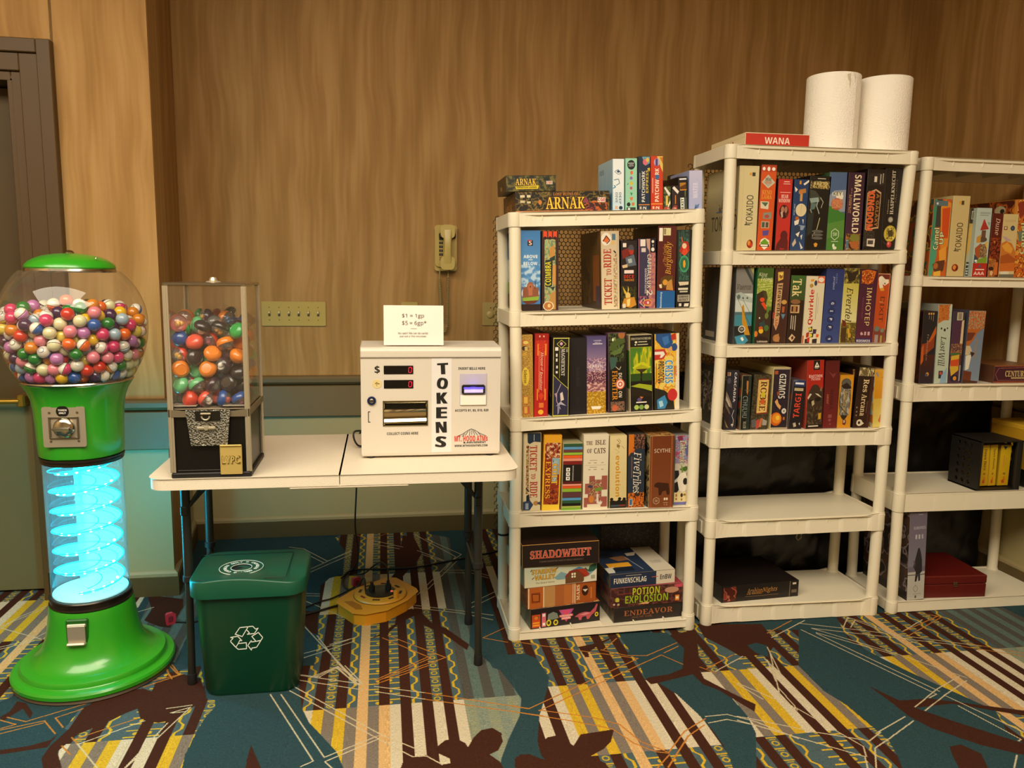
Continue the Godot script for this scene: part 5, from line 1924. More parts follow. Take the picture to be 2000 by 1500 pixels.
const CARPET_BROWN := "K 38 1998 47 1964 75 1952 111 1950 141 1984 152 1999 176 1996 176 1976 144 1945 146 1911 169 1886 203 1883 225 1908 231 1930 253 1883 279 1850 314 1843 336 1873 334 1916 315 1955 288 1972 312 2008 321 2054 306 2148 32 2109;K 433 1944 469 1913 501 1907 534 1965 569 1912 674 1901 647 1960 617 1991 571 2018 603 2056 610 2102 593 2160 335 2124 356 2001 375 1984 403 1988 428 2011 450 2024 433 1985;K 1057 1332 1179 1300 1121 1467 1076 1577 1064 1654 1117 1753 1164 1829 1141 1868 1129 1841 1082 1730 1045 1689 1037 1621 900 1660 873 1665 864 1631 884 1620 958 1610 1017 1579 1078 1439;K 1204 1253 1457 1286 1442 1442 1362 1521 1259 1528 1235 1460 1188 1362;T 1319 1449 1362 1431 1393 1458 1356 1542 1325 1505;T 896 1490 852 1463 900 1381 940 1293 1060 1309 1078 1439 1017 1579 962 1601 892 1611 870 1569;K 694 1377 752 1362 828 1326 867 1307 770 1376 719 1424 716 1456 701 1454;K 1596 1777 1639 1872 1746 1874 1999 1981 2031 2002 2008 2027 1976 2007 1800 1912 1662 1918 1729 2001 1856 2139 1881 2164 1836 2212 1811 2188 1723 2127 1636 2027 1611 1960 1606 1868;K 1625 2121 1666 2116 1692 2165 1662 2227 1610 2283 1556 2275 1604 2159;K -749 1426 -672 1390 -609 1427 -563 1558 -599 1611 -624 1664 -677 1679 -735 1648 -760 1589 -787 1610 -845 1671 -891 1709 -915 1789 -874 1869 -922 1866 -945 1818 -947 1765 -926 1675 -924 1591 -910 1536 -854 1501 -820 1471 -777 1468 -745 1490;K -1076 1760 -1005 1750 -957 1728 -948 1701 -951 1764 -997 1771 -1066 1782;K -1141 1496 -1112 1508 -1066 1571 -1061 1603 -1106 1542 -1123 1579 -1134 1608 -1153 1583 -1138 1553;K -384 1833 -383 1939 -381 1992 -321 2001 -340 1945;K 359 1995 398 1984 419 2003 421 2052 415 2105 346 2095;K 91 68 147 110 176 342 150 444 94 578 62 666 23 635 81 479 57 373 75 283;K -332 931 -265 950 -253 1150 -280 1128 -324 1015;K 132 980 178 1111 230 1166 302 1305 289 1347 218 1212 147 1126;K 46 1001 105 966 135 1013 53 1094 9 1175 -57 1213 -8 1164 35 1102;K -975 703 -938 708 -822 754 -803 837 -807 1021 -848 1007 -920 944 -922 841"
const CARPET_LINES := "w -368 1559 -202 1933 -234 1954;w -334 1564 -173 1920 -25 1837;w -111 2030 -170 1940 -21 1852;w -309 1545 -25 1851 71 1951 111 1954 152 1999;w -295 1524 -17 1831 77 1911;w -294 1446 -76 1536;w -291 1479 -75 1572;w -38 1555 125 1617;w -36 1587 123 1656;w -241 1462 -164 1404 -76 1536;w -222 1470 -168 1414 -97 1533;w -140 1403 -79 1527;o 123 1656 477 1800;o 125 1617 440 1755 492 1724;o -36 1514 147 1379;o -36 1542 144 1441;o 392 1731 442 1755 886 1489 561 1348 482 1309;o 471 1771 977 1475 1029 1550;o 386 1763 568 1844 670 1897 712 1976 760 2024 795 2036 880 1941 972 1884;o 472 1767 627 1829 699 1878 735 1972 793 2029;o 771 2099 884 1964 953 1917;o 731 2106 796 2043;o 772 1409 852 1463 924 1473 1068 1392;o 993 1461 1063 1420;o 1102 1590 1235 1509;o 782 1410 855 1329;o 1081 1577 1119 1622;w 976 1873 1048 1871 1119 1921 1204 2023;w 971 1908 1036 1897 1110 1939 1204 2016;w 1123 1613 1266 1524;w 1164 1696 1246 1815;w 1388 1469 1337 1671 1336 1549;w 1377 1512 1264 1800 1280 1879;w 1299 1704 1341 1561;w 1588 1353 1788 1853 1749 1870;w 1630 1389 1810 1838;w 1809 1861 1903 2087;w 1809 1926 1865 2118 1851 2124;w 1609 1299 1827 1391 2190 1569;w 1636 1347 1864 1444 2118 1554;w 1636 1347 1847 1596 1966 1771;w 1633 1384 1824 1587;w 1460 2025 1598 1959;w 1473 2060 1609 1984;w 1665 1914 1810 1825 1948 1758;w 1683 1938 1813 1861 1952 1788;w 1161 1704 1202 1804;w 1075 1886 1121 1909 1274 1999 1407 2062 1468 2026;w 1066 1905 1106 1938 1348 2130 1324 2180;w 1402 2097 1348 2183;w 1402 2097 1473 2060;w 1283 1866 1373 2085 1352 2131;w 1288 1735 1283 1866;w 1458 1391 1609 1299;w 1441 1400 1645 1278;w 1763 1357 1833 1276 1873 1321 1974 1541;w 1792 1361 1847 1304 1934 1465;w 1735 2238 1790 2186;w 1971 1422 2122 1334;o 1442 1364 1594 1271;o 1971 1422 2209 1312 2146 1276;o 1969 1458 2212 1325 2184 1295;o 2114 1559 2289 1660;o 2153 1541 2307 1641;w -465 177 -392 210 -267 392 -163 277;w -350 502 -164 262;w -346 536 -161 316;w -471 224 -399 248 -281 412;w -350 755 -274 771;w -347 779 -272 794;w -321 1045 -250 1196 -97 1512;w -253 1159 -167 1377 -89 1540;w -304 1302 -232 1269 -115 1196;w -300 1335 -230 1295 -114 1223;w 149 57 334 407 268 572;w 204 134 364 380;w 156 301 277 452;w 176 357 271 459;w 278 573 390 587 458 664;w 260 598 386 621 455 690;w 133 835 301 477 364 380;w 147 848 354 425;w 115 935 297 1013 422 1071;w 101 955 295 1034 416 1112;w 330 963 464 841;w 325 1006 457 888;w -74 117 87 244;w -84 166 70 266;w -343 820 -269 896 -111 1073;w -236 1469 -165 1409 -96 1539;w -202 1238 -115 1196;w -282 1447 -217 1471;o -12 1210 157 1388 -30 1522;o 9 1194 209 1391 -4 1507;o 358 1259 454 1186;o 358 1259 444 1306;o -156 21 -74 117 17 24;o -1121 1655 -1014 1621 -956 1696;o -1132 1586 -1067 1618 -926 1538;o -925 1567 -988 1609 -946 1665;o -902 1722 -874 1758;o -890 1734 -747 1647;o -914 1762 -874 1809;o -1113 1675 -1013 1633;o -741 1331 -717 1393;o -780 1458 -677 1389;o -734 1322 -691 1387;o -1146 1599 -1089 1630 -1125 1647;w -872 1761 -719 1662;w -874 1758 -779 1883;w -706 1893 -648 1683;w -703 1891 -601 1603 -654 1628;w -673 1601 -599 1591;w -649 1629 -608 1626;w -1434 939 -1402 845 -1343 757;w -1426 957 -1416 897 -1339 777;w -1361 1104 -1278 1060 -1247 998;w -1354 1121 -1264 1070;w -1434 939 -1245 1056;w -973 863 -919 822;o -776 1426 -673 1387;o -740 1343 -702 1417;o -727 1316 -687 1385"
# name, x, y, z, width, height, depth, lean, turn, category, label, group, front print, left print, top print
const BOXES := [
	["board_game_box", 0.4603, 1.5574, 1.2458, 0.3396, 0.0735, 0.27, -2.5378, 0, "game box", "larger, lower of two flat jungle-art game boxes on the short shelf's top", "game boxes on top of the short shelf unit",
		"F 241a10;N 0 0 1 1 9 9 1a140c 302418 5a4a1e 8a6a28 3a3a18 1a140c;R .05 .15 .05 .12 d8c8a0;R .12 .15 .04 .12 d8c8a0;R .05 .4 .05 .12 c8b890;R .12 .45 .04 .1 c8b890;E .26 .5 .02 .12 c07830;E .72 .6 .06 .35 8a3a4a;E .84 .75 .07 .3 c06a28;N .64 .55 .34 .45 10 10 3a1a20 7a3038 c06020 402010;R 0 .9 .75 .1 b06a3a;T LOST_RUINS_OF .4 .06 .27 .14 d08a20 s 0 3a1a08 .004;T ARNAK .32 .26 .42 .58 f2c838 s 0 3a1606 .008;R .875 .3 .085 .24 e8e0d0;T CGE .878 .33 .08 .18 b02020 b 0",
		"F 4a3018;N 0 0 1 1 6 6 3a2412 5a3a1c 2a180c 6a4420;T ARNAK .15 .5 .6 .35 a07030 s 0", "F 2a1e12"],
	["board_game_box", 0.427, 1.6309, 1.2358, 0.178, 0.0554, 0.2, -2.5378, 0, "game box", "smaller jungle-art game box lying on top of the larger jungle-art box", "game boxes on top of the short shelf unit",
		"F 1c1810;N 0 0 1 1 7 7 15130c 2a2814 4a4a20 20200e 6a6028;T ARNAK .19 .2 .42 .42 f2cc40 s 0 3a1606 .008;P d8c018 .18 .68 .66 .62 .64 .86 .2 .86;T EXPEDITION_LEADERS .22 .7 .4 .1 3a2408 b 0;R .81 .35 .13 .22 d8d0c0;T CGE .82 .38 .11 .16 b02020 b 0",
		"F 3a2a18;N 0 0 1 1 5 5 2a1e10 4a361c 3a2a16;R .35 .55 .2 .25 8a6a30", "F 2a1e12"],
	["board_game_box", 0.8108, 1.5729, 1.2458, 0.0426, 0.1828, 0.19, -1.9546, 0, "game box", "narrow white and pale blue game box with a blue line drawing on its spine", "game boxes on top of the short shelf unit",
		"F e6ecee;G 0 .55 1 .45 e6ecee b8d8ea;L 2a4a6a .04 .15 .24 .45 .2 .75 .27 .5 .29 .2 .25;E .5 .235 .14 .022 2a4a6a;L 4a7a9a .06 .1 .4 .5 .38 .6 .46 .3 .5;L 3a8ab8 .08 0 .56 .25 .53 .1 .5;T DEEP .56 .64 .2 .22 2a3a4a n 1;T DIVE .24 .64 .2 .2 2a3a4a n 1;R .2 .9 .25 .06 d8a888;E .72 .93 .17 .036 1a2a3a",
		"F 9cc4dc;G 0 0 1 1 a8c8d8 78aed0;L c8dce8 .01 .3 .2 .35 .9;L c8dce8 .01 .6 .2 .55 .8;T DEEP .1 .14 .3 .1 4a6a80 n 1", ""],
	["board_game_box", 0.8575, 1.575, 1.2458, 0.0438, 0.1845, 0.19, -2.0959, 0, "game box", "narrow mint green game box with a black disc and small coloured symbols on its spine", "game boxes on top of the short shelf unit",
		"F 9ad0b4;E .5 .12 .34 .09 101a16;T POINT .25 .08 .5 .035 f0f0e8 b 0;T CITY .28 .125 .44 .035 f0f0e8 b 0;P e06a30 .4 .25 .6 .23 .65 .29 .45 .31;E .5 .37 .13 .03 8a6ab0;E .5 .47 .13 .035 e0b828;E .5 .56 .12 .03 c05878;P 2a8a50 .4 .64 .62 .66 .5 .71;P d87838 .35 .74 .65 .73 .6 .79 .45 .8;L 2a7a5a .05 .15 .5 .25 .47;E .28 .87 .16 .04 14201a;R .55 .84 .25 .06 c87848;R .1 .93 .8 .06 2a3a34;R .2 .94 .2 .04 d8e0d8",
		"F 7ab89a", ""],
	["board_game_box", 0.9054, 1.5771, 1.2458, 0.044, 0.1905, 0.19, -2.2407, 0, "game box", "narrow navy game box with white and yellow capitals, beside the mint green box", "game boxes on top of the short shelf unit",
		"F 1c2c44;P 6a9aa8 .3 0 1 0 1 .12 .6 .17;E .6 .1 .22 .055 d86878;E .8 .06 .14 .04 e0b848;P e0c028 .75 .22 1 .2 1 .28;T PATCHWORK .3 .27 .3 .57 f4ecd8 b -1;T EXPRESS .66 .25 .22 .42 e8c020 b -1;R .12 .3 .06 .3 c8c0b0;R 0 .88 1 .02 d88028;R 0 .9 1 .1 24344c;T 2 .4 .92 .3 .06 f0e8d8 b -1;R .12 .92 .18 .05 c8b8a0",
		"F 16222e", ""],
	["board_game_box", 0.9521, 1.5792, 1.2458, 0.046, 0.1914, 0.19, -2.3821, 0, "game box", "narrow orange-red game box with white capitals, on the short shelf's top beside the navy box", "game boxes on top of the short shelf unit",
		"F c83a1c;P d8c060 .5 0 1 0 1 .3 .8 .2;E .5 .11 .25 .07 b8a8c8;R .38 .05 .2 .13 4a3a7a;P c87828 .7 .02 1 .02 1 .15;T PATCHWORK .34 .22 .36 .62 f6ecd8 b -1;E .52 .38 .18 .045 3a6a9a;R .12 .4 .07 .28 e8c8b0;R 0 .87 1 .02 e8a040;R 0 .89 1 .11 c03818;T 2 .42 .92 .3 .06 f6ecd8 b -1;R .14 .92 .16 .05 e8c0a0",
		"F a83018", ""],
	["board_game_box", 0.9992, 1.5813, 1.2458, 0.0289, 0.0862, 0.14, -2.5244, 0, "game box", "small green and yellow box with white diagonal stripe, just right of the orange red box", "game boxes on top of the short shelf unit",
		"F 3a4a28;N 0 0 1 1 3 3 26361e 4a5a30 2e3e22 6a6a38;P e8e4d8 .05 .06 .25 .02 .95 .3 .75 .42;P d8c060 .3 .4 .6 .38 .6 .78 .3 .8;P e8e0d0 .6 .78 .9 .58 .95 .7 .5 .98;E .45 .92 .4 .07 b84838;T 10 .5 .9 .3 .06 f0e0d0 b 0",
		"F 26301c", ""],
	["board_game_box", 1.0308, 1.5827, 1.2458, 0.0284, 0.0883, 0.14, -2.62, 0, "game box", "small dark brown box with white diagonal label beside the green striped one", "game boxes on top of the short shelf unit",
		"F 2e2024;N 0 0 1 1 3 3 241a1e 3a282c 2a1e22;P ece6da .05 .1 .3 .02 1 .24 .8 .34;P d08030 .42 .4 .58 .38 .58 .72 .42 .76;E .5 .85 .3 .06 8a3a3a;E .4 .93 .38 .06 c05850;T 18 .25 .9 .35 .06 f0e0d0 b 0",
		"F 1e1618", ""],
	["board_game_box", 1.0594, 1.5839, 1.2458, 0.0351, 0.1182, 0.14, -5.0219, 0, "game box", "small black box with white sign patch and gold picture, beside the lavender grey box", "game boxes on top of the short shelf unit",
		"F 18181a;R .12 .05 .8 .05 e8e8ec;R .15 .18 .7 .24 b07820;P 5a3410 .15 .3 .85 .22 .85 .42 .15 .42;R .15 .38 .75 .03 e09030;L 6a7a4a .1 .7 .45 .7 .6 .75 .4;R .15 .63 .45 .35 e8ece0;T EXIT .22 .65 .3 .31 18201a b -1;R .68 .62 .16 .36 4a5a50",
		"F 121214", ""],
	["board_game_box", 1.0958, 1.5856, 1.2458, 0.0504, 0.1401, 0.19, -2.2419, 0, "game box", "lavender grey box with faint white letters, last at right on the short shelf's top", "game boxes on top of the short shelf unit",
		"F b8b8dc;G 0 0 1 1 c2c0e0 a8aed8;T WATER .3 .3 .36 .4 d4d4ec b -1 c4c4e4;P 3a5a8a .4 .98 .5 .85 .65 .95;P 5a7aaa .45 .9 .8 .84 .7 .96",
		"F 98a4cc;G 0 0 1 1 a0aad4 8894c0", ""],
	["board_game_box", 1.0531, 1.5836, 1.0958, 0.0341, 0.1218, 0.06, -2.522, 0, "game box", "dark reddish box half hidden behind the small striped boxes on the short shelf's top", "game boxes on top of the short shelf unit",
		"F 2a1a16;N 0 0 1 1 4 4 1c1210 3a221a 5a2a1e",
		"F 1c1210", ""],
	["board_game_box", 1.1103, 1.5862, 1.0258, 0.038, 0.1502, 0.05, -1.3479, 0, "game box", "dark box with a dull red edge, tallest of those hidden behind the small boxes", "game boxes on top of the short shelf unit",
		"F 24181c;N 0 0 1 1 4 4 180f12 3a1a24 6a2430;R .2 .02 .6 .1 8a2a38",
		"F 181014", ""],
	["board_game_box", 0.4821, 1.2152, 1.2527, 0.0727, 0.2848, 0.29, -1.1331, 0, "game box", "tall blue game box with a stone castle at the foot of its spine", "game boxes on the short unit's second level",
		"F 3f78b4;G 0 0 1 .5 3a74b0 5a94c8;N 0 .42 1 .28 2 2.5 4a84bc 5a90c4 6a9ccc 9abcd8 b0cade;R .35 .12 .28 .07 301818;T S .42 .125 .16 .055 f0e0d0 b 0;R .35 .115 .2 .015 c03028;T ABOVE .15 .3 .72 .04 f2f0ea b 0;T AND .4 .35 .22 .018 f2f0ea b 0;T BELOW .15 .385 .7 .04 f2f0ea b 0;E .5 .77 .45 .1 d8e0e8;P 8a5238 .1 .84 .12 .7 .32 .69 .35 .66 .6 .64 .72 .7 .9 .7 .92 .84;E .5 .69 .18 .06 9a5e40;R .72 .62 .05 .1 5a3424;P b06a48 .38 .66 .6 .66 .6 .8 .4 .8;E .5 .69 .03 .012 3a2018;P 8aac3a .06 .83 .95 .81 .9 .86 .1 .87;P 6a3220 .08 .87 .92 .86 .7 .9 .3 .91;R 0 .91 1 .09 2a1a18",
		"F 4a7aa8;G 0 0 1 .45 3a5a80 5a80a8;N 0 .35 1 .35 3 3 c8d0d4 8aa8c0 e0e0dc;R 0 .65 1 .18 7a9a3a;R 0 .8 1 .2 4a2c1e;R .1 .1 .2 .1 c8b8a0", ""],
	["board_game_box", 0.5591, 1.2173, 1.2527, 0.0603, 0.2822, 0.29, -1.1763, 0, "game box", "game box with yellow letters on a dark green ribbon above a round badge", "game boxes on the short unit's second level",
		"F 3a1e1a;R .16 .1 .68 .88 8aa878;N .16 .1 .68 .88 4 3 8aa878 a8b888 c89a58 6a8a68;R .08 0 .24 .08 d84820;R .38 0 .24 .08 d84820;R .68 0 .24 .08 d84820;E .2 .085 .1 .02 301010;E .5 .085 .1 .02 301010;E .8 .085 .1 .02 301010;P c08a40 .45 .22 .75 .16 .8 .35 .5 .33;P c89048 .65 .42 .85 .42 .85 .68 .65 .66;P 1e3a34 .45 .34 .8 .3 .8 .36 .6 .37;P 24302c .2 .36 .6 .35 .66 .38 .62 .68 .5 .7 .2 .69 .15 .55;P 1e3a34 .5 .7 .8 .69 .7 .74;T COIMBRA .2 .38 .36 .3 e8d428 b -1;P b88a4a .5 .78 .85 .74 .85 .98 .4 .98;E .4 .935 .33 .058 f0e4c0;E .4 .935 .28 .05 b07038;E .45 .93 .1 .025 e0c080",
		"F 3a2a26", ""],
	["board_game_box", 0.7788, 1.2235, 1.2527, 0.0688, 0.281, 0.29, -2.6043, 0, "game box", "cream train-game box with red capitals reading upwards, on the short shelf's second level", "game boxes on the short unit's second level",
		"F d8c8a4;G 0 0 1 1 c8b494 e0d2b0;E .3 .1 .28 .08 e4dccc;P d86a28 .1 .12 .3 .06 .45 .12 .3 .15;L 5a2010 .05 .12 .13 .3 .06 .5 .12 .32 .16;R .62 .04 .2 .08 4a7088;E .68 .15 .1 .03 d8b070;T TICKET .16 .6 .42 .34 a82818 s -1;T TO .3 .48 .26 .085 a82818 s -1;T RIDE .14 .23 .42 .24 a82818 s -1;L 2a2420 .07 .7 .25 .82 .28;N .68 .29 .2 .68 5 5 d8c8a4 8a3a28 d8c8a4 5a5a5a c89a28 d8c8a4;R .9 0 .02 1 a89070",
		"F 5a4020;G 0 0 1 1 6a4c26 3a2818;N 0 .35 .5 .6 3 2.5 4a341a 5a4020 2e1e12;R .62 .3 .3 .6 8a4e22;R .75 .7 .2 .25 4a3a4a;T TICKET .08 .12 .3 .12 3a2412 s 0;T RIDE .5 .06 .35 .12 3a2412 s 0", ""],
	["board_game_box", 0.8508, 1.2256, 1.2527, 0.061, 0.2475, 0.29, -1.7635, 0, "game box", "black game box with masked red figure shapes, a pale patch and red lettering mid spine", "game boxes on the short unit's second level",
		"F 201818;R .1 .04 .22 .06 e8dccc;P 7a2018 .02 .15 .45 .1 .5 .22 .1 .27;E .62 .12 .18 .06 4a4a52;P b03020 .45 .14 .8 .14 .75 .2 .55 .21;P 5a6470 .25 .25 .8 .2 .95 .36 .4 .38;P a8b4b8 .4 .27 .65 .26 .7 .32 .48 .33;P d8b890 .05 .36 .4 .34 .4 .39 .1 .4;R .2 .43 .6 .05 f0d8d0;T DICE .18 .5 .64 .05 d83818 b 0;T THRONE .18 .56 .64 .035 e88820 b 0;N 0 .66 1 .34 3 3 2a2a12 4a4a18 20180c;P d8b030 .1 .66 .25 .72 .45 .78 .4 .82 .2 .76;P e8c858 .45 .66 .5 .72 .4 .78;E .45 .8 .16 .05 e0c070;P c88a28 .05 .95 .2 .84 .85 .82 .98 .94 .6 .98;P f0d080 .35 .86 .6 .84 .55 .95 .4 .96;R .1 .92 .2 .06 d8d0c0",
		"F 1a1210", ""],
	["board_game_box", 0.9156, 1.2274, 1.2527, 0.0664, 0.2528, 0.29, -1.9604, 0, "game box", "dusty purple and rose game box with outlined capitals and a numeral on its spine", "game boxes on the short unit's second level",
		"F 3a3450;R .62 .18 .38 .82 b06868;E .8 .4 .25 .18 5aa09a;N .62 .2 .38 .8 3 3 b87068 c08078 9a5a68;R 0 0 .06 1 b05a68;R .12 .01 .3 .1 e8dcd0;R .18 .13 .26 .06 d8c8c0;P c09888 .45 0 .68 0 .68 .2 .5 .12;R .68 0 .32 .2 16121c;E .84 .04 .08 .02 e8e0d8;E .84 .15 .1 .028 e8e0d8;R .82 .08 .05 .03 e8e0d8;T CAPITAL .52 .22 .24 .32 e4d8c4 b 1 2a2038;T LUX .52 .55 .24 .16 e4d8c4 b 1 2a2038;T 2 .5 .73 .34 .08 e4d8c4 b 1 2a2038;T GENERATIONS .38 .42 .12 .36 d8ccc0 b 1;N 0 .82 .62 .18 4 4 3a2848 6a4868 b05068;L e0c8b8 .03 .1 .91 .35 .84 .35 .97 .1 .91;E .55 .91 .26 .05 d8a030;E .55 .91 .22 .035 b84858;E .58 .91 .06 .02 e8d8c0",
		"F 2a2638", ""],
	["board_game_box", 0.985, 1.2293, 1.2527, 0.0709, 0.2998, 0.29, -1.0392, 0, "game box", "tall maroon game box with gold script lettering above a blue block", "game boxes on the short unit's second level",
		"F 571c16;R .06 .03 .2 .16 ece4d4;R .3 .03 .4 .09 d8cc98;R .32 .04 .12 .07 8a8468;T The_Castles .3 .22 .2 .22 d09a30 i -1;T of .36 .45 .16 .04 d09a30 i -1;T Burgundy .44 .19 .4 .4 e0b040 i -1;P 5a4018 .18 .64 .4 .6 .85 .6 .9 .68 .6 .75 .25 .74;E .45 .68 .14 .035 d89838;P c08a40 .55 .68 .8 .64 .9 .78 .5 .77;P e8d8b0 .1 .71 .25 .7 .28 .75 .16 .75;R 0 .785 1 .215 1c5c9c;T Ravensburg .18 .8 .13 .19 e8ecf0 b -1",
		"F 241010;N 0 0 1 1 4 4 1c0e0e 2a1414 321814", ""],
	["board_game_box", 1.0607, 1.2315, 1.2527, 0.0639, 0.2829, 0.29, -2.2655, 0, "game box", "black bordered game box with a red flower-like figure above a green ring on its spine", "game boxes on the short unit's second level",
		"F 16120f;R .1 0 .7 .66 2a3a34;R .14 0 .62 .64 2a4a40;N .14 0 .62 .64 3 1.5 1e2e2a 3a6a58 28423a;P b02e1c .16 .27 .4 .14 .7 .15 .8 .26 .5 .33;P d84828 .3 .3 .5 .18 .72 .28 .5 .33;E .48 .2 .14 .035 e8c8a0;L d86838 .05 .35 .15 .3 .09;E .48 .43 .3 .11 3f9a70;E .48 .43 .24 .085 2a6a4c;E .48 .43 .08 .05 d8a030;P d8c8a8 .12 .66 .76 .66 .74 .7 .2 .71;R .12 .74 .6 .03 d8d0b8;R .2 .78 .5 .02 c8c0a8;R .08 .83 .74 .09 a8a090;T GUMSHOE .14 .84 .6 .03 2a2420 b 0;T DETECT .14 .88 .6 .03 2a2420 b 0;R .16 .94 .16 .04 d8d0c0;P d8d0c0 .5 .94 .78 .94 .74 .98 .46 .98",
		"F 14100e", ""],
	["board_game_box", 0.4926, 0.8338, 1.2603, 0.0424, 0.3005, 0.29, -1.6413, 0, "game box", "ochre patterned game box with a yellow curly title plate, beside the bright red box", "game boxes on the short unit's third level",
		"F a87e30;N 0 0 1 1 9 9 8a5e20 c8a048 a87e30 6a4418 d8b458;R .05 .06 .6 .06 b86a38;E .4 .09 .25 .02 d8c060;E .35 .16 .3 .03 3a2814;R .3 .14 .3 .05 c8a860;E .3 .23 .2 .02 c89838;E .35 .5 .34 .11 e0c040;T Scherzo .2 .42 .3 .16 4a3410 s 1;R .1 .74 .5 .1 c06a38;R .18 .75 .34 .08 e0b848;R .1 .86 .6 .1 b85a34;R .2 .87 .3 .08 d8a848;N .7 .1 .3 .85 12 12 b88a38 d8b04c 8a6420",
		"F 7a5a2a;N 0 0 1 1 8 8 5a3e1c 8a6a30 a08040", ""],
	["board_game_box", 0.5356, 0.8354, 1.2603, 0.052, 0.303, 0.29, -0.2296, 0, "game box", "bright red game box with cream script running down and orange corner bars", "game boxes on the short unit's third level",
		"F b8221a;R 0 0 1 .08 a01c14;R .3 .02 .1 .02 e8c8a8;R .6 .02 .1 .02 e8c8a8;N .15 .08 .7 .15 6 6 d84828 a81c14 c83020;R .18 .12 .1 .14 e88828;R .74 .12 .12 .14 e88828;R .18 .66 .1 .14 e88828;R .74 .66 .12 .14 e88828;L e88040 .04 .32 .2 .32 .7;L e88040 .04 .72 .2 .72 .7;T House .42 .22 .22 .17 f0e0c0 i 1;T of .46 .4 .18 .05 f0e0c0 i 1;T Renaitner .38 .45 .24 .23 f0e0c0 i 1;P d84020 .3 .74 .5 .7 .7 .74 .5 .8;R .35 .83 .35 .06 e07830;E .5 .94 .2 .03 e8b030",
		"F 8a1a14", ""],
	["board_game_box", 0.599, 0.8378, 1.2823, 0.0616, 0.2887, 0.29, -0.5842, 0, "game box", "black game box edged in pale yellow lines with a diamond at its top", "game boxes on the short unit's third level",
		"F 191512;R 0 0 1 .015 c4be58;R 0 0 .045 1 c4be58;R .93 0 .05 1 c4be58;R 0 .975 1 .025 c4be58;L c4be58 .035 .5 .03 .22 .08 .5 .13 .78 .08 .5 .03;E .5 .075 .09 .02 d8a0b8;R .45 .125 .5 .008 c4be58;R .4 .13 .025 .38 c4be58;T MAGNIFICENT .5 .14 .22 .34 ece6d8 s 1;T THE .8 .14 .1 .045 ece6d8 s 1;R .12 .12 .2 .045 e8e2d4;R .18 .2 .1 .04 e8e2d4;R .18 .26 .1 .04 e8e2d4;R .2 .35 .1 .035 e8e2d4;R .18 .42 .12 .03 e8e2d4;P 2c2a44 .05 .48 .95 .66 .95 .97 .05 .97;L c4be58 .035 .02 .46 .5 .56 .95 .64;L b8a0b8 .04 .5 .58 .25 .7 .25 .8 .5 .9;P d8c8c0 .45 .7 .6 .68 .7 .78 .5 .8;P b0a8b8 .5 .8 .85 .86 .5 .84 .2 .86;P 8a88a0 .3 .84 .45 .84 .4 .95 .3 .97;P a88a98 .1 .7 .3 .69 .2 .75",
		"F 1a1614;P 2a2030 .1 .1 .8 .1 .8 .5 .1 .4;L a09860 .02 0 .52 .6 .55 .9 .75", ""],
	["board_game_box", 0.6675, 0.8403, 1.2603, 0.0635, 0.2825, 0.29, -1.2355, 0, "game box", "nearly plain charcoal black game box between the diamond-topped box and the desert sky box", "game boxes on the short unit's third level",
		"F 1c181b;T SanRail .42 .38 .24 .25 2c282b s 1;R .47 .12 .06 .1 262225;R .45 .75 .08 .12 242023",
		"F 141013", ""],
	["board_game_box", 0.7325, 0.8427, 1.2603, 0.0735, 0.2868, 0.29, -1.6176, 0, "game box", "game box with violet sky over pink mountains and a golden meadow on its spine", "game boxes on the short unit's third level",
		"F 5a4a80;G 0 0 1 .4 4c4476 a084a0;N 0 .28 1 .2 3 5 8a6a8c b890a0 d8b8b4 7a5c84;N 0 .45 1 .2 3.5 4.5 6a3a50 8a4c58 d8b8b0 5a2c44;N 0 .6 1 .14 4 7 d8b0a0 b07878 8a5460;R 0 .72 1 .28 b8861c;N 0 .71 1 .29 6 6 a87818 c89a24 8a6214 d8b040;T 1-5_PLAYERS .35 .05 .4 .014 e8e0e8 b 0;T AGES_13+ .4 .075 .3 .012 e8e0e8 b 0;R .3 .095 .5 .01 e8e0e8;T EARTH .18 .36 .64 .045 f0e4e0 n 0;L e8dce0 .012 .34 .33 .5 .31 .66 .33 .74 .39 .66 .44 .5 .46 .34 .44 .26 .39 .34 .33;P f0e8d8 .22 .9 .78 .9 .7 .94 .28 .94",
		"F 4a3a5a", ""],
	["board_game_box", 0.817, 0.8459, 1.2603, 0.0674, 0.295, 0.29, -2.3805, 0, "game box", "black game box with green lizard shapes, orange fantasy letters and a round target", "game boxes on the short unit's third level",
		"F 1b1712;N 0 0 .9 .36 3 3 1b1712 3a4a24 5a6a34 24301c 2a2a1a;P 4a5a2a 0 .18 .3 .08 .9 .05 .95 .12 .5 .16 .3 .24;P 5a7038 .1 .24 .5 .2 .9 .15 .7 .25 .3 .28;P 3a5a50 .05 .3 .5 .3 .4 .42 .1 .46;P 8a9a58 .2 .06 .4 .05 .4 .1;E .75 .02 .2 .05 a86838;E .25 .08 .06 .02 e0dcc0;L c8c0a0 .04 .4 .42 .6 .46 .7 .42;T FIGHTER .2 .47 .3 .37 e09428 s 1 4a1c08;T DU .56 .5 .2 .08 e8dcc8 b 1;E .66 .64 .26 .065 d86848;E .66 .64 .2 .05 f0e4d4;E .66 .64 .14 .034 d05840;E .66 .64 .07 .017 f0e4d4;T ON .56 .73 .2 .08 e8dcc8 b 1;N .1 .86 .8 .12 7 7 1b1712 c8a890 3a2a1e 8a5a40;E .35 .94 .18 .04 c0603c",
		"F 6a4a58", ""],
	["board_game_box", 0.897, 0.8489, 1.2663, 0.0859, 0.2849, 0.29, -2.7891, 0, "game box", "black bordered game box showing a lone yellow-green tree in a glowing forest", "game boxes on the short unit's third level",
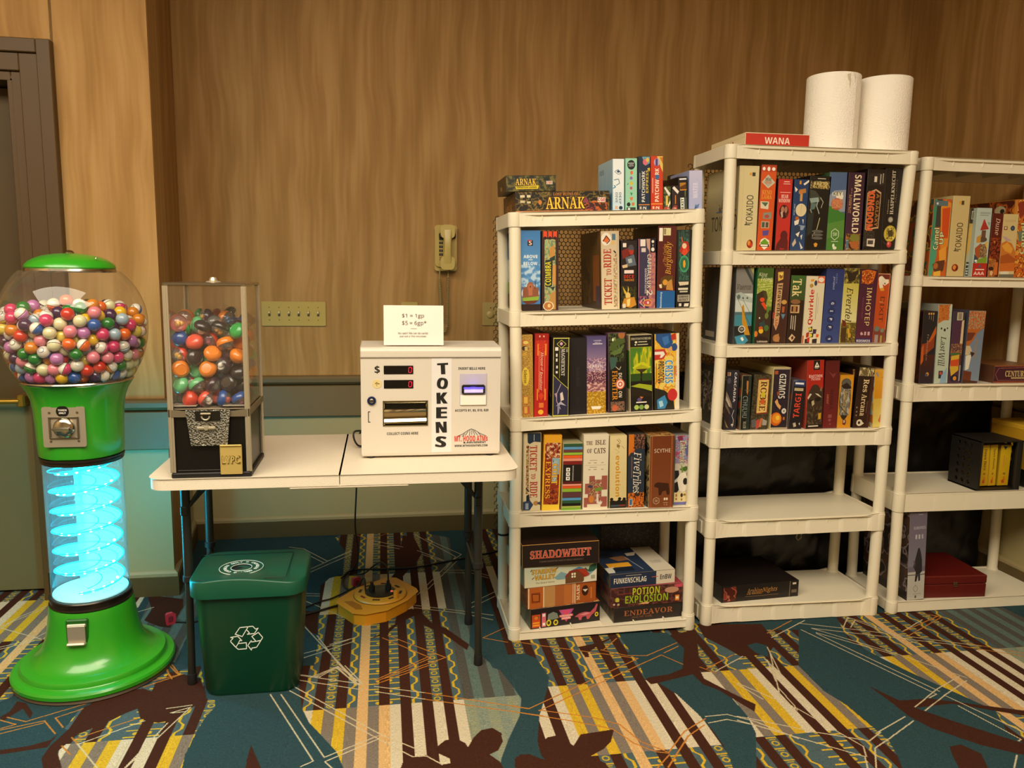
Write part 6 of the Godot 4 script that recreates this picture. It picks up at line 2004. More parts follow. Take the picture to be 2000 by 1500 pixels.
		"F 181510;T PHOTOSYNTHESIS .05 .035 .9 .03 e4dcb8 s 0;E .28 .09 .06 .015 e0d8b8;R .38 .083 .4 .012 c8c0a0;E .25 .122 .04 .01 e0d8b8;R .34 .118 .48 .012 c8c0a0;G .02 .155 .96 .44 c0b418 5a8a20;N .02 .16 .96 .4 2 .5 9aa81c c8bc1c 6a9424 4a7a24;R .02 .5 .96 .1 2c4a18;P c8c820 .1 .42 .3 .37 .6 .35 .95 .42 .8 .44 .2 .44;P a8a818 .2 .43 .5 .38 .85 .43 .5 .46;P 1c1810 .44 .46 .56 .46 .53 .57 .57 .62 .44 .62 .48 .54;P 3c301a .25 .44 .8 .44 .6 .48 .45 .48;P a0ac24 .02 .66 .4 .63 .98 .66 .98 .74 .6 .7 .3 .68;P 241c10 .02 .68 .4 .7 .98 .77 .98 .8 .02 .8;E .42 .84 .11 .025 5a4a78;P e07838 .42 .8 .6 .81 .5 .83;R .26 .87 .48 .018 e8e0d0;E .28 .94 .11 .032 a8c05a;E .5 .94 .11 .032 7aa04a;E .74 .94 .11 .032 c8cc8a",
		"F c8b890;G 0 .2 1 .5 5a8a28 3a6a28", ""],
	["board_game_box", 0.9917, 0.8524, 1.2643, 0.0963, 0.2869, 0.29, -2.92, 0, "game box", "yellow game box with stacked blue capitals and red and blue figure shapes", "game boxes on the short unit's third level",
		"F e0a830;N 0 0 .86 1 2 2 e0b030 e8c048 d88a28 e8cc60;R .86 .55 .14 .45 e8dcc0;P e8dcc0 .9 0 1 0 1 1 .8 1 .86 .5;P 24508c .05 0 .65 0 .75 .12 .6 .2 .3 .18 .05 .08;P 3a70b0 .3 .05 .55 .03 .6 .12 .4 .16;P b83424 .66 .02 .85 .0 .88 .08 .7 .09;E .8 .18 .13 .05 2c4c80;P d8a070 .5 .2 .7 .17 .72 .22 .56 .24;P c03c2c 0 .2 .4 .2 .5 .26 .35 .33 0 .34;P ece4d4 0 .23 .36 .23 .42 .27 .3 .31 0 .32;P c03c2c 0 .27 .25 .27 .2 .32 0 .33;T CRISIS .42 .35 .32 .3 2f86c8 b 1 f0e8d0;T PROTOCOL .14 .36 .24 .29 1c2430 b 1;R .06 .38 .04 .25 a86828;T MARVEL .78 .43 .12 .14 b03828 b 1;P 26241c 0 .7 .4 .74 .75 .84 .8 1 0 1;E .72 .8 .2 .08 c8302c;P 3a86b8 .08 .86 .4 .8 .52 .9 .4 .98 .1 .98;P a8d0e0 .15 .88 .3 .87 .35 .94 .2 .96",
		"F 2a2016", ""],
	["board_game_box", 0.4988, 0.4856, 1.2673, 0.0668, 0.294, 0.29, -0.3013, 0, "game box", "cream train-game box with red capitals reading downwards, on the short shelf's fourth level", "game boxes on the short unit's fourth level",
		"F cdbf9a;G 0 0 1 1 c8ba94 d6c8a4;R 0 0 .04 1 a89878;P 1e2c3c .22 0 .98 0 .98 .12 .6 .11 .35 .14 .24 .12;L e8ecf0 .02 .6 .02 .6 .1;T TICKET .38 .16 .4 .33 a02018 s 1;T TO .46 .52 .24 .07 a02018 s 1;T RIDE .4 .62 .42 .21 a02018 s 1;N .17 .16 .16 .62 6 6 cdbf9a 8a2a20 3a3a34 c8a828 cdbf9a 6a2a24;L 1c1c20 .07 .18 .7 .34 .75;P 2a3c58 0 .88 .4 .86 .6 .92 .4 .99 0 .99;P 1a2430 .2 .8 .35 .78 .4 .86 .2 .88;E .76 .9 .16 .03 b08048;P 2a3c60 .8 .9 1 .88 1 .93;R .15 .9 .18 .08 8898b0",
		"F b0a078", ""],
	["board_game_box", 0.5696, 0.4856, 1.2673, 0.0676, 0.2846, 0.29, 0.9039, 0, "game box", "yellow western-train game box with dark red picture panel and stacked yellow letters", "game boxes on the short unit's fourth level",
		"F e4b028;G 0 0 1 1 dc9c20 f0cc38;R .08 .1 .86 .82 8a2c1a;N .08 .1 .86 .22 4 4 6a1a14 a84424 c87838 501410 d8b088;R .5 .3 .42 .22 88a8b0;R .5 .34 .3 .3 a0b4b0;P b04e20 .5 .72 .92 .7 .92 .92 .4 .92;N .1 .72 .84 .2 3 3 8a3416 b8541e 6a2010;L 4a1c10 .015 .5 .76 .92 .75;L 4a1c10 .015 .5 .84 .92 .83;T COLT .5 .38 .34 .28 f0b428 s 1 3a1408;T EXPRESS .14 .34 .3 .5 f0a828 s 1 3a1408;R .55 .33 .04 .03 3a2018",
		"F c88a20", ""],
	["board_game_box", 0.6427, 0.4856, 1.2793, 0.0736, 0.255, 0.29, 0.2374, 0, "game box", "shorter game box of horizontal coloured stripes with a black band of white squares mid spine", "game boxes on the short unit's fourth level",
		"F 1e1610;R 0 .005 1 .04 2c5434;R 0 .05 1 .04 5a94c0;R 0 .092 1 .038 6a3a38;R 0 .134 1 .038 92b438;R 0 .178 1 .042 e05c20;R 0 .222 1 .04 e08c78;R 0 .264 1 .05 7a1c18;R 0 .315 1 .25 1c1612;R 0 .565 1 .03 5a1614;R 0 .6 1 .03 e08c78;R 0 .632 1 .036 d85420;R 0 .67 1 .05 88b034;R 0 .724 1 .08 5a3438;R 0 .808 1 .04 5090c0;R 0 .85 1 .04 2c5434;R 0 .892 1 .035 14100c;R 0 .93 1 .03 a8b44c;R 0 .962 1 .04 7aac30;R .18 .36 .2 .055 e8e4d8;R .18 .425 .2 .055 e8e4d8;R .18 .49 .2 .055 e8e4d8;R .25 .375 .07 .025 2a241c;R .25 .44 .07 .025 2a241c;R .25 .505 .07 .025 2a241c;T MANTLEMONTH .5 .33 .07 .22 d8d4c8 b 1",
		"F a8a078", ""],
	["board_game_box", 0.723, 0.4856, 1.2733, 0.0962, 0.2842, 0.29, -0.4835, 0, "game box", "wide white game box with dark wobbly title above a reddish stepped picture", "game boxes on the short unit's fourth level",
		"F dcd2b8;T THE .1 .085 .26 .05 4a3020 s 0;T ISLE .46 .075 .42 .065 4a3020 s 0;T OF .14 .19 .2 .055 4a3020 s 0;T CATS .42 .18 .46 .075 4a3020 s 0;R .25 .34 .3 .006 6a5a48;R .2 .37 .1 .012 a89880;R .42 .37 .12 .012 a89880;R .72 .37 .1 .012 a89880;R .06 .405 .86 .004 8a7a64;R .25 .43 .3 .006 6a5a48;R .2 .46 .1 .012 a89880;R .42 .46 .12 .012 a89880;R .72 .46 .1 .012 a89880;P 9a5448 .25 .55 .47 .55 .47 .6 .75 .6 .75 .55 .98 .55 .98 .74 .75 .74 .75 .83 .98 .83 .98 .97 .72 .97 .72 .93 .18 .93 .18 .97 .05 .97 .05 .84 .2 .84 .2 .79 .08 .79 .08 .65 .25 .65;N .26 .61 .48 .3 5 5 9a5448 8a4838 a86848 d8c0a8 6a7a3a 8a4a3c;E .3 .69 .1 .02 3a3a50;P 6a8a30 .45 .72 .8 .7 .75 .75 .5 .76;E .35 .86 .1 .05 c87830;P d8d0c8 .55 .8 .62 .8 .64 .9 .8 .9 .75 .94 .56 .92",
		"F c8bc9c", "F d8ccb0"],
	["board_game_box", 0.8279, 0.4856, 1.2713, 0.0659, 0.2774, 0.29, -1.5933, 0, "game box", "cream game box with orange lower-case letters reading downwards and black silhouettes at the foot", "game boxes on the short unit's fourth level",
		"F d8c690;G 0 0 1 1 dccc98 d2be84;L 5a4420 .02 .4 .05 .6 .1 .4 .12 .55 .16 .5 .18;L 5a4420 .015 .5 .04 .65 .08;L 5a4420 .015 .7 .14 .85 .18;L 8a7440 .012 .3 .18 .55 .22 .35 .25;E .5 .14 .1 .02 8a7038;T evolution .34 .27 .3 .57 c88a18 b 1;P 1a1410 0 .9 .1 .87 .2 .89 .4 .9 .55 .88 .7 .9 .85 .87 1 .9 1 1 0 1;E .12 .87 .1 .02 1a1410;E .6 .87 .1 .022 1a1410;E .88 .875 .1 .02 1a1410;R .08 .955 .5 .022 3a4a5a;R .58 .955 .36 .022 7a2a28",
		"F c0ae78", "F d8c690"],
	["board_game_box", 0.8987, 0.4856, 1.2673, 0.0647, 0.2816, 0.29, -1.27, 0, "game box", "dark blue game box with flame-orange top and foot and white script reading downwards", "game boxes on the short unit's fourth level",
		"F 26303e;N 0 0 .4 .25 3 3 c85c18 d87c24 9a3c10;N .35 0 .65 .2 4 4 2a1e1e 5a3428 a87858 3a2420;P c87020 0 0 .3 0 .35 .15 .15 .25 0 .3;N 0 .8 1 .2 3 3 b85018 e08828 6a2410 3a1a10 c86a20;E .6 .82 .16 .03 3a241c;T Five .36 .24 .46 .26 f2e4d0 i 1 14181e;T Tribes .3 .5 .5 .31 f2e4d0 i 1 14181e;R .2 .3 .05 .3 8a5a38;R .1 .88 .2 .1 a8c0d0;R .13 .89 .14 .08 3a5a7a",
		"F 3a342c;R .2 .1 .4 .3 8a7a58", ""],
	["board_game_box", 0.9744, 0.4855, 1.2873, 0.0954, 0.2778, 0.29, -1.0878, 0, "game box", "wide rust brown game box with thin white capitals and a dark bear shape", "game boxes on the short unit's fourth level",
		"F 703616;G 0 0 1 1 6e3414 7c4422;R .06 0 .05 1 94522e;R .88 0 .06 1 94522e;R .98 0 .02 1 3a1a10;T SCYTHE .18 .18 .68 .055 e4d4c0 n 0;P 3c1c0c .22 .66 .35 .64 .8 .66 .86 .78 .84 .82 .74 .82 .7 .76 .55 .77 .5 .82 .4 .82 .38 .72 .2 .7;L d8c0a0 .015 .18 .87 .3 .85 .42 .87 .42 .92 .3 .945 .18 .92 .18 .87;T SM .24 .88 .12 .035 d8c0a0 n 0;R .6 .86 .2 .04 a87850;E .66 .875 .03 .018 f0e0c8;E .75 .875 .03 .018 f0e0c8;R .6 .925 .2 .012 b08a60;T 1-5 .62 .945 .16 .025 d8c0a0 n 0",
		"F 5a4428;N 0 0 1 1 3 3 2a2018 8a7448 3a3024 a89060", "F a0703c;N 0 0 1 1 4 4 6a4020 c89858 b07a40"],
	["board_game_box", 1.0845, 0.4855, 1.2553, 0.0633, 0.2707, 0.29, -0.8353, 0, "game box", "pale grey-violet game box with brush letters and black and white patches", "game boxes on the short unit's fourth level",
		"F c4bcac;N 0 0 1 .4 3 3 8a84a8 6a6498 b8b0b8 a84868;P 7a2848 .1 .02 .4 0 .5 .06 .2 .08;P 8a2c48 .75 .04 1 .02 1 .1 .8 .1;P 5a5c88 .6 .15 1 .12 1 .25 .7 .3;T Takenoko .3 .07 .4 .36 f0e8c8 i 1 4a5a2a;P 4a6a28 .3 .48 .7 .44 .9 .46 .7 .52 .4 .5;P 6a8a38 .4 .42 .5 .45 .55 .55 .45 .55;P 1c1816 0 .5 .25 .5 .3 .58 0 .64;E .55 .67 .38 .14 e4dcc8;E .7 .66 .14 .05 1e1a18;P 1c1816 0 .68 .2 .66 .3 .78 .1 .84 0 .84;E .85 .56 .08 .03 1c1816;R 0 .82 .86 .14 e0cc94;R .1 .84 .1 .04 8a6a40;E .5 .86 .08 .03 3a2a20;R .1 .9 .1 .03 8a6a40;R .6 .84 .15 .03 8a6a40;R .45 .91 .1 .03 8a6a40;R 0 .96 1 .04 6a6aa8",
		"F 8a8480", ""],
	["board_game_box", 0.5352, 0.0291, 1.2763, 0.279, 0.0797, 0.27, -1.0904, 6.5221, "game box", "black dinosaur game box with orange and pink badges, lowest in the left stack", "game boxes stacked on the short unit's bottom shelf",
		"F 1c1418;R .02 .3 .12 .66 c8481c;P 2a6a3a .04 .4 .12 .38 .11 .52 .05 .52;E .08 .46 .03 .08 e07828;R .03 .68 .1 .08 e8a020;R .03 .8 .1 .08 e8a020;R .16 .26 .06 .7 d86a78;R .17 .3 .04 .15 f0e0d8;R .17 .75 .04 .15 f0e0d8;P 7a8478 .25 .35 .32 .25 .38 .35 .4 .6 .3 .65 .24 .6;E .26 .78 .035 .17 d8c828;E .36 .8 .035 .15 d8c828;E .26 .78 .02 .09 3a3a20;E .36 .8 .02 .08 3a3a20;P c03c6c .4 .2 .62 .2 .51 .85;P 7a6ac8 .42 .23 .6 .23 .51 .75;P d8486c .43 .24 .59 .24 .53 .5 .48 .5;R .41 .47 .2 .12 d86858;R .44 .6 .14 .12 e8787c;T DINOSAUR .425 .48 .17 .1 f0dcd0 b 0;T ISLAND .45 .6 .12 .1 f0dcd0 b 0;P b8505c .63 .65 .7 .5 .78 .45 .86 .5 .92 .3 .95 .1 .97 .15 .94 .5 .88 .66 .84 .85 .81 .85 .8 .68 .74 .7 .73 .85 .7 .85 .68 .68;P d88890 .7 .58 .8 .5 .86 .56 .78 .62;E .955 .65 .028 .12 d8c020;E .955 .65 .015 .06 5a4a10",
		"F 3a4a2a;N 0 0 1 1 4 4 2a3420 4a5a34 5a4a30", "F c86a38;N 0 0 1 1 5 5 b84830 d88a40 6a3a5a e0b050"],
	["board_game_box", 0.5237, 0.1088, 1.2763, 0.2738, 0.0826, 0.27, -1.0904, 7.1176, "game box", "orange and tan block-panelled game box, second from the bottom of the left stack", "game boxes stacked on the short unit's bottom shelf",
		"F a85a24;R 0 0 .02 1 e8c8a0;R .02 .05 .2 .95 b45e22;R .05 .25 .13 .5 8a3c14;R .07 .33 .09 .34 b05c20;L 5a2408 .008 .06 .3 .17 .35 .16 .7 .07 .65 .06 .3;R .22 0 .015 1 e8d0a8;R .235 0 .16 1 b88850;R .395 0 .13 1 a86030;R .525 0 .13 1 b86c34;R .655 0 .01 1 e8c8a0;R .68 0 .015 1 e8d0a8;R .7 0 .3 1 a4531c;T MARS .71 .12 .05 .75 ecdcc0 s -1;E .84 .42 .05 .26 3a1c0c;P d8d0c0 .8 .36 .88 .36 .84 .5;R .92 .3 .02 .55 c87838",
		"F 8a4a20;N 0 0 1 1 3 3 7a3e1a 9a5424", ""],
	["board_game_box", 0.5096, 0.1915, 1.2763, 0.2857, 0.0791, 0.27, -1.0904, 5.3743, "game box", "pale farm game box with brown red-roofed barn and blue hills, in the left stack", "game boxes stacked on the short unit's bottom shelf",
		"F ccc8a8;G 0 0 1 1 b8c4b0 d8d2b0;P 7aa0a8 .4 .62 .5 .35 .6 .5 .75 .2 .85 .4 1 .3 1 .7 .45 .75;P 4a84a0 .6 .4 .75 .18 .88 .4 .8 .5;P 2c5c48 .82 .35 .84 .25 .88 .4 .9 .2 .98 .05 1 .05 1 .45 .9 .5;P 6a4428 .56 .98 .56 .6 .62 .38 .72 .33 .82 .5 .82 .98;P 8a2c1c .55 .62 .62 .36 .72 .3 .83 .55 .86 .72 .82 .74 .74 .42 .64 .44 .57 .64;P a83820 .72 .3 .84 .32 .9 .62 .86 .72;R .645 .48 .06 .24 f0e8c0;L 5a3820 .008 .675 .48 .675 .72;L 5a3820 .008 .645 .6 .705 .6;P dcd8c4 .8 .98 1 .35 1 1 .8 1;R .92 .68 .06 .2 a8a488;T STARDEW .1 .12 .34 .24 d8a428 b 0 5a3c10 .004;T VALLEY .14 .42 .28 .24 d8a428 b 0 5a3c10 .004;T The_Board_Game .15 .76 .26 .1 6a5a3a n 0;L 4a3a18 .01 .08 .2 .1 .1;L 4a3a18 .01 .43 .2 .46 .1;L 4a3a18 .01 .1 .6 .13 .5",
		"F a8a488", ""],
	["board_game_box", 0.4997, 0.2706, 1.2763, 0.2943, 0.0884, 0.27, -1.0904, 1.0431, "game box", "deep black game box with red outlined title and dark fiery lid, topping the left stack", "game boxes stacked on the short unit's bottom shelf",
		"F 1e1211;R 0 0 1 .03 5a2c20;T SHADOWRIFT .1 .28 .8 .36 c8432c s 0 f0c8b0 .003;R .14 .62 .6 .02 d86048;T A_BOARD_ADVENTURE_GAME_OF_HEROIC_EMERGENCY .22 .74 .58 .07 8a7a70 n 0",
		"F 1a1010", "F 2a1410;N 0 .2 1 .8 3 3 1a0e0c 2a1410 6a3018 3a1a12 241010;R .2 .8 .7 .05 7a3a20"],
	["board_game_box", 0.8579, 0.0353, 1.2763, 0.2866, 0.0605, 0.27, -1.0904, 2.9918, "game box", "dull black game box with bronze capitals, lowest in the right stack", "game boxes stacked on the short unit's bottom shelf",
		"F 2a221e;G 0 0 1 1 2e2622 241c1a;T ENDEAVOR .14 .26 .7 .36 a86034 s 0;T AGE_OF_SAIL .25 .68 .3 .13 8a5030 s 0",
		"F 2a1c16;N 0 0 1 1 3 3 1c1410 5a3a24 3a2418", ""],
	["board_game_box", 0.8435, 0.0957, 1.2763, 0.2898, 0.0784, 0.27, -1.0904, 1.7286, "game box", "purple-brown game box with yellow-green puffy capitals, middle of the right stack", "game boxes stacked on the short unit's bottom shelf",
		"F 4a2824;N 0 0 1 1 6 6 3a1e1c 5a302a 6a3a30 4a2824 402020;R .12 .3 .2 .04 8a3428;R .7 .3 .05 .5 6a2c24;E .85 .3 .1 .16 b8886c;P c04a5a .88 .05 1 .0 1 .2 .9 .2;E .09 .6 .03 .12 a8ac38;P c8b838 .06 .7 .09 .5 .12 .7;R .03 .8 .03 .1 c8a890;R .09 .82 .03 .1 c8a890;T POTION .3 .06 .38 .38 c0c02c b 0 2a2a0a .004;T EXPLOSION .2 .46 .6 .4 98b024 b 0 1e2a0a .004;P d8a068 .38 .92 .44 .84 .54 .84 .52 .94;R .9 .6 .06 .3 d87828;R .91 .68 .04 .14 f0d8a0",
		"F 4a2a26;N 0 0 1 1 4 4 3a2020 5a3430 6a4a40", "F a8404c"],
	["board_game_box", 0.838, 0.1741, 1.2763, 0.2648, 0.0546, 0.27, -1.0904, 3.3641, "game box", "navy and white game box with an orange strip on its lid", "game boxes stacked on the short unit's bottom shelf",
		"F 1f2c46;R .71 0 .29 1 d0c6b0;T FUNKENSCHLAG .06 .3 .5 .42 e8e0cc b 0;R .24 .14 .24 .05 a89c84;T EnBW .77 .32 .18 .36 3a3a4a b 0;R .64 .4 .1 .06 c05a3c",
		"F 26344a;N 0 0 1 1 3 3 1c2a3e 3a4a52 5a4a30", "F 24344e;R .68 0 .32 1 d0c6b0;R .08 .6 .36 .16 e0a028;P 8a6040 .2 .36 .45 .34 .5 .5 .3 .54;P c8c8b8 0 .75 .15 .74 .1 .95 0 .95;R .12 .78 .3 .14 16202e;P 16202e .05 .2 .3 .15 .3 .35 .1 .4;P d8ccb8 .5 .25 .7 .22 .62 .36 .5 .36;T EnBW .77 .6 .16 .12 a8a090 b 0;L a8b4c0 .01 .45 .4 .55 .9"],
	["board_game_box", 0.8794, 0.046, 1.0063, 0.2499, 0.2845, 0.03, -1.0904, 0, "game box", "black game box standing upright behind the right stack with faint grey capitals across its cover", "game boxes stacked on the short unit's bottom shelf",
		"F 15110f;N 0 0 1 .55 9 9 15110f 1c1714 15110f 4a4438 1a1512;T FUNKENSCHLAG .12 .66 .7 .09 5a564e b 0;P 2a2a2c .3 .8 .45 .75 .7 1 .45 1",
		"F 120e0c", ""],
	["board_game_box", 1.2886, 1.8143, 1.2652, 0.2478, 0.0492, 0.3, -0.2515, 0, "game box", "flat box with a red front and white capitals, lying beside the paper rolls", "things on top of the tall shelf unit",
		"F c03424;R 0 0 1 .05 e8ccb0;T WANA .3 .3 .4 .48 f2e6d4 b 0",
		"F e0d0a8;T WANA .3 .4 .4 .4 b03424 b 0;R 0 .3 1 .03 c8b890", "F e0d4b4"],
	["board_game_box", 1.2787, 1.4412, 1.2614, 0.0767, 0.3063, 0.29, -0.653, 0, "game box", "cream game box with thin black letters reading upwards, on the tall shelf unit", "game boxes on the tall unit's second level",
		"F d2c494;R .2 0 .012 1 b8a878;T TOKAIDO .42 .34 .34 .35 2a241a n -1;R .36 .68 .3 .012 2a241a;E .68 .91 .16 .05 8a2414;E .64 .9 .08 .03 d88a30;E .74 .92 .06 .025 c83c24;R .52 .08 .12 .03 d8982c;R .66 .075 .16 .045 3a3428",
		"F c4b68a;N .42 .36 .5 .16 5 5 c4b68a 4a3a30 c8a040 c4b68a 3a5a7a 8a5a60;R .35 .5 .6 .02 5a80a0;P d8a030 .6 .42 .66 .36 .68 .48;L b88890 .01 .5 .4 .62 .32 .7 .36;T TOKAIDO .2 .56 .78 .18 2a2620 n 0;R .6 .14 .25 .015 6a6048;E .66 .9 .03 .025 2a2420;R .6 .78 .1 .008 8a7c5c", ""],
	["board_game_box", 1.3576, 1.4429, 1.2614, 0.0597, 0.3116, 0.29, 0.3934, 0, "game box", "bright orange game box with photo-like squares and a green round badge down its spine", "game boxes on the tall unit's second level",
		"F d05420;R 0 0 1 .08 b84424;E .16 .045 .1 .02 f0e8dc;E .48 .045 .1 .025 f0e8dc;E .8 .045 .12 .02 f0e8dc;P c8c0a8 .45 .11 .95 .2 .5 .27 .05 .2;P b0a890 .45 .13 .8 .2 .5 .25 .15 .2;T HEAD .3 .15 .4 .03 3a4a3a s 0;T QUIZ .3 .19 .4 .03 d05848 s 0;T KENO .12 .29 .66 .05 e0a83c s 0;T LAMA .1 .345 .7 .045 e0a83c s 0;P d8ccb0 .05 .42 .62 .42 .6 .51 .08 .5;P 4a6a4a .1 .43 .58 .43 .4 .48;P 8a8a7a .28 .55 .85 .54 .83 .62 .28 .62;E .55 .59 .16 .02 b04a40;R .2 .65 .55 .08 b8a890;R .24 .66 .2 .06 4a5a4a;R .5 .66 .18 .06 5a4a3a;P 5a4a90 .3 .76 .75 .75 .7 .81 .35 .82;P ece4d0 .15 .92 .25 .86 .5 .84 .8 .87 .85 .93 .5 .98;P 6a9a28 .2 .9 .5 .85 .8 .9 .7 .92 .3 .92;R .18 .915 .64 .03 1e1c14;R .24 .92 .5 .02 ece4d0",
		"F 8a3a18", ""],
	["board_game_box", 1.4294, 1.4445, 1.2614, 0.0566, 0.2619, 0.29, -0.3458, 0, "game box", "red game box with a round portrait panel and a dark shoulder silhouette at its foot", "game boxes on the tall unit's second level",
		"F c02e26;R .4 .035 .4 .012 f0d8c8;R .35 .065 .5 .01 f0d8c8;R .15 .18 .75 .012 e8a890;T REAR .25 .215 .5 .05 f4e8d8 s 0;T WINDOW .08 .275 .84 .05 f4e8d8 s 0;E .5 .45 .34 .095 3c1410;E .4 .42 .12 .045 b07860;E .64 .42 .11 .045 a87058;P c8a898 .25 .46 .4 .44 .45 .52 .35 .54;P 5a2a20 .55 .47 .8 .47 .7 .53;E .6 .78 .26 .07 5c1a1c;P 5c1a1c .3 .84 .45 .78 .8 .8 .9 .86 .92 1 .0 1 .1 .9;R .35 .96 .3 .02 a82c28",
		"F 30100c;R .1 .75 .5 .03 3a5a7a;R .2 .8 .3 .2 c05a30", ""],
	["board_game_box", 1.4893, 1.4459, 1.2614, 0.058, 0.2611, 0.29, 0.5252, 0, "game box", "dark blue game box with a cream disc mid spine and white and orange figure shapes", "game boxes on the tall unit's second level",
		"F 22406e;G 0 0 1 1 1e3a66 26446e;P ece0cc .6 .06 .98 0 1 .03 .7 .08;R .34 .02 .14 .05 d8902c;P e8dccc .02 .1 .25 .14 .1 .18;P b07838 .35 .14 .8 .12 .85 .18 .4 .2;R .44 .2 .18 .1 c89850;P c0783c .3 .16 .6 .15 .6 .2 .35 .2;E .58 .42 .38 .09 dcccA0;L 8a7048 .02 .58 .35 .58 .49;T XIA_OLD .08 .34 .08 .16 c8d4e0 b 1;E .35 .54 .14 .03 b0602c;P e8dcc8 .15 .58 .5 .55 .45 .62 .2 .64;P 8a9ab0 .5 .63 .95 .64 .8 .7 .55 .7;P d8d0c0 .7 .55 .8 .55 .8 .62;P 2a3a54 .2 .66 .6 .64 .65 .8 .25 .82;P e8e0d0 .3 .76 .6 .72 .5 .8;P c8b098 .1 .9 .3 .82 .4 .88 .2 .94;P d8d0c8 .6 .86 .9 .95 .75 .97;P e0d8cc .65 .78 .8 .76 .75 .84",
		"F 182c4c", ""],
	["board_game_box", 1.5488, 1.4472, 1.2614, 0.0835, 0.275, 0.29, 0.8925, 0, "game box", "black game box with pale green curving creature shapes and gold lettering at the head", "game boxes on the tall unit's second level",
		"F 14120f;R .35 .03 .4 .012 d8ccb0;N .02 .07 .96 .1 9 9 14120f d8c078 c8b068 14120f;T ABYSS .15 .08 .7 .04 e0c880 b 0;T GLOOM .15 .125 .7 .035 d8b868 b 0;P 3c4238 .02 .18 .3 .2 .6 .3 .5 .34 .05 .3;P 8aa09a .02 .3 .45 .28 .5 .34 .1 .36;P 5a706a .1 .36 .4 .36 .3 .44 .1 .45;L a8b4a8 .04 .45 .3 .4 .4 .5 .46 .55 .5;L 7a8a80 .06 .1 .44 .2 .5 .1 .56;P 26302c .02 .5 .3 .48 .25 .75 .05 .8;L c8c8a8 .025 .55 .28 .7 .34 .62 .42;L d0c890 .03 .6 .55 .5 .7 .3 .8;E .55 .73 .28 .02 5a5a54;E .55 .775 .28 .02 5a5a54;E .55 .82 .28 .02 5a5a54;P d89430 .4 .9 .5 .88 .6 .9 .55 .94 .45 .94",
		"F 120f0c", ""],
	["board_game_box", 1.6343, 1.4491, 1.2614, 0.07, 0.288, 0.29, -1.016, 0, "game box", "game box half slate blue sky and half green hill with a hexagon mark", "game boxes on the tall unit's second level",
		"F 4c6488;R 0 0 1 .3 4a6288;P 8c94a4 0 .3 .3 .23 .98 .22 .98 .5 0 .5;P 3c7a30 0 .42 .5 .46 .7 .5 1 .52 1 1 0 1;P 55883a 0 .65 .4 .63 1 .6 1 1 0 1;P 467c30 0 .85 .6 .8 1 .84 1 1 0 1;R .2 .25 .6 .05 e8e0cc;T KEY .25 .25 .5 .045 4a5a3a b 0;P e8e0cc .4 .3 .85 .29 .8 .35 .5 .36;E .5 .4 .34 .075 b85038;N .2 .34 .6 .12 8 8 c06848 e0b890 8a3a28 d88a50;L e8e8d8 .03 .26 .75 .46 .715 .68 .75 .68 .82 .46 .86 .26 .82 .26 .75;T SM .36 .765 .22 .045 e8e8d8 n 0;R .26 .875 .42 .008 d8dcc8;E .42 .93 .07 .025 e8e4d0;E .5 .96 .12 .02 d8d8c0",
		"F 3a5a3a", ""],
	["board_game_box", 1.7079, 1.4507, 1.2614, 0.0663, 0.2882, 0.29, -0.4749, 0, "game box", "dark plum game box with big cream cartoon letters reading downwards", "game boxes on the tall unit's second level",
		"F 3c1f34;G 0 0 1 1 361c30 44243a;T SMALLWORLD .38 .03 .42 .74 f0dcb4 b 1 24101e;T IT'S_A_WORLD_OF .2 .2 .07 .32 c8a070 b 1;T AFTER_ALL .1 .28 .09 .24 d0a050 b 1;N .05 .78 .9 .22 4 4 2c1a1e 6a3a24 8a7430 3a4a24 b06a30;E .6 .83 .3 .05 7a7a30;E .62 .92 .26 .05 a86030;R .1 .86 .14 .12 88b0c8;R .12 .87 .1 .1 3a5a70",
		"F 2a1626", ""],
	["board_game_box", 1.7835, 1.4524, 1.2614, 0.0735, 0.3016, 0.29, -0.3017, 0, "game box", "black sketch-lined game box with fiery red-orange letters in a slanted frame", "game boxes on the tall unit's second level",
		"F 1a1411;N 0 .05 1 .15 8 14 1a1411 2c2622 1a1411 3a342e;R .38 .09 .16 .07 d8ccb8;R .7 .06 .06 .12 b8ac98;R .84 .05 .06 .12 a89c88;N 0 .75 .6 .2 8 14 1a1411 3a342e 1a1411 4a443c;P c8a078 .04 .29 .5 .24 .82 .28 .8 .72 .5 .73 .04 .74;P 2c1410 .08 .3 .5 .26 .78 .3 .76 .7 .08 .73;T KINGDOM .1 .27 .36 .48 d8502c b 1 f0b060;T A_GALAXY .56 .3 .18 .4 a87838 b 1 2a1808;P d8ccbc .2 .85 .66 .85 .64 .95 .2 .94;R .26 .87 .3 .05 4a443c",
		"F 140f0d", ""],
	["board_game_box", 1.8583, 1.454, 1.2614, 0.0729, 0.3064, 0.29, -0.8534, 0, "game box", "black game box with tall white serif capitals reading upwards above a yellow oval picture", "game boxes on the tall unit's second level",
		"F 17120f;L 3a342c .02 .14 .3 .1 .62 .16 .68;L 3a342c .02 .9 .3 .84 .66 .95 .7;T HASPELKNECHT .38 .03 .2 .53 e0d4bc s -1;T The_story .64 .12 .1 .3 8a7a60 i -1;T Thomas .22 .38 .08 .18 b0a48c s -1;E .45 .62 .15 .035 8a8478;E .45 .62 .1 .024 b0a898;E .47 .79 .36 .1 b8a030;E .47 .79 .33 .09 c8b040;N .25 .72 .45 .14 5 5 c8b040 6a5a24 8a7430 3a3018 d8c868;P 4a3c1c .3 .76 .6 .74 .65 .82 .4 .83;E .45 .92 .14 .04 b83438;E .42 .91 .06 .02 e08878;L 5a544a .02 .05 .88 .25 .92",
		"F 120e0b", ""],
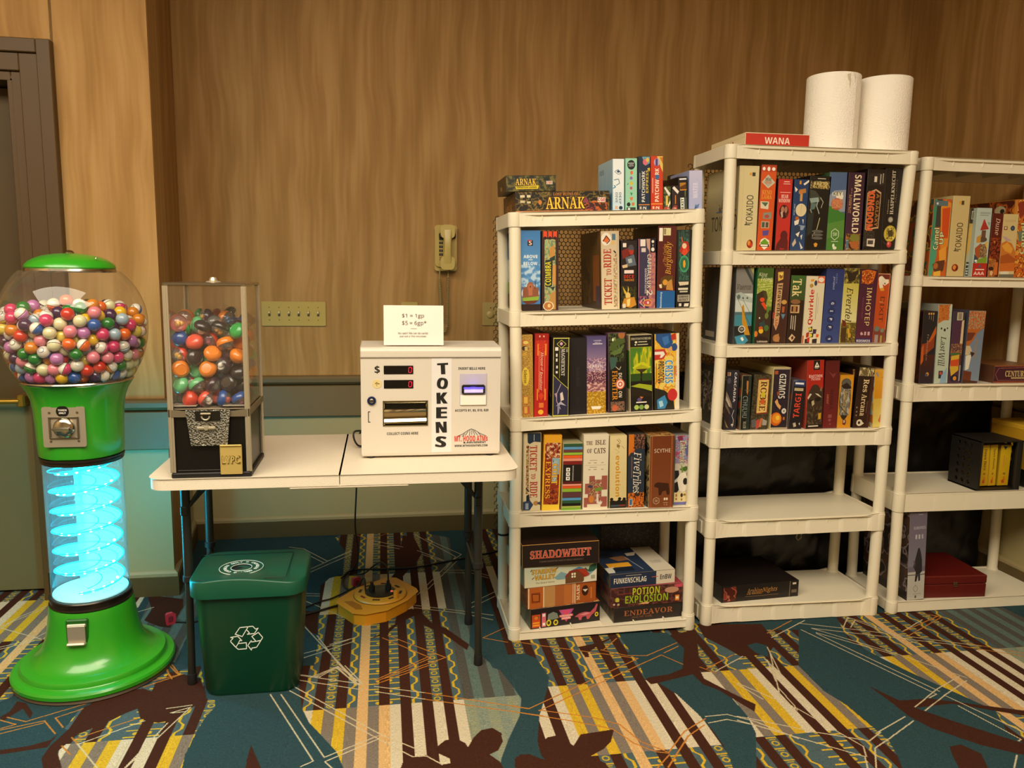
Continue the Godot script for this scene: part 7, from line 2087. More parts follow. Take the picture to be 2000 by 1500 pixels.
	["board_game_box", 1.2882, 1.0987, 1.258, 0.0704, 0.2866, 0.29, -0.6249, 0, "game box", "sea-scene game box with grey sail, pale sky, teal water and a yellow plank", "game boxes on the tall unit's third level",
		"F 8aa0a0;R 0 0 1 .36 6c6a64;P 7c7a74 0 0 .5 0 .9 .2 .98 .36 0 .34;P 34403c .4 0 .6 0 1 .18 1 .24;P a8a468 .75 0 1 0 1 .1;T Vueron .08 .22 .8 .07 2a241e i 0;R .02 .34 .98 .24 c4ccc4;P a8b4ac 0 .34 .3 .32 1 .4 1 .46 0 .42;E .2 .38 .1 .03 5a6a68;P 2a2c2c .38 .4 .46 .38 .5 .41;P 2a2c2c .62 .4 .7 .38 .74 .41;R 0 .58 1 .04 4a6a70;R 0 .62 1 .14 3f8494;R 0 .76 1 .12 1e2424;P c08a24 .4 .5 .5 .48 .62 .65 1 .92 1 1 .7 .95 .45 .72;L 24201c .015 .02 .35 .6 .62 1 .78;L 24201c .015 .45 .42 .9 .6;R 0 .88 1 .12 2c3634;P 3f8ca8 .05 .9 .6 .87 .85 .95 .6 1 .2 1;E .45 .8 .2 .045 e8e4d4;E .45 .8 .16 .035 4a4a40;T SM .36 .785 .18 .03 e8e4d4 n 0;P e8ece4 .38 .92 .5 .9 .6 .94 .5 .96",
		"F 4a4c50;R .1 .0 .1 1 38383c;R .1 .88 .3 .08 c8c0b0", ""],
	["board_game_box", 1.3651, 1.0993, 1.266, 0.0639, 0.2845, 0.29, 0.2944, 0, "game box", "forest green game box with a dark bird, orange blobs and pale leafy lettering", "game boxes on the tall unit's third level",
		"F 5a7a2c;R 0 0 1 .16 3c5a20;N 0 .14 1 .36 4 6 8a9c38 a8b048 6a8430 b8bc58;T King .06 .06 .56 .06 e8e4c8 i 0;T Forest .2 .115 .74 .06 e8e4c8 i 0;L d8dc98 .02 .1 .22 .9 .2;L d8dc98 .02 .1 .25 .85 .235;L d8dc98 .02 .15 .28 .9 .265;P 3a2a1e 0 .34 .4 .29 .6 .3 .7 .38 .6 .5 .75 .6 .9 .54 1 .56 1 1 0 1;P 47401f .4 .31 .6 .3 .68 .4 .55 .5;E .38 .41 .15 .03 d84a20;P d84820 .3 .46 .5 .44 .68 .5 .62 .55 .45 .5;E .28 .65 .05 .012 d8d4cc;P 2c4444 .25 .72 .6 .68 .65 .76 .4 .78;E .72 .62 .12 .04 6a7a3a;E .75 .78 .16 .04 4a6a30;E .42 .82 .15 .035 e0b428;E .4 .78 .14 .02 c85c24;E .1 .86 .12 .04 d87828;P 2a1a12 0 .93 .4 .88 .9 .92 1 1 0 1;T Ludonaute .2 .945 .68 .032 e8dcc8 b 0",
		"F 1f5c34;R .2 .5 .15 .4 9ab084", ""],
	["board_game_box", 1.4375, 1.0999, 1.258, 0.062, 0.2839, 0.29, 0.2611, 0, "game box", "brown game box with a tan banner of dark letters reading downwards and a beer-mug mark", "game boxes on the tall unit's third level",
		"F 46281f;G 0 0 1 1 4a2a22 3e241c;R .9 0 .02 1 6a4434;P d8b048 .18 .05 .55 .04 .55 .14 .22 .17;E .4 .1 .12 .03 8a5a24;P e8cc70 .24 .07 .5 .06 .46 .1;P c8a070 .18 .2 .56 .19 .44 .72 .28 .82 .1 .74;T Heaven .26 .21 .26 .36 3a2a24 s 1;T & .24 .58 .24 .06 3a2a24 s 1;T Ale .2 .65 .2 .12 b04030 s 1;E .72 .44 .18 .03 c89848;P b05830 .6 .5 .78 .5 .75 .58 .6 .58;P 5a84a0 .55 .6 .85 .6 .7 .67;P a83a2c 0 .58 .15 .58 .12 .66 0 .66;E .35 .92 .24 .05 9a6a40;P b07a48 .2 .88 .5 .86 .55 .97 .2 .96",
		"F 301a14", ""],
	["board_game_box", 1.5013, 1.1004, 1.258, 0.06, 0.2588, 0.29, 0.6541, 0, "game box", "shorter green-topped dark brown game box with cream letters and a wooden square mark", "game boxes on the tall unit's third level",
		"F 2e1d14;R 0 0 1 .34 37602c;G 0 0 1 .36 3a642e 3a4a24;T Tak .14 .05 .64 .26 ecd498 s 1;E .42 .38 .34 .035 8a5e3c;R .1 .43 .62 .12 c8a878;R .16 .45 .14 .08 4a1c14;R .46 .45 .14 .08 4a1c14;R .3 .44 .18 .1 a87c48;R .18 .58 .06 .2 c8bca8;R .32 .59 .06 .2 c8bca8;R .46 .58 .06 .22 c8bca8;P d0b48c .1 .92 .32 .85 .58 .9 .36 .97;P 5a2418 .28 .9 .42 .88 .46 .92 .34 .94",
		"F 1e120c", ""],
	["board_game_box", 1.5634, 1.1009, 1.258, 0.0768, 0.2564, 0.29, 0.5271, 0, "game box", "white tile-game box with red title reading upwards and dark coloured tiles at its foot", "game boxes on the tall unit's third level",
		"F dacfb0;R .62 0 .38 .1 d8623c;E .8 .05 .16 .035 ecd8c4;P d8982c .24 .05 .42 .04 .4 .08 .24 .08;E .3 .14 .1 .03 b08a3c;E .52 .1 .08 .04 3a3a4a;T Qwirkle .22 .2 .3 .52 c02c24 b -1;R .62 .24 .04 .4 a89c84;R .72 .3 .03 .25 b8ac94;P 2a2224 .3 .76 .5 .74 .5 .82 .34 .82;P 3a2c40 .55 .78 .75 .78 .72 .85 .55 .85;P b02c24 .2 .84 .36 .82 .34 .9 .2 .91;P 2a2224 .4 .84 .6 .84 .58 .9 .4 .9;E .46 .87 .08 .025 d8cc34;E .4 .78 .08 .025 d8c834;P d86028 .75 .85 .9 .86 .86 .9 .74 .9;P 2a2224 .15 .93 .35 .92 .4 1 .15 1;P b82c24 .24 .92 .4 .9 .4 .97 .26 .98;P 2a2224 .55 .93 .8 .92 .8 .99 .55 .99;R 0 .88 .08 .12 c85828",
		"F a89c80", ""],
	["board_game_box", 1.6407, 1.1015, 1.258, 0.0736, 0.2844, 0.29, 1.3832, 0, "game box", "royal blue game box with black circles and white letters down its spine", "game boxes on the tall unit's third level",
		"F 2c3c78;G 0 0 1 1 26346c 3a4c84;T GIPF .54 .06 .08 .14 8a94c0 n 1;T project .38 .1 .14 .18 d0d4e0 i 1;E .48 .46 .2 .045 161c34;E .48 .46 .18 .04 2a3870;T G .4 .445 .16 .03 f0ece0 b 1;E .46 .56 .2 .045 161c34;E .46 .56 .17 .038 2a3870;T I .38 .55 .16 .02 f0ece0 b 1;E .45 .67 .2 .045 161c34;E .45 .67 .17 .038 2a3870;T P .38 .655 .16 .03 f0ece0 b 1;E .44 .78 .2 .045 161c34;E .44 .78 .17 .038 2a3870;T F .37 .765 .16 .03 f0ece0 b 1;E .46 .93 .2 .045 161c34;E .46 .93 .16 .036 2a3870;T 1 .4 .915 .14 .03 f0ece0 b 1",
		"F 202c5c", ""],
	["board_game_box", 1.7188, 1.1021, 1.258, 0.0645, 0.2859, 0.29, 0.0192, 0, "game box", "pale yellow-green woodland game box with long dark brown script letters reading downwards", "game boxes on the tall unit's third level",
		"F c8bc68;G 0 0 1 1 b0a040 d8d098;N 0 0 1 .2 4 4 3a3420 5a4c28 8a7a34 2a2418 a89840;P 2a2218 .1 .02 .5 .06 .9 .02 .7 .16 .3 .18;G 0 .2 1 .5 c0b450 dcd49c;T Everdell .24 .25 .42 .5 2e2416 i 1;N 0 .72 1 .28 3 3 5a5020 8a7a2c 6a3a1c 3a3418 a09038;P 6a2a14 .05 .68 .3 .7 .3 .78 .1 .76;P 4a3418 .05 .8 .4 .78 .4 .98 .05 .98;P d0a028 .48 .8 .58 .8 .66 .92 .54 .92",
		"F b0a878", ""],
	["board_game_box", 1.7835, 1.1027, 1.258, 0.0713, 0.2819, 0.29, 0.558, 0, "game box", "dark plum game box with a glowing orange face above bold cream capitals reading downwards", "game boxes on the tall unit's third level",
		"F 4c1d34;G 0 0 1 1 401830 5a2438;P d06a1c .05 .02 .4 0 .9 .02 .8 .14 .5 .2 .15 .18;N .08 .02 .7 .17 3 3 a84414 d87828 e0923c 8a3410;L 5a1c10 .03 .3 .1 .45 .15 .6 .1;L 5a1c10 .03 .25 .06 .45 .05;T IMHOTEP .46 .24 .3 .52 ecd08c n 1 301020;T BUILDER_OF_EGYPT .24 .38 .08 .28 7a4a4c b 1;P c8a0a0 .25 .86 .35 .84 .45 .88 .3 .89;R .5 .84 .12 .05 c8a0a0;R .7 .84 .14 .05 c8a0a0;R 0 .93 1 .07 3a2c5c;T KOSMOS .08 .95 .82 .035 ece8e0 b 0",
		"F 301424", ""],
	["board_game_box", 1.8554, 1.1032, 1.258, 0.0531, 0.2674, 0.29, 0.751, 0, "game box", "shorter orange red game box with cream bear-like shape at its head and thin dark letters", "game boxes on the tall unit's third level",
		"F b84818;R 0 0 1 .1 6a241c;R .95 0 .05 1 d88858;R 0 0 1 .012 d8a888;P e4d8bc .08 .05 .3 .03 .6 .08 .88 .08 .9 .13 .6 .17 .4 .15 .5 .2 .2 .21 .1 .14;E .2 .08 .14 .04 ece0c8;P d8962c .2 .21 .5 .2 .6 .24 .3 .25;E .6 .14 .05 .012 3a2a20;T DIXIT .36 .33 .34 .36 4a2818 n 1;R .3 .4 .3 .01 d8a060;P 7a3c2c .02 .78 .98 .8 .96 1 .02 1;E .28 .79 .22 .04 6a7468;E .72 .81 .16 .03 7a7c68;R .14 .88 .3 .11 9a8c8c;R .62 .89 .14 .1 a09848",
		"F 8a3414", ""],
	["board_game_box", 1.2693, 0.7732, 1.2548, 0.0494, 0.2286, 0.3, 0.9984, 0, "game box", "dark blue-black game box with wide white capitals reading downwards and feather-like pale strokes", "game boxes on the tall unit's fourth level",
		"F 262430;R .02 .03 .28 .06 c8a888;R .04 .035 .2 .05 8a5a40;E .2 .17 .16 .05 4a4654;T CASCADIA .62 .03 .2 .5 e0d8d0 b 1;P 8a7868 0 .34 .2 .42 .5 .55 .6 .64 .4 .6 0 .5;P b8a898 0 .42 .25 .5 .45 .62 .3 .6 0 .48;P 6a5848 0 .52 .3 .64 .5 .74 .35 .72 0 .6;P 2a1c20 0 .6 .3 .7 .5 .95 0 1;L 5a5888 .03 .6 .5 .8 .54;P 8a7a4c 0 .82 .2 .9 .4 .97 .2 .95;L c8c0b8 .04 .75 .66 .62 .76 .78 .84 .7 .95;R .6 .9 .2 .03 c8bca8",
		"F 2e2824;N 0 .1 1 .7 4 3 2a2420 8a7a68 3a3028 b0a090 241e1a;T CARDIA .03 .3 .12 .5 c8c0b0 b -1", ""],
	["board_game_box", 1.3323, 0.7731, 1.2588, 0.0392, 0.2102, 0.29, -0.2682, 0, "game box", "black and dark green game box with thin pale grey capitals and an orange sword shape", "game boxes on the tall unit's fourth level",
		"F 121411;R .7 0 .3 1 26342c;N .6 .3 .4 .7 4 4 121411 2c4038 1e2a24;L a8a480 .06 0 0 1 0;L a8a480 .05 .02 0 .02 1;P c0722c .5 .1 .68 .1 .7 .3 .62 .36 .52 .3;L 4a6058 .05 .35 .27 .9 .28;T CTHULHU .2 .38 .5 .4 9aa4a0 n 1;T DEATH .35 .85 .3 .13 c0b898 s 1",
		"F 4a4a34;N 0 0 1 1 3 6 3a3a2a 5a5840 8a3a28", ""],
	["board_game_box", 1.3753, 0.773, 1.2548, 0.0708, 0.2137, 0.29, 1.6334, 0, "game box", "dark olive game box with a large cream name plate of ornate letters", "game boxes on the tall unit's fourth level",
		"F 37301f;N 0 0 1 1 6 6 2c2618 443a26 3a3220 504630;P 8a2c1c .26 .08 .9 .07 .94 .7 .3 .72;P dcb868 .28 .1 .88 .09 .9 .68 .3 .7;R .33 .12 .06 .54 c8a050;T ROBEE .44 .12 .36 .54 5a3414 s 1;E .62 .36 .14 .05 c8b828;E .62 .49 .14 .05 c85a28;P 5a5a5a .05 .83 .3 .8 .35 .95 .1 .97;P b0483c .3 .84 .5 .8 .55 .95 .35 1;P c06a3c .55 .8 .7 .78 .65 .95 .5 .96;P a0988c .7 .8 .98 .84 .95 .92 .7 .92",
		"F 2a2418", ""],
	["board_game_box", 1.4566, 0.7728, 1.2588, 0.0712, 0.2388, 0.29, 0.2358, 0, "game box", "black framed game box with chunky pale letters and a fiery orange globe at its foot", "game boxes on the tall unit's fourth level",
		"F 241c26;R 0 0 1 .03 a89a80;R .93 0 .07 1 6a6058;R 0 .97 1 .03 a89a80;N .04 .04 .9 .9 3 3 20182a 2a202c 342432 241a22;R .06 .05 .2 .06 a8502c;T GIZMOS .34 .1 .4 .4 dcd8cc b 1 100c10;P 8a4a38 .24 .4 .4 .35 .42 .42 .3 .46;P d8a060 .16 .55 .3 .5 .4 .58 .55 .62 .5 .68 .3 .62;E .3 .83 .34 .11 c85818;E .34 .82 .26 .085 e08a20;E .4 .81 .12 .04 f0c040;E .74 .7 .14 .045 d8d4c8;E .74 .7 .06 .02 8a8478;R .7 .8 .12 .05 b06a24",
		"F d0bc80;R 0 .45 1 .3 c0b860", ""],
	["board_game_box", 1.5325, 0.7726, 1.2548, 0.055, 0.1923, 0.29, 3.5457, 0, "game box", "small black game box with red-orange capitals reading upwards, beside the raccoon box", "game boxes on the tall unit's fourth level",
		"F 1d171b;R .08 .01 .84 .12 2a3a68;R .14 .05 .66 .04 e8ecf0;P 5a6478 0 0 .3 .0 .3 .02 0 .04;R .12 .16 .7 .06 b8a880;T TARGI .26 .27 .46 .5 d8442c b -1;P b8a890 .3 .88 .5 .86 .6 .94 .4 .96;P d0c8b8 .75 .88 .85 .86 .85 .92",
		"F 5a5258;R 0 .3 1 .1 9a4a30", ""],
	["board_game_box", 1.601, 0.7724, 1.2608, 0.0694, 0.2661, 0.29, -1.9948, 0, "game box", "red game box with a raccoon picture and a black tag at its head", "game boxes on the tall unit's fourth level",
		"F a82418;R .37 0 .38 .14 16110f;P e8e0d0 .42 .1 .56 .02 .72 .1;P 16110f .52 .08 .57 .05 .62 .08;R .44 .11 .24 .01 e8e0d0;T RACCOON .1 .21 .84 .045 f0e4d8 s 0;T TYCOON .24 .26 .58 .035 f0e4d8 s 0;E .52 .46 .32 .11 3c2c20;P 3c2c20 .05 .6 .15 .44 .4 .42 .9 .42 1 .4 1 1 .02 1;P 8a7458 .8 .44 .92 .38 .9 .46;P d0c4a8 .06 .54 .2 .48 .32 .49 .1 .57;P d0c4a8 .5 .48 .7 .49 .95 .55 .7 .52;E .26 .6 .14 .03 1a1310;E .7 .57 .18 .03 1a1310;P b8a884 .3 .6 .45 .58 .5 .64 .36 .67;P b09878 .25 .7 .5 .68 .45 .82 .35 .82;N .05 .68 .9 .28 5 3 3c2c20 2a1e16 5a4630;P c89420 .74 .78 .92 .77 .92 .86 .76 .87;R 0 .94 1 .06 1a120f;R .16 .955 .62 .018 d8ccb8",
		"F 9a3c2c", ""],
	["board_game_box", 1.6752, 0.7723, 1.2548, 0.0599, 0.2651, 0.29, -1.0145, 0, "game box", "dark crimson game box with faint dark letters, right of the raccoon box", "game boxes on the tall unit's fourth level",
		"F 621a18;G 0 0 1 1 581616 6e1e20;P 7a3434 .2 .15 .5 .2 .8 .18 .6 .26;T AURORA .44 .42 .22 .3 3a1416 s 1;T HEIST .2 .5 .14 .14 b86a48 b 1;R .36 .8 .26 .05 8a4a48;E .5 .88 .1 .02 8a4a48;E .54 .94 .06 .015 8a4a48",
		"F 461212", ""],
	["board_game_box", 1.736, 0.7721, 1.2548, 0.0578, 0.2092, 0.29, 0.1323, 0, "game box", "shorter golden orange game box with a tall grey oval window on its spine", "game boxes on the tall unit's fourth level",
		"F d08f1c;E .46 .46 .42 .38 2e261e;R .1 .24 .74 .44 4a4640;N .1 .14 .74 .62 3 2 6a665c 8a857a 4a463e a8a498;E .46 .14 .36 .08 5a564e;P 2c1c18 .1 .2 .5 .14 .85 .22 .85 .26 .3 .26;T PORTOLAN .32 .3 .26 .42 b0882c s 1;L 2a201a .04 .1 .58 .7 .74;L c8c4b8 .03 .7 .3 .6 .55;P 6a2820 .4 .84 .62 .84 .66 .9 .58 .95 .4 .93;T B .46 .855 .12 .05 ecdcc0 b 0",
		"F a0691a", ""],
	["board_game_box", 1.8139, 0.772, 1.2248, 0.0235, 0.2278, 0.29, -2.1795, 0, "game box", "thin strip of an orange and black box seen behind the golden oval-window box", "game boxes on the tall unit's fourth level",
		"F 2c1c14;R 0 0 1 .35 c8843c;N 0 0 1 1 4 2 2c1c14 b86a28 3a2418 d89848",
		"F 2a1a12", ""],
	["board_game_box", 1.8033, 0.772, 1.2548, 0.0669, 0.2397, 0.29, 2.6199, 0, "game box", "dark brown game box with cream curling letters above a pale crest", "game boxes on the tall unit's fourth level",
		"F 2b1710;N 0 0 1 .14 3 2 6a5a38 a89868 3a2a1c c8b888;G 0 .15 1 .85 281610 341a12;R .85 .15 .1 .8 4a221a;T Res .36 .19 .36 .22 e4cc98 s 1;T Arcana .34 .44 .34 .36 e4cc98 s 1;T Tom_Lehmann .72 .55 .09 .2 9a7454 i 1;E .12 .66 .05 .015 8a7a68;E .14 .73 .05 .015 8a7a68;E .14 .79 .05 .015 8a7a68;E .4 .91 .2 .055 d8ccb0;E .38 .91 .08 .025 3a2418;P d8ccb0 .5 .88 .7 .92 .5 .96",
		"F 1c100b", ""],
	["board_game_box", 1.8885, 0.7718, 1.2548, 0.0563, 0.2288, 0.29, -2.1481, 0, "game box", "golden yellow watercolour game box, last at the right of the tall shelf's fourth level", "game boxes on the tall unit's fourth level",
		"F d0a034;G 0 0 1 .5 d09a28 c8860f;G 0 .5 1 .5 cca844 d4c468;R .42 .2 .02 .45 a8741c;L b05c24 .03 .5 .14 .6 .13 .66 .16;P 8a86a0 .05 .05 .2 .04 .3 .12 .2 .12;E .72 .56 .14 .03 a898a0;E .72 .56 .06 .016 6a6a88;P c06a30 .4 .88 .55 .78 .66 .76 .6 .86 .5 .92;L b8502c .04 .45 .86 .55 .92;R .6 .5 .4 .1 d8c070",
		"F c8a868;N 0 0 1 1 2 3 c89838 d8c088 a8b0b0 b86a30", ""],
	["board_game_box", 1.3034, 0.078, 1.2478, 0.3444, 0.0682, 0.28, 0.5523, 5.4827, "game box", "black game box with gold script, lying alone on the tall unit's bottom shelf", "game boxes on the tall unit's bottom shelf",
		"F 1c1512;P 8a3c2c .02 .3 .08 .1 .17 .05 .19 .4 .16 .95 .02 .95;N .02 .1 .16 .85 5 5 8a3c2c 6a2418 a85a40 4a1810;T Arabian .32 .24 .2 .4 c88a3c i 0;T Nights .52 .26 .2 .38 c88a3c i 0;R .3 .74 .44 .03 7a5a3a;R .88 .02 .01 .96 7a6a50;R .92 .12 .05 .12 d8ccb8;R .91 .56 .07 .2 6a5a48",
		"F 1a1310;R .1 .3 .6 .2 4a4038", "F 1a1210;P 7a3014 .02 .3 .3 .3 .3 .78 .02 .78;P a85020 .33 .28 .6 .28 .62 .78 .35 .78;P 7a3818 .64 .28 .86 .28 .92 .75 .66 .76;N .03 .32 .26 .42 4 4 5a2412 8a3c18 b86028 3a1a10;N .35 .32 .25 .42 4 4 8a3c14 c06a28 d88838 5a2410;N .66 .32 .22 .38 4 4 5a2812 8a4820 3a1c10;R .1 .84 .66 .04 8a7a60;R .9 .8 .07 .06 c8bca0"],
	["board_game_box", 2.0795, 1.3603, 1.242, 0.0762, 0.2946, 0.29, -0.0757, 0, "game box", "orange and teal game box with a camel-like shape, leftmost on its shelf", "game boxes on the right-hand unit's second level",
		"F c05a20;R 0 0 .2 1 3c8a68;R .18 0 .3 .36 3a3c36;P 4a9a78 0 .55 .25 .5 .4 .7 .2 1 0 1;P d8882c .4 .1 .62 .0 1 .05 1 .6 .6 .7;R .05 .02 .75 .07 5a6e74;E .2 .055 .06 .015 d8d8d0;P c84a1c .5 .12 .95 .1 .95 .5 .6 .5;T Camel .14 .37 .3 .28 dce0a0 b -1 2a4a3c;T UP .48 .42 .24 .16 dce0a0 b -1 2a4a3c;P e09a34 .5 .66 .9 .6 .95 .8 .6 .85;P 5a3420 .2 .84 .45 .8 .9 .78 .85 .92 .5 .97 .3 .92;E .4 .86 .14 .04 a8622c;P e0b040 .3 .94 .7 .92 .7 1 .3 1",
		"F 3a6a50;N 0 0 1 1 3 3 b85a24 3a6a50 d8982c 6a3420", ""],
	["board_game_box", 2.1609, 1.3603, 1.242, 0.0732, 0.309, 0.29, -0.1849, 0, "game box", "cream game box with thin black letters and a red spot, on the right-hand shelf unit", "game boxes on the right-hand unit's second level",
		"F cab57c;T TOKAIDO .34 .33 .36 .35 2c2414 n -1;R .28 .67 .3 .012 2c2414;E .45 .885 .2 .046 8a2814;E .42 .88 .1 .028 d88c34;E .55 .9 .06 .02 5a1c10;R .36 .065 .12 .035 d8982c;R .5 .06 .16 .05 4a3c28",
		"F c0ac78", ""],
	["board_game_box", 2.252, 1.3603, 1.222, 0.0345, 0.2667, 0.29, 0.312, 0, "game box", "thin pale blue box with a barcode patch at its head, squeezed beside the castle box", "game boxes on the right-hand unit's second level",
		"F b0b8a0;R 0 0 1 .22 3a3020;R .2 .04 .5 .12 c8c0a8;R .3 .05 .2 .1 4a4234;G 0 .22 1 .78 c8a858 b0c0bc;P d8b050 0 .3 .5 .24 .3 .6 0 .7;R .1 .78 .4 .2 2c3430;T HLI .15 .8 .3 .16 d8dcd0 b -1",
		"F 8a7a50", ""],
	["board_game_box", 2.2686, 1.3603, 1.242, 0.0645, 0.2663, 0.29, -0.2637, 0, "game box", "pale blue castle game box with a red pointed roof above a red block", "game boxes on the right-hand unit's second level",
		"F b4c4bc;R .2 .06 .7 .03 9aa8a0;R .2 .1 .6 .015 8a9890;P b8342c .5 .16 .55 .16 .85 .3 .3 .32;P a83028 .32 .32 .5 .22 .62 .2 .9 .3;R .42 .32 .3 .12 6a4a38;P 8a9a9a .75 .2 .95 .2 .9 .26;E .5 .45 .34 .04 5a4a38;P c8923c .1 .42 .4 .38 .4 .5 .1 .5;P a85428 .05 .58 .45 .5 .5 .7 .3 .75 .08 .65;N .4 .52 .5 .2 6 6 8a6a48 5a4430 a88a60;P e0b040 .7 .5 .9 .48 .9 .6;P 3a4a58 .05 .66 .3 .72 .4 .76 .05 .8;P 7a9a2c .3 .74 .95 .7 .95 .8 .3 .8;E .2 .76 .1 .016 e8ece8;R 0 .795 1 .205 b02c20;P 4a5a8a .4 .86 .5 .81 .6 .86;R .22 .88 .62 .016 e8dcd0;T AAA .12 .92 .74 .05 ecdcd0 b 0",
		"F a8b4a8", ""],
	["board_game_box", 2.3374, 1.3603, 1.242, 0.0486, 0.247, 0.29, -0.5055, 0, "game box", "dark red game box with white script and a tiny hat figure at its foot", "game boxes on the right-hand unit's second level",
		"F 5a1a10;T Dune .36 .07 .4 .27 ecd4b8 i 1;N 0 .38 1 .34 3 2.5 5a1a10 8a3014 b05020 6a2010 3a100a;E .4 .44 .1 .02 c87030;P c88a34 0 .7 .6 .72 .7 1 0 1;N 0 .72 .7 .28 4 4 c0702c 4a2010 d8a050 8a4a20;E .3 .86 .25 .03 3a1a14;E .36 .93 .14 .04 d8b088;R .6 .76 .3 .2 c86a28",
		"F 4a1810", ""],
	["board_game_box", 2.3874, 1.3603, 1.242, 0.0679, 0.2461, 0.29, -1.1046, 0, "game box", "game box with cream head above a glowing orange dune curve", "game boxes on the right-hand unit's second level",
		"F d0bc84;T CAUCEA .15 .09 .7 .035 a89870 n 0;R .1 .19 .22 .06 7a4a2c;R .15 .2 .12 .04 d8c8a0;E .68 .22 .14 .04 2c3448;E .68 .22 .06 .02 4a6a9a;P b8a0a0 .0 .34 .3 .36 .7 .42 .3 .42;P c8762c 0 .46 .3 .42 .7 .46 1 .6 1 .78 .6 .76 0 .78;P e0a03c .05 .5 .4 .44 .8 .54 .7 .62 .3 .58;P a85420 0 .66 .5 .62 1 .7 1 .8 0 .8;P c86a28 0 .78 1 .76 1 .9 0 .9;P d8d4c0 .1 .91 .5 .9 .7 .92 .6 .95 .15 .95;R 0 .95 1 .05 6a6a58",
		"F b08a50", ""],
	["board_game_box", 2.4591, 1.3603, 1.238, 0.0684, 0.3034, 0.29, -3.2063, 0, "game box", "tall orange camel-like box whose dark orange cover shows above its smaller neighbours", "game boxes on the right-hand unit's second level",
		"F c8641c;N 0 0 1 1 2.5 2.5 c85a1c d8862c b04818 6a2418 e0a040;P 8a3020 0 .05 .4 .02 .5 .18 .2 .25;P 6a7a6a .1 .42 .5 .38 .5 .5 .2 .55;T Camel .3 .3 .3 .4 d8dca0 b -1 2a4a3c",
		"F 8a3c18;N 0 0 1 1 3 3 4a1c10 8a4018 b8601c 5a3018 c8782c;E .7 .12 .1 .06 b0a480;E .74 .13 .04 .03 2c2018;R .96 0 .04 1 d89038", ""],
	["board_game_box", 2.0817, 0.9416, 1.242, 0.0621, 0.2855, 0.3, -1.0088, 0, "game box", "dark navy and rust game box with faint letters, left of the pale script box", "game boxes on the right-hand unit's third level",
		"F 1e1e24;P b85a20 .95 .2 .98 .3 .6 .5 0 .62 0 .55 .5 .4;P 8a3a1c .0 .45 .6 .42 .9 .34 .9 .5 .3 .6 0 .7;R 0 .6 1 .4 3a1c18;G 0 .6 1 .4 4a2018 24202c;R .34 .02 .1 .03 d8a050;R .5 .02 .1 .03 d8a050;R .66 .02 .1 .03 d8a050;R .4 .06 .03 .05 b8a080;R .55 .06 .03 .06 b8a080;R .7 .06 .03 .08 b8a080;P c05a24 0 .5 .15 .46 .2 .68 .05 .74 0 .7;T Francasco .36 .32 .12 .36 a89078 n 1;E .56 .87 .12 .028 c8862c;E .5 .88 .1 .02 4a4a6a",
		"F 2c1612;N 0 0 1 1 3 3 24120f 3a1a14 4a2418", ""],
	["board_game_box", 2.1485, 0.9416, 1.242, 0.0597, 0.3125, 0.29, -1.7011, 0, "game box", "pale grey-blue game box with elegant dark script below a rust cloud", "game boxes on the right-hand unit's third level",
		"F b4c0ac;P b86a24 0 0 .9 0 .7 .05 .85 .1 .5 .14 .9 .17 .4 .2 0 .24;P d0904c .1 .02 .6 .02 .5 .08 .1 .1;N 0 0 .8 .2 4 6 b86a24 c8803c a85820;E .3 .3 .06 .014 2c2c28;E .55 .32 .08 .018 2c2c28;E .75 .3 .05 .012 2c2c28;T Last .3 .4 .4 .2 2a2620 i 1;T Will .2 .61 .5 .17 2a2620 i 1;R .3 .84 .32 .1 2a3040;E .46 .87 .1 .02 c84a3c;P 88a8c0 .5 .9 .9 .8 .9 1 .4 1",
		"F 9aa090", ""],
	["board_game_box", 2.21, 0.9416, 1.242, 0.0523, 0.2877, 0.29, -0.9774, 0, "game box", "purple game box with a barcode label above bright comic shapes", "game boxes on the right-hand unit's third level",
		"F 4a2c44;R 0 0 1 .14 343440;R .35 .02 .5 .11 c0b498;R .45 .03 .3 .09 8a8068;P d0b890 .8 .14 1 .12 1 .6 .75 .5;N 0 .45 1 .2 4 4 4a2c44 b86a2c 8a7a50 5a3a3c;R 0 .58 .8 .03 3a6a3c;P d0a834 .1 .62 .8 .6 .8 .82 .2 .9 .05 .78;P c84c24 .05 .68 .8 .66 .75 .76 .1 .76;P 5a3028 .8 .62 1 .6 1 .8 .85 .8;E .5 .93 .36 .05 1c2438;E .55 .93 .16 .03 d88a2c;R .88 .75 .12 .22 a09890",
		"F 3a2438", ""],
	["board_game_box", 2.2719, 0.9416, 1.242, 0.0747, 0.2902, 0.29, 0.7493, 0, "game box", "grey-blue game box with a crowded orange and cream scene spilling down its left edge", "game boxes on the right-hand unit's third level",
		"F 748498;G 0 0 1 1 6a7a90 7c8ca0;P b06028 0 0 1 0 1 .22 .6 .3 .4 .4 .1 .5 0 .5;N 0 0 1 .25 6 6 a85424 d8a868 c83c2c 6a3420 e0c890 8a7a58;P 6a3424 0 .3 .5 .3 .3 .4 0 .42;P c8b490 0 .48 .25 .48 .4 .55 .2 .62 0 .6;P ded8c4 .05 .62 .4 .6 .3 .8 .1 .82;P 3a241c .3 .56 .6 .58 .4 .64;T Queen .5 .38 .22 .28 9a7e5c s 1;P 6a3420 0 .82 .5 .84 .5 .98 0 1;P 4a2a1c 0 .95 .95 .97 .9 1 0 1",
		"F 4a4a54", ""],
	["board_game_box", 2.4121, 0.9416, 1.242, 0.1979, 0.0715, 0.2, -0, 0, "game box", "flat plum game box with gold bordered front, lying right of a standing row", "game boxes on the right-hand unit's third level",
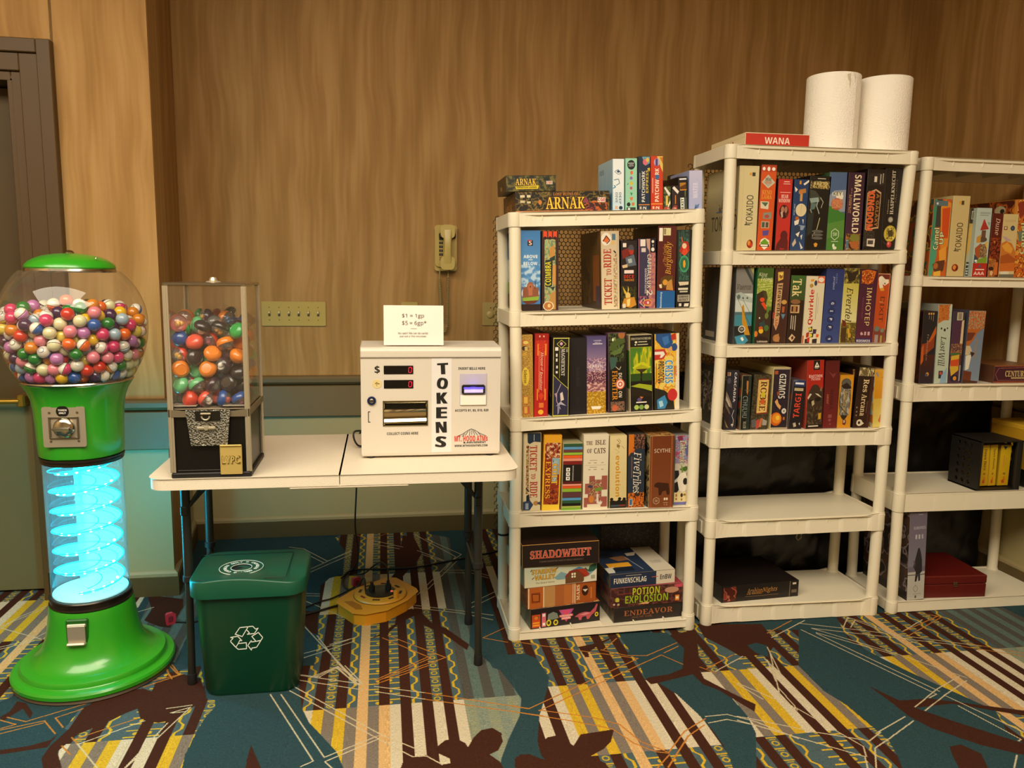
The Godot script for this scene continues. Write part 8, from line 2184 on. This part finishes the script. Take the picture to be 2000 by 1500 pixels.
		"F 421a28;R 0 0 1 .05 a85c34;R 0 .93 1 .07 9a4a2c;L a8685c .008 .03 .5 .1 .15 .98 .1;L a8685c .008 .03 .5 .1 .85 .98 .85;T CENTURY .26 .3 .5 .34 dcc888 s 0;R .4 .68 .4 .1 b09868",
		"F 5a3826;E .4 .6 .16 .2 6a4830", "F 8a5a2c;G 0 0 1 1 6a4020 8a5c30"],
	["card_game_box", 2.4134, 0.5104, 1.222, 0.0396, 0.1722, 0.16, -1.9983, 0, "game box", "left one of three yellow card-game boxes in the black crate", "yellow card game boxes in the crate",
		"F d0a814;G 0 0 1 1 d8b41c c89a10;T Dawn_Hero .42 .1 .3 .52 4a3418 s 1;T w .4 .68 .24 .06 4a3418 s 1;T edge .4 .78 .3 .16 c0451c s 1;P c0451c .3 .88 .5 .84 .6 .92 .4 .95",
		"F a8860f", "F c89818"],
	["card_game_box", 2.4538, 0.5104, 1.222, 0.0354, 0.1729, 0.16, -1.6054, 0, "game box", "middle one of three yellow card-game boxes in the black crate", "yellow card game boxes in the crate",
		"F d0a814;G 0 0 1 1 d8b41c c89a10;T Space_Planets, .42 .1 .3 .52 4a3418 s 1;T w .4 .68 .24 .06 4a3418 s 1;T edge .4 .78 .3 .16 c0451c s 1;P c0451c .3 .88 .5 .84 .6 .92 .4 .95",
		"F a8860f", "F c89818"],
	["card_game_box", 2.4981, 0.5104, 1.222, 0.0492, 0.1717, 0.16, 0.2151, 0, "game box", "right one of three yellow card-game boxes in the black crate, with a blue fleck", "yellow card game boxes in the crate",
		"F d0a814;G 0 0 1 1 d8b41c c89a10;P 2c3a5c .2 .02 .6 .04 .4 .12;R .35 .25 .1 .3 c89030;R .55 .3 .06 .2 c89030;T w .4 .68 .24 .06 4a3418 s 1;T edge .4 .78 .3 .16 c0451c s 1;P c0451c .3 .88 .5 .84 .6 .92 .4 .95",
		"F a8860f", "F c89818"],
	["board_game_box", 2.1058, 0.0449, 1.254, 0.0781, 0.3782, 0.3, -2.8992, 0, "game box", "tall grey-violet game box with a bundled-up figure standing in snow", "game boxes on the right-hand unit's bottom shelf",
		"F 6c6472;G 0 0 1 .62 6a6070 7a7684;R 0 .68 1 .32 b8b4aa;R .5 .035 .26 .006 b0a8b0;T EUROPEES .26 .17 .68 .03 c8c4c8 n 0;R .36 .26 .1 .05 b8b4b8;R .54 .26 .1 .05 b8b4b8;R .72 .26 .1 .05 a8a4a8;E .6 .44 .08 .03 2c2628;P 2e282a .5 .45 .7 .45 .8 .55 .82 .68 .72 .7 .74 .78 .64 .79 .6 .72 .52 .79 .42 .79 .46 .68 .3 .62 .4 .54;P 5a4a44 .3 .55 .42 .56 .4 .64;R 0 .71 1 .01 4a4648;L 6a6868 .02 .36 .86 .48 .83 .6 .86 .6 .89 .48 .91 .36 .88 .36 .86;R .35 .93 .5 .006 8a8684;R .46 .95 .1 .03 5a5654",
		"F 2c2422;N 0 0 1 .9 3 2.5 201a1a 5a4a4a 8a7c7c 3a2c26 4a3428;R 0 .92 1 .08 1a1412", ""],
]
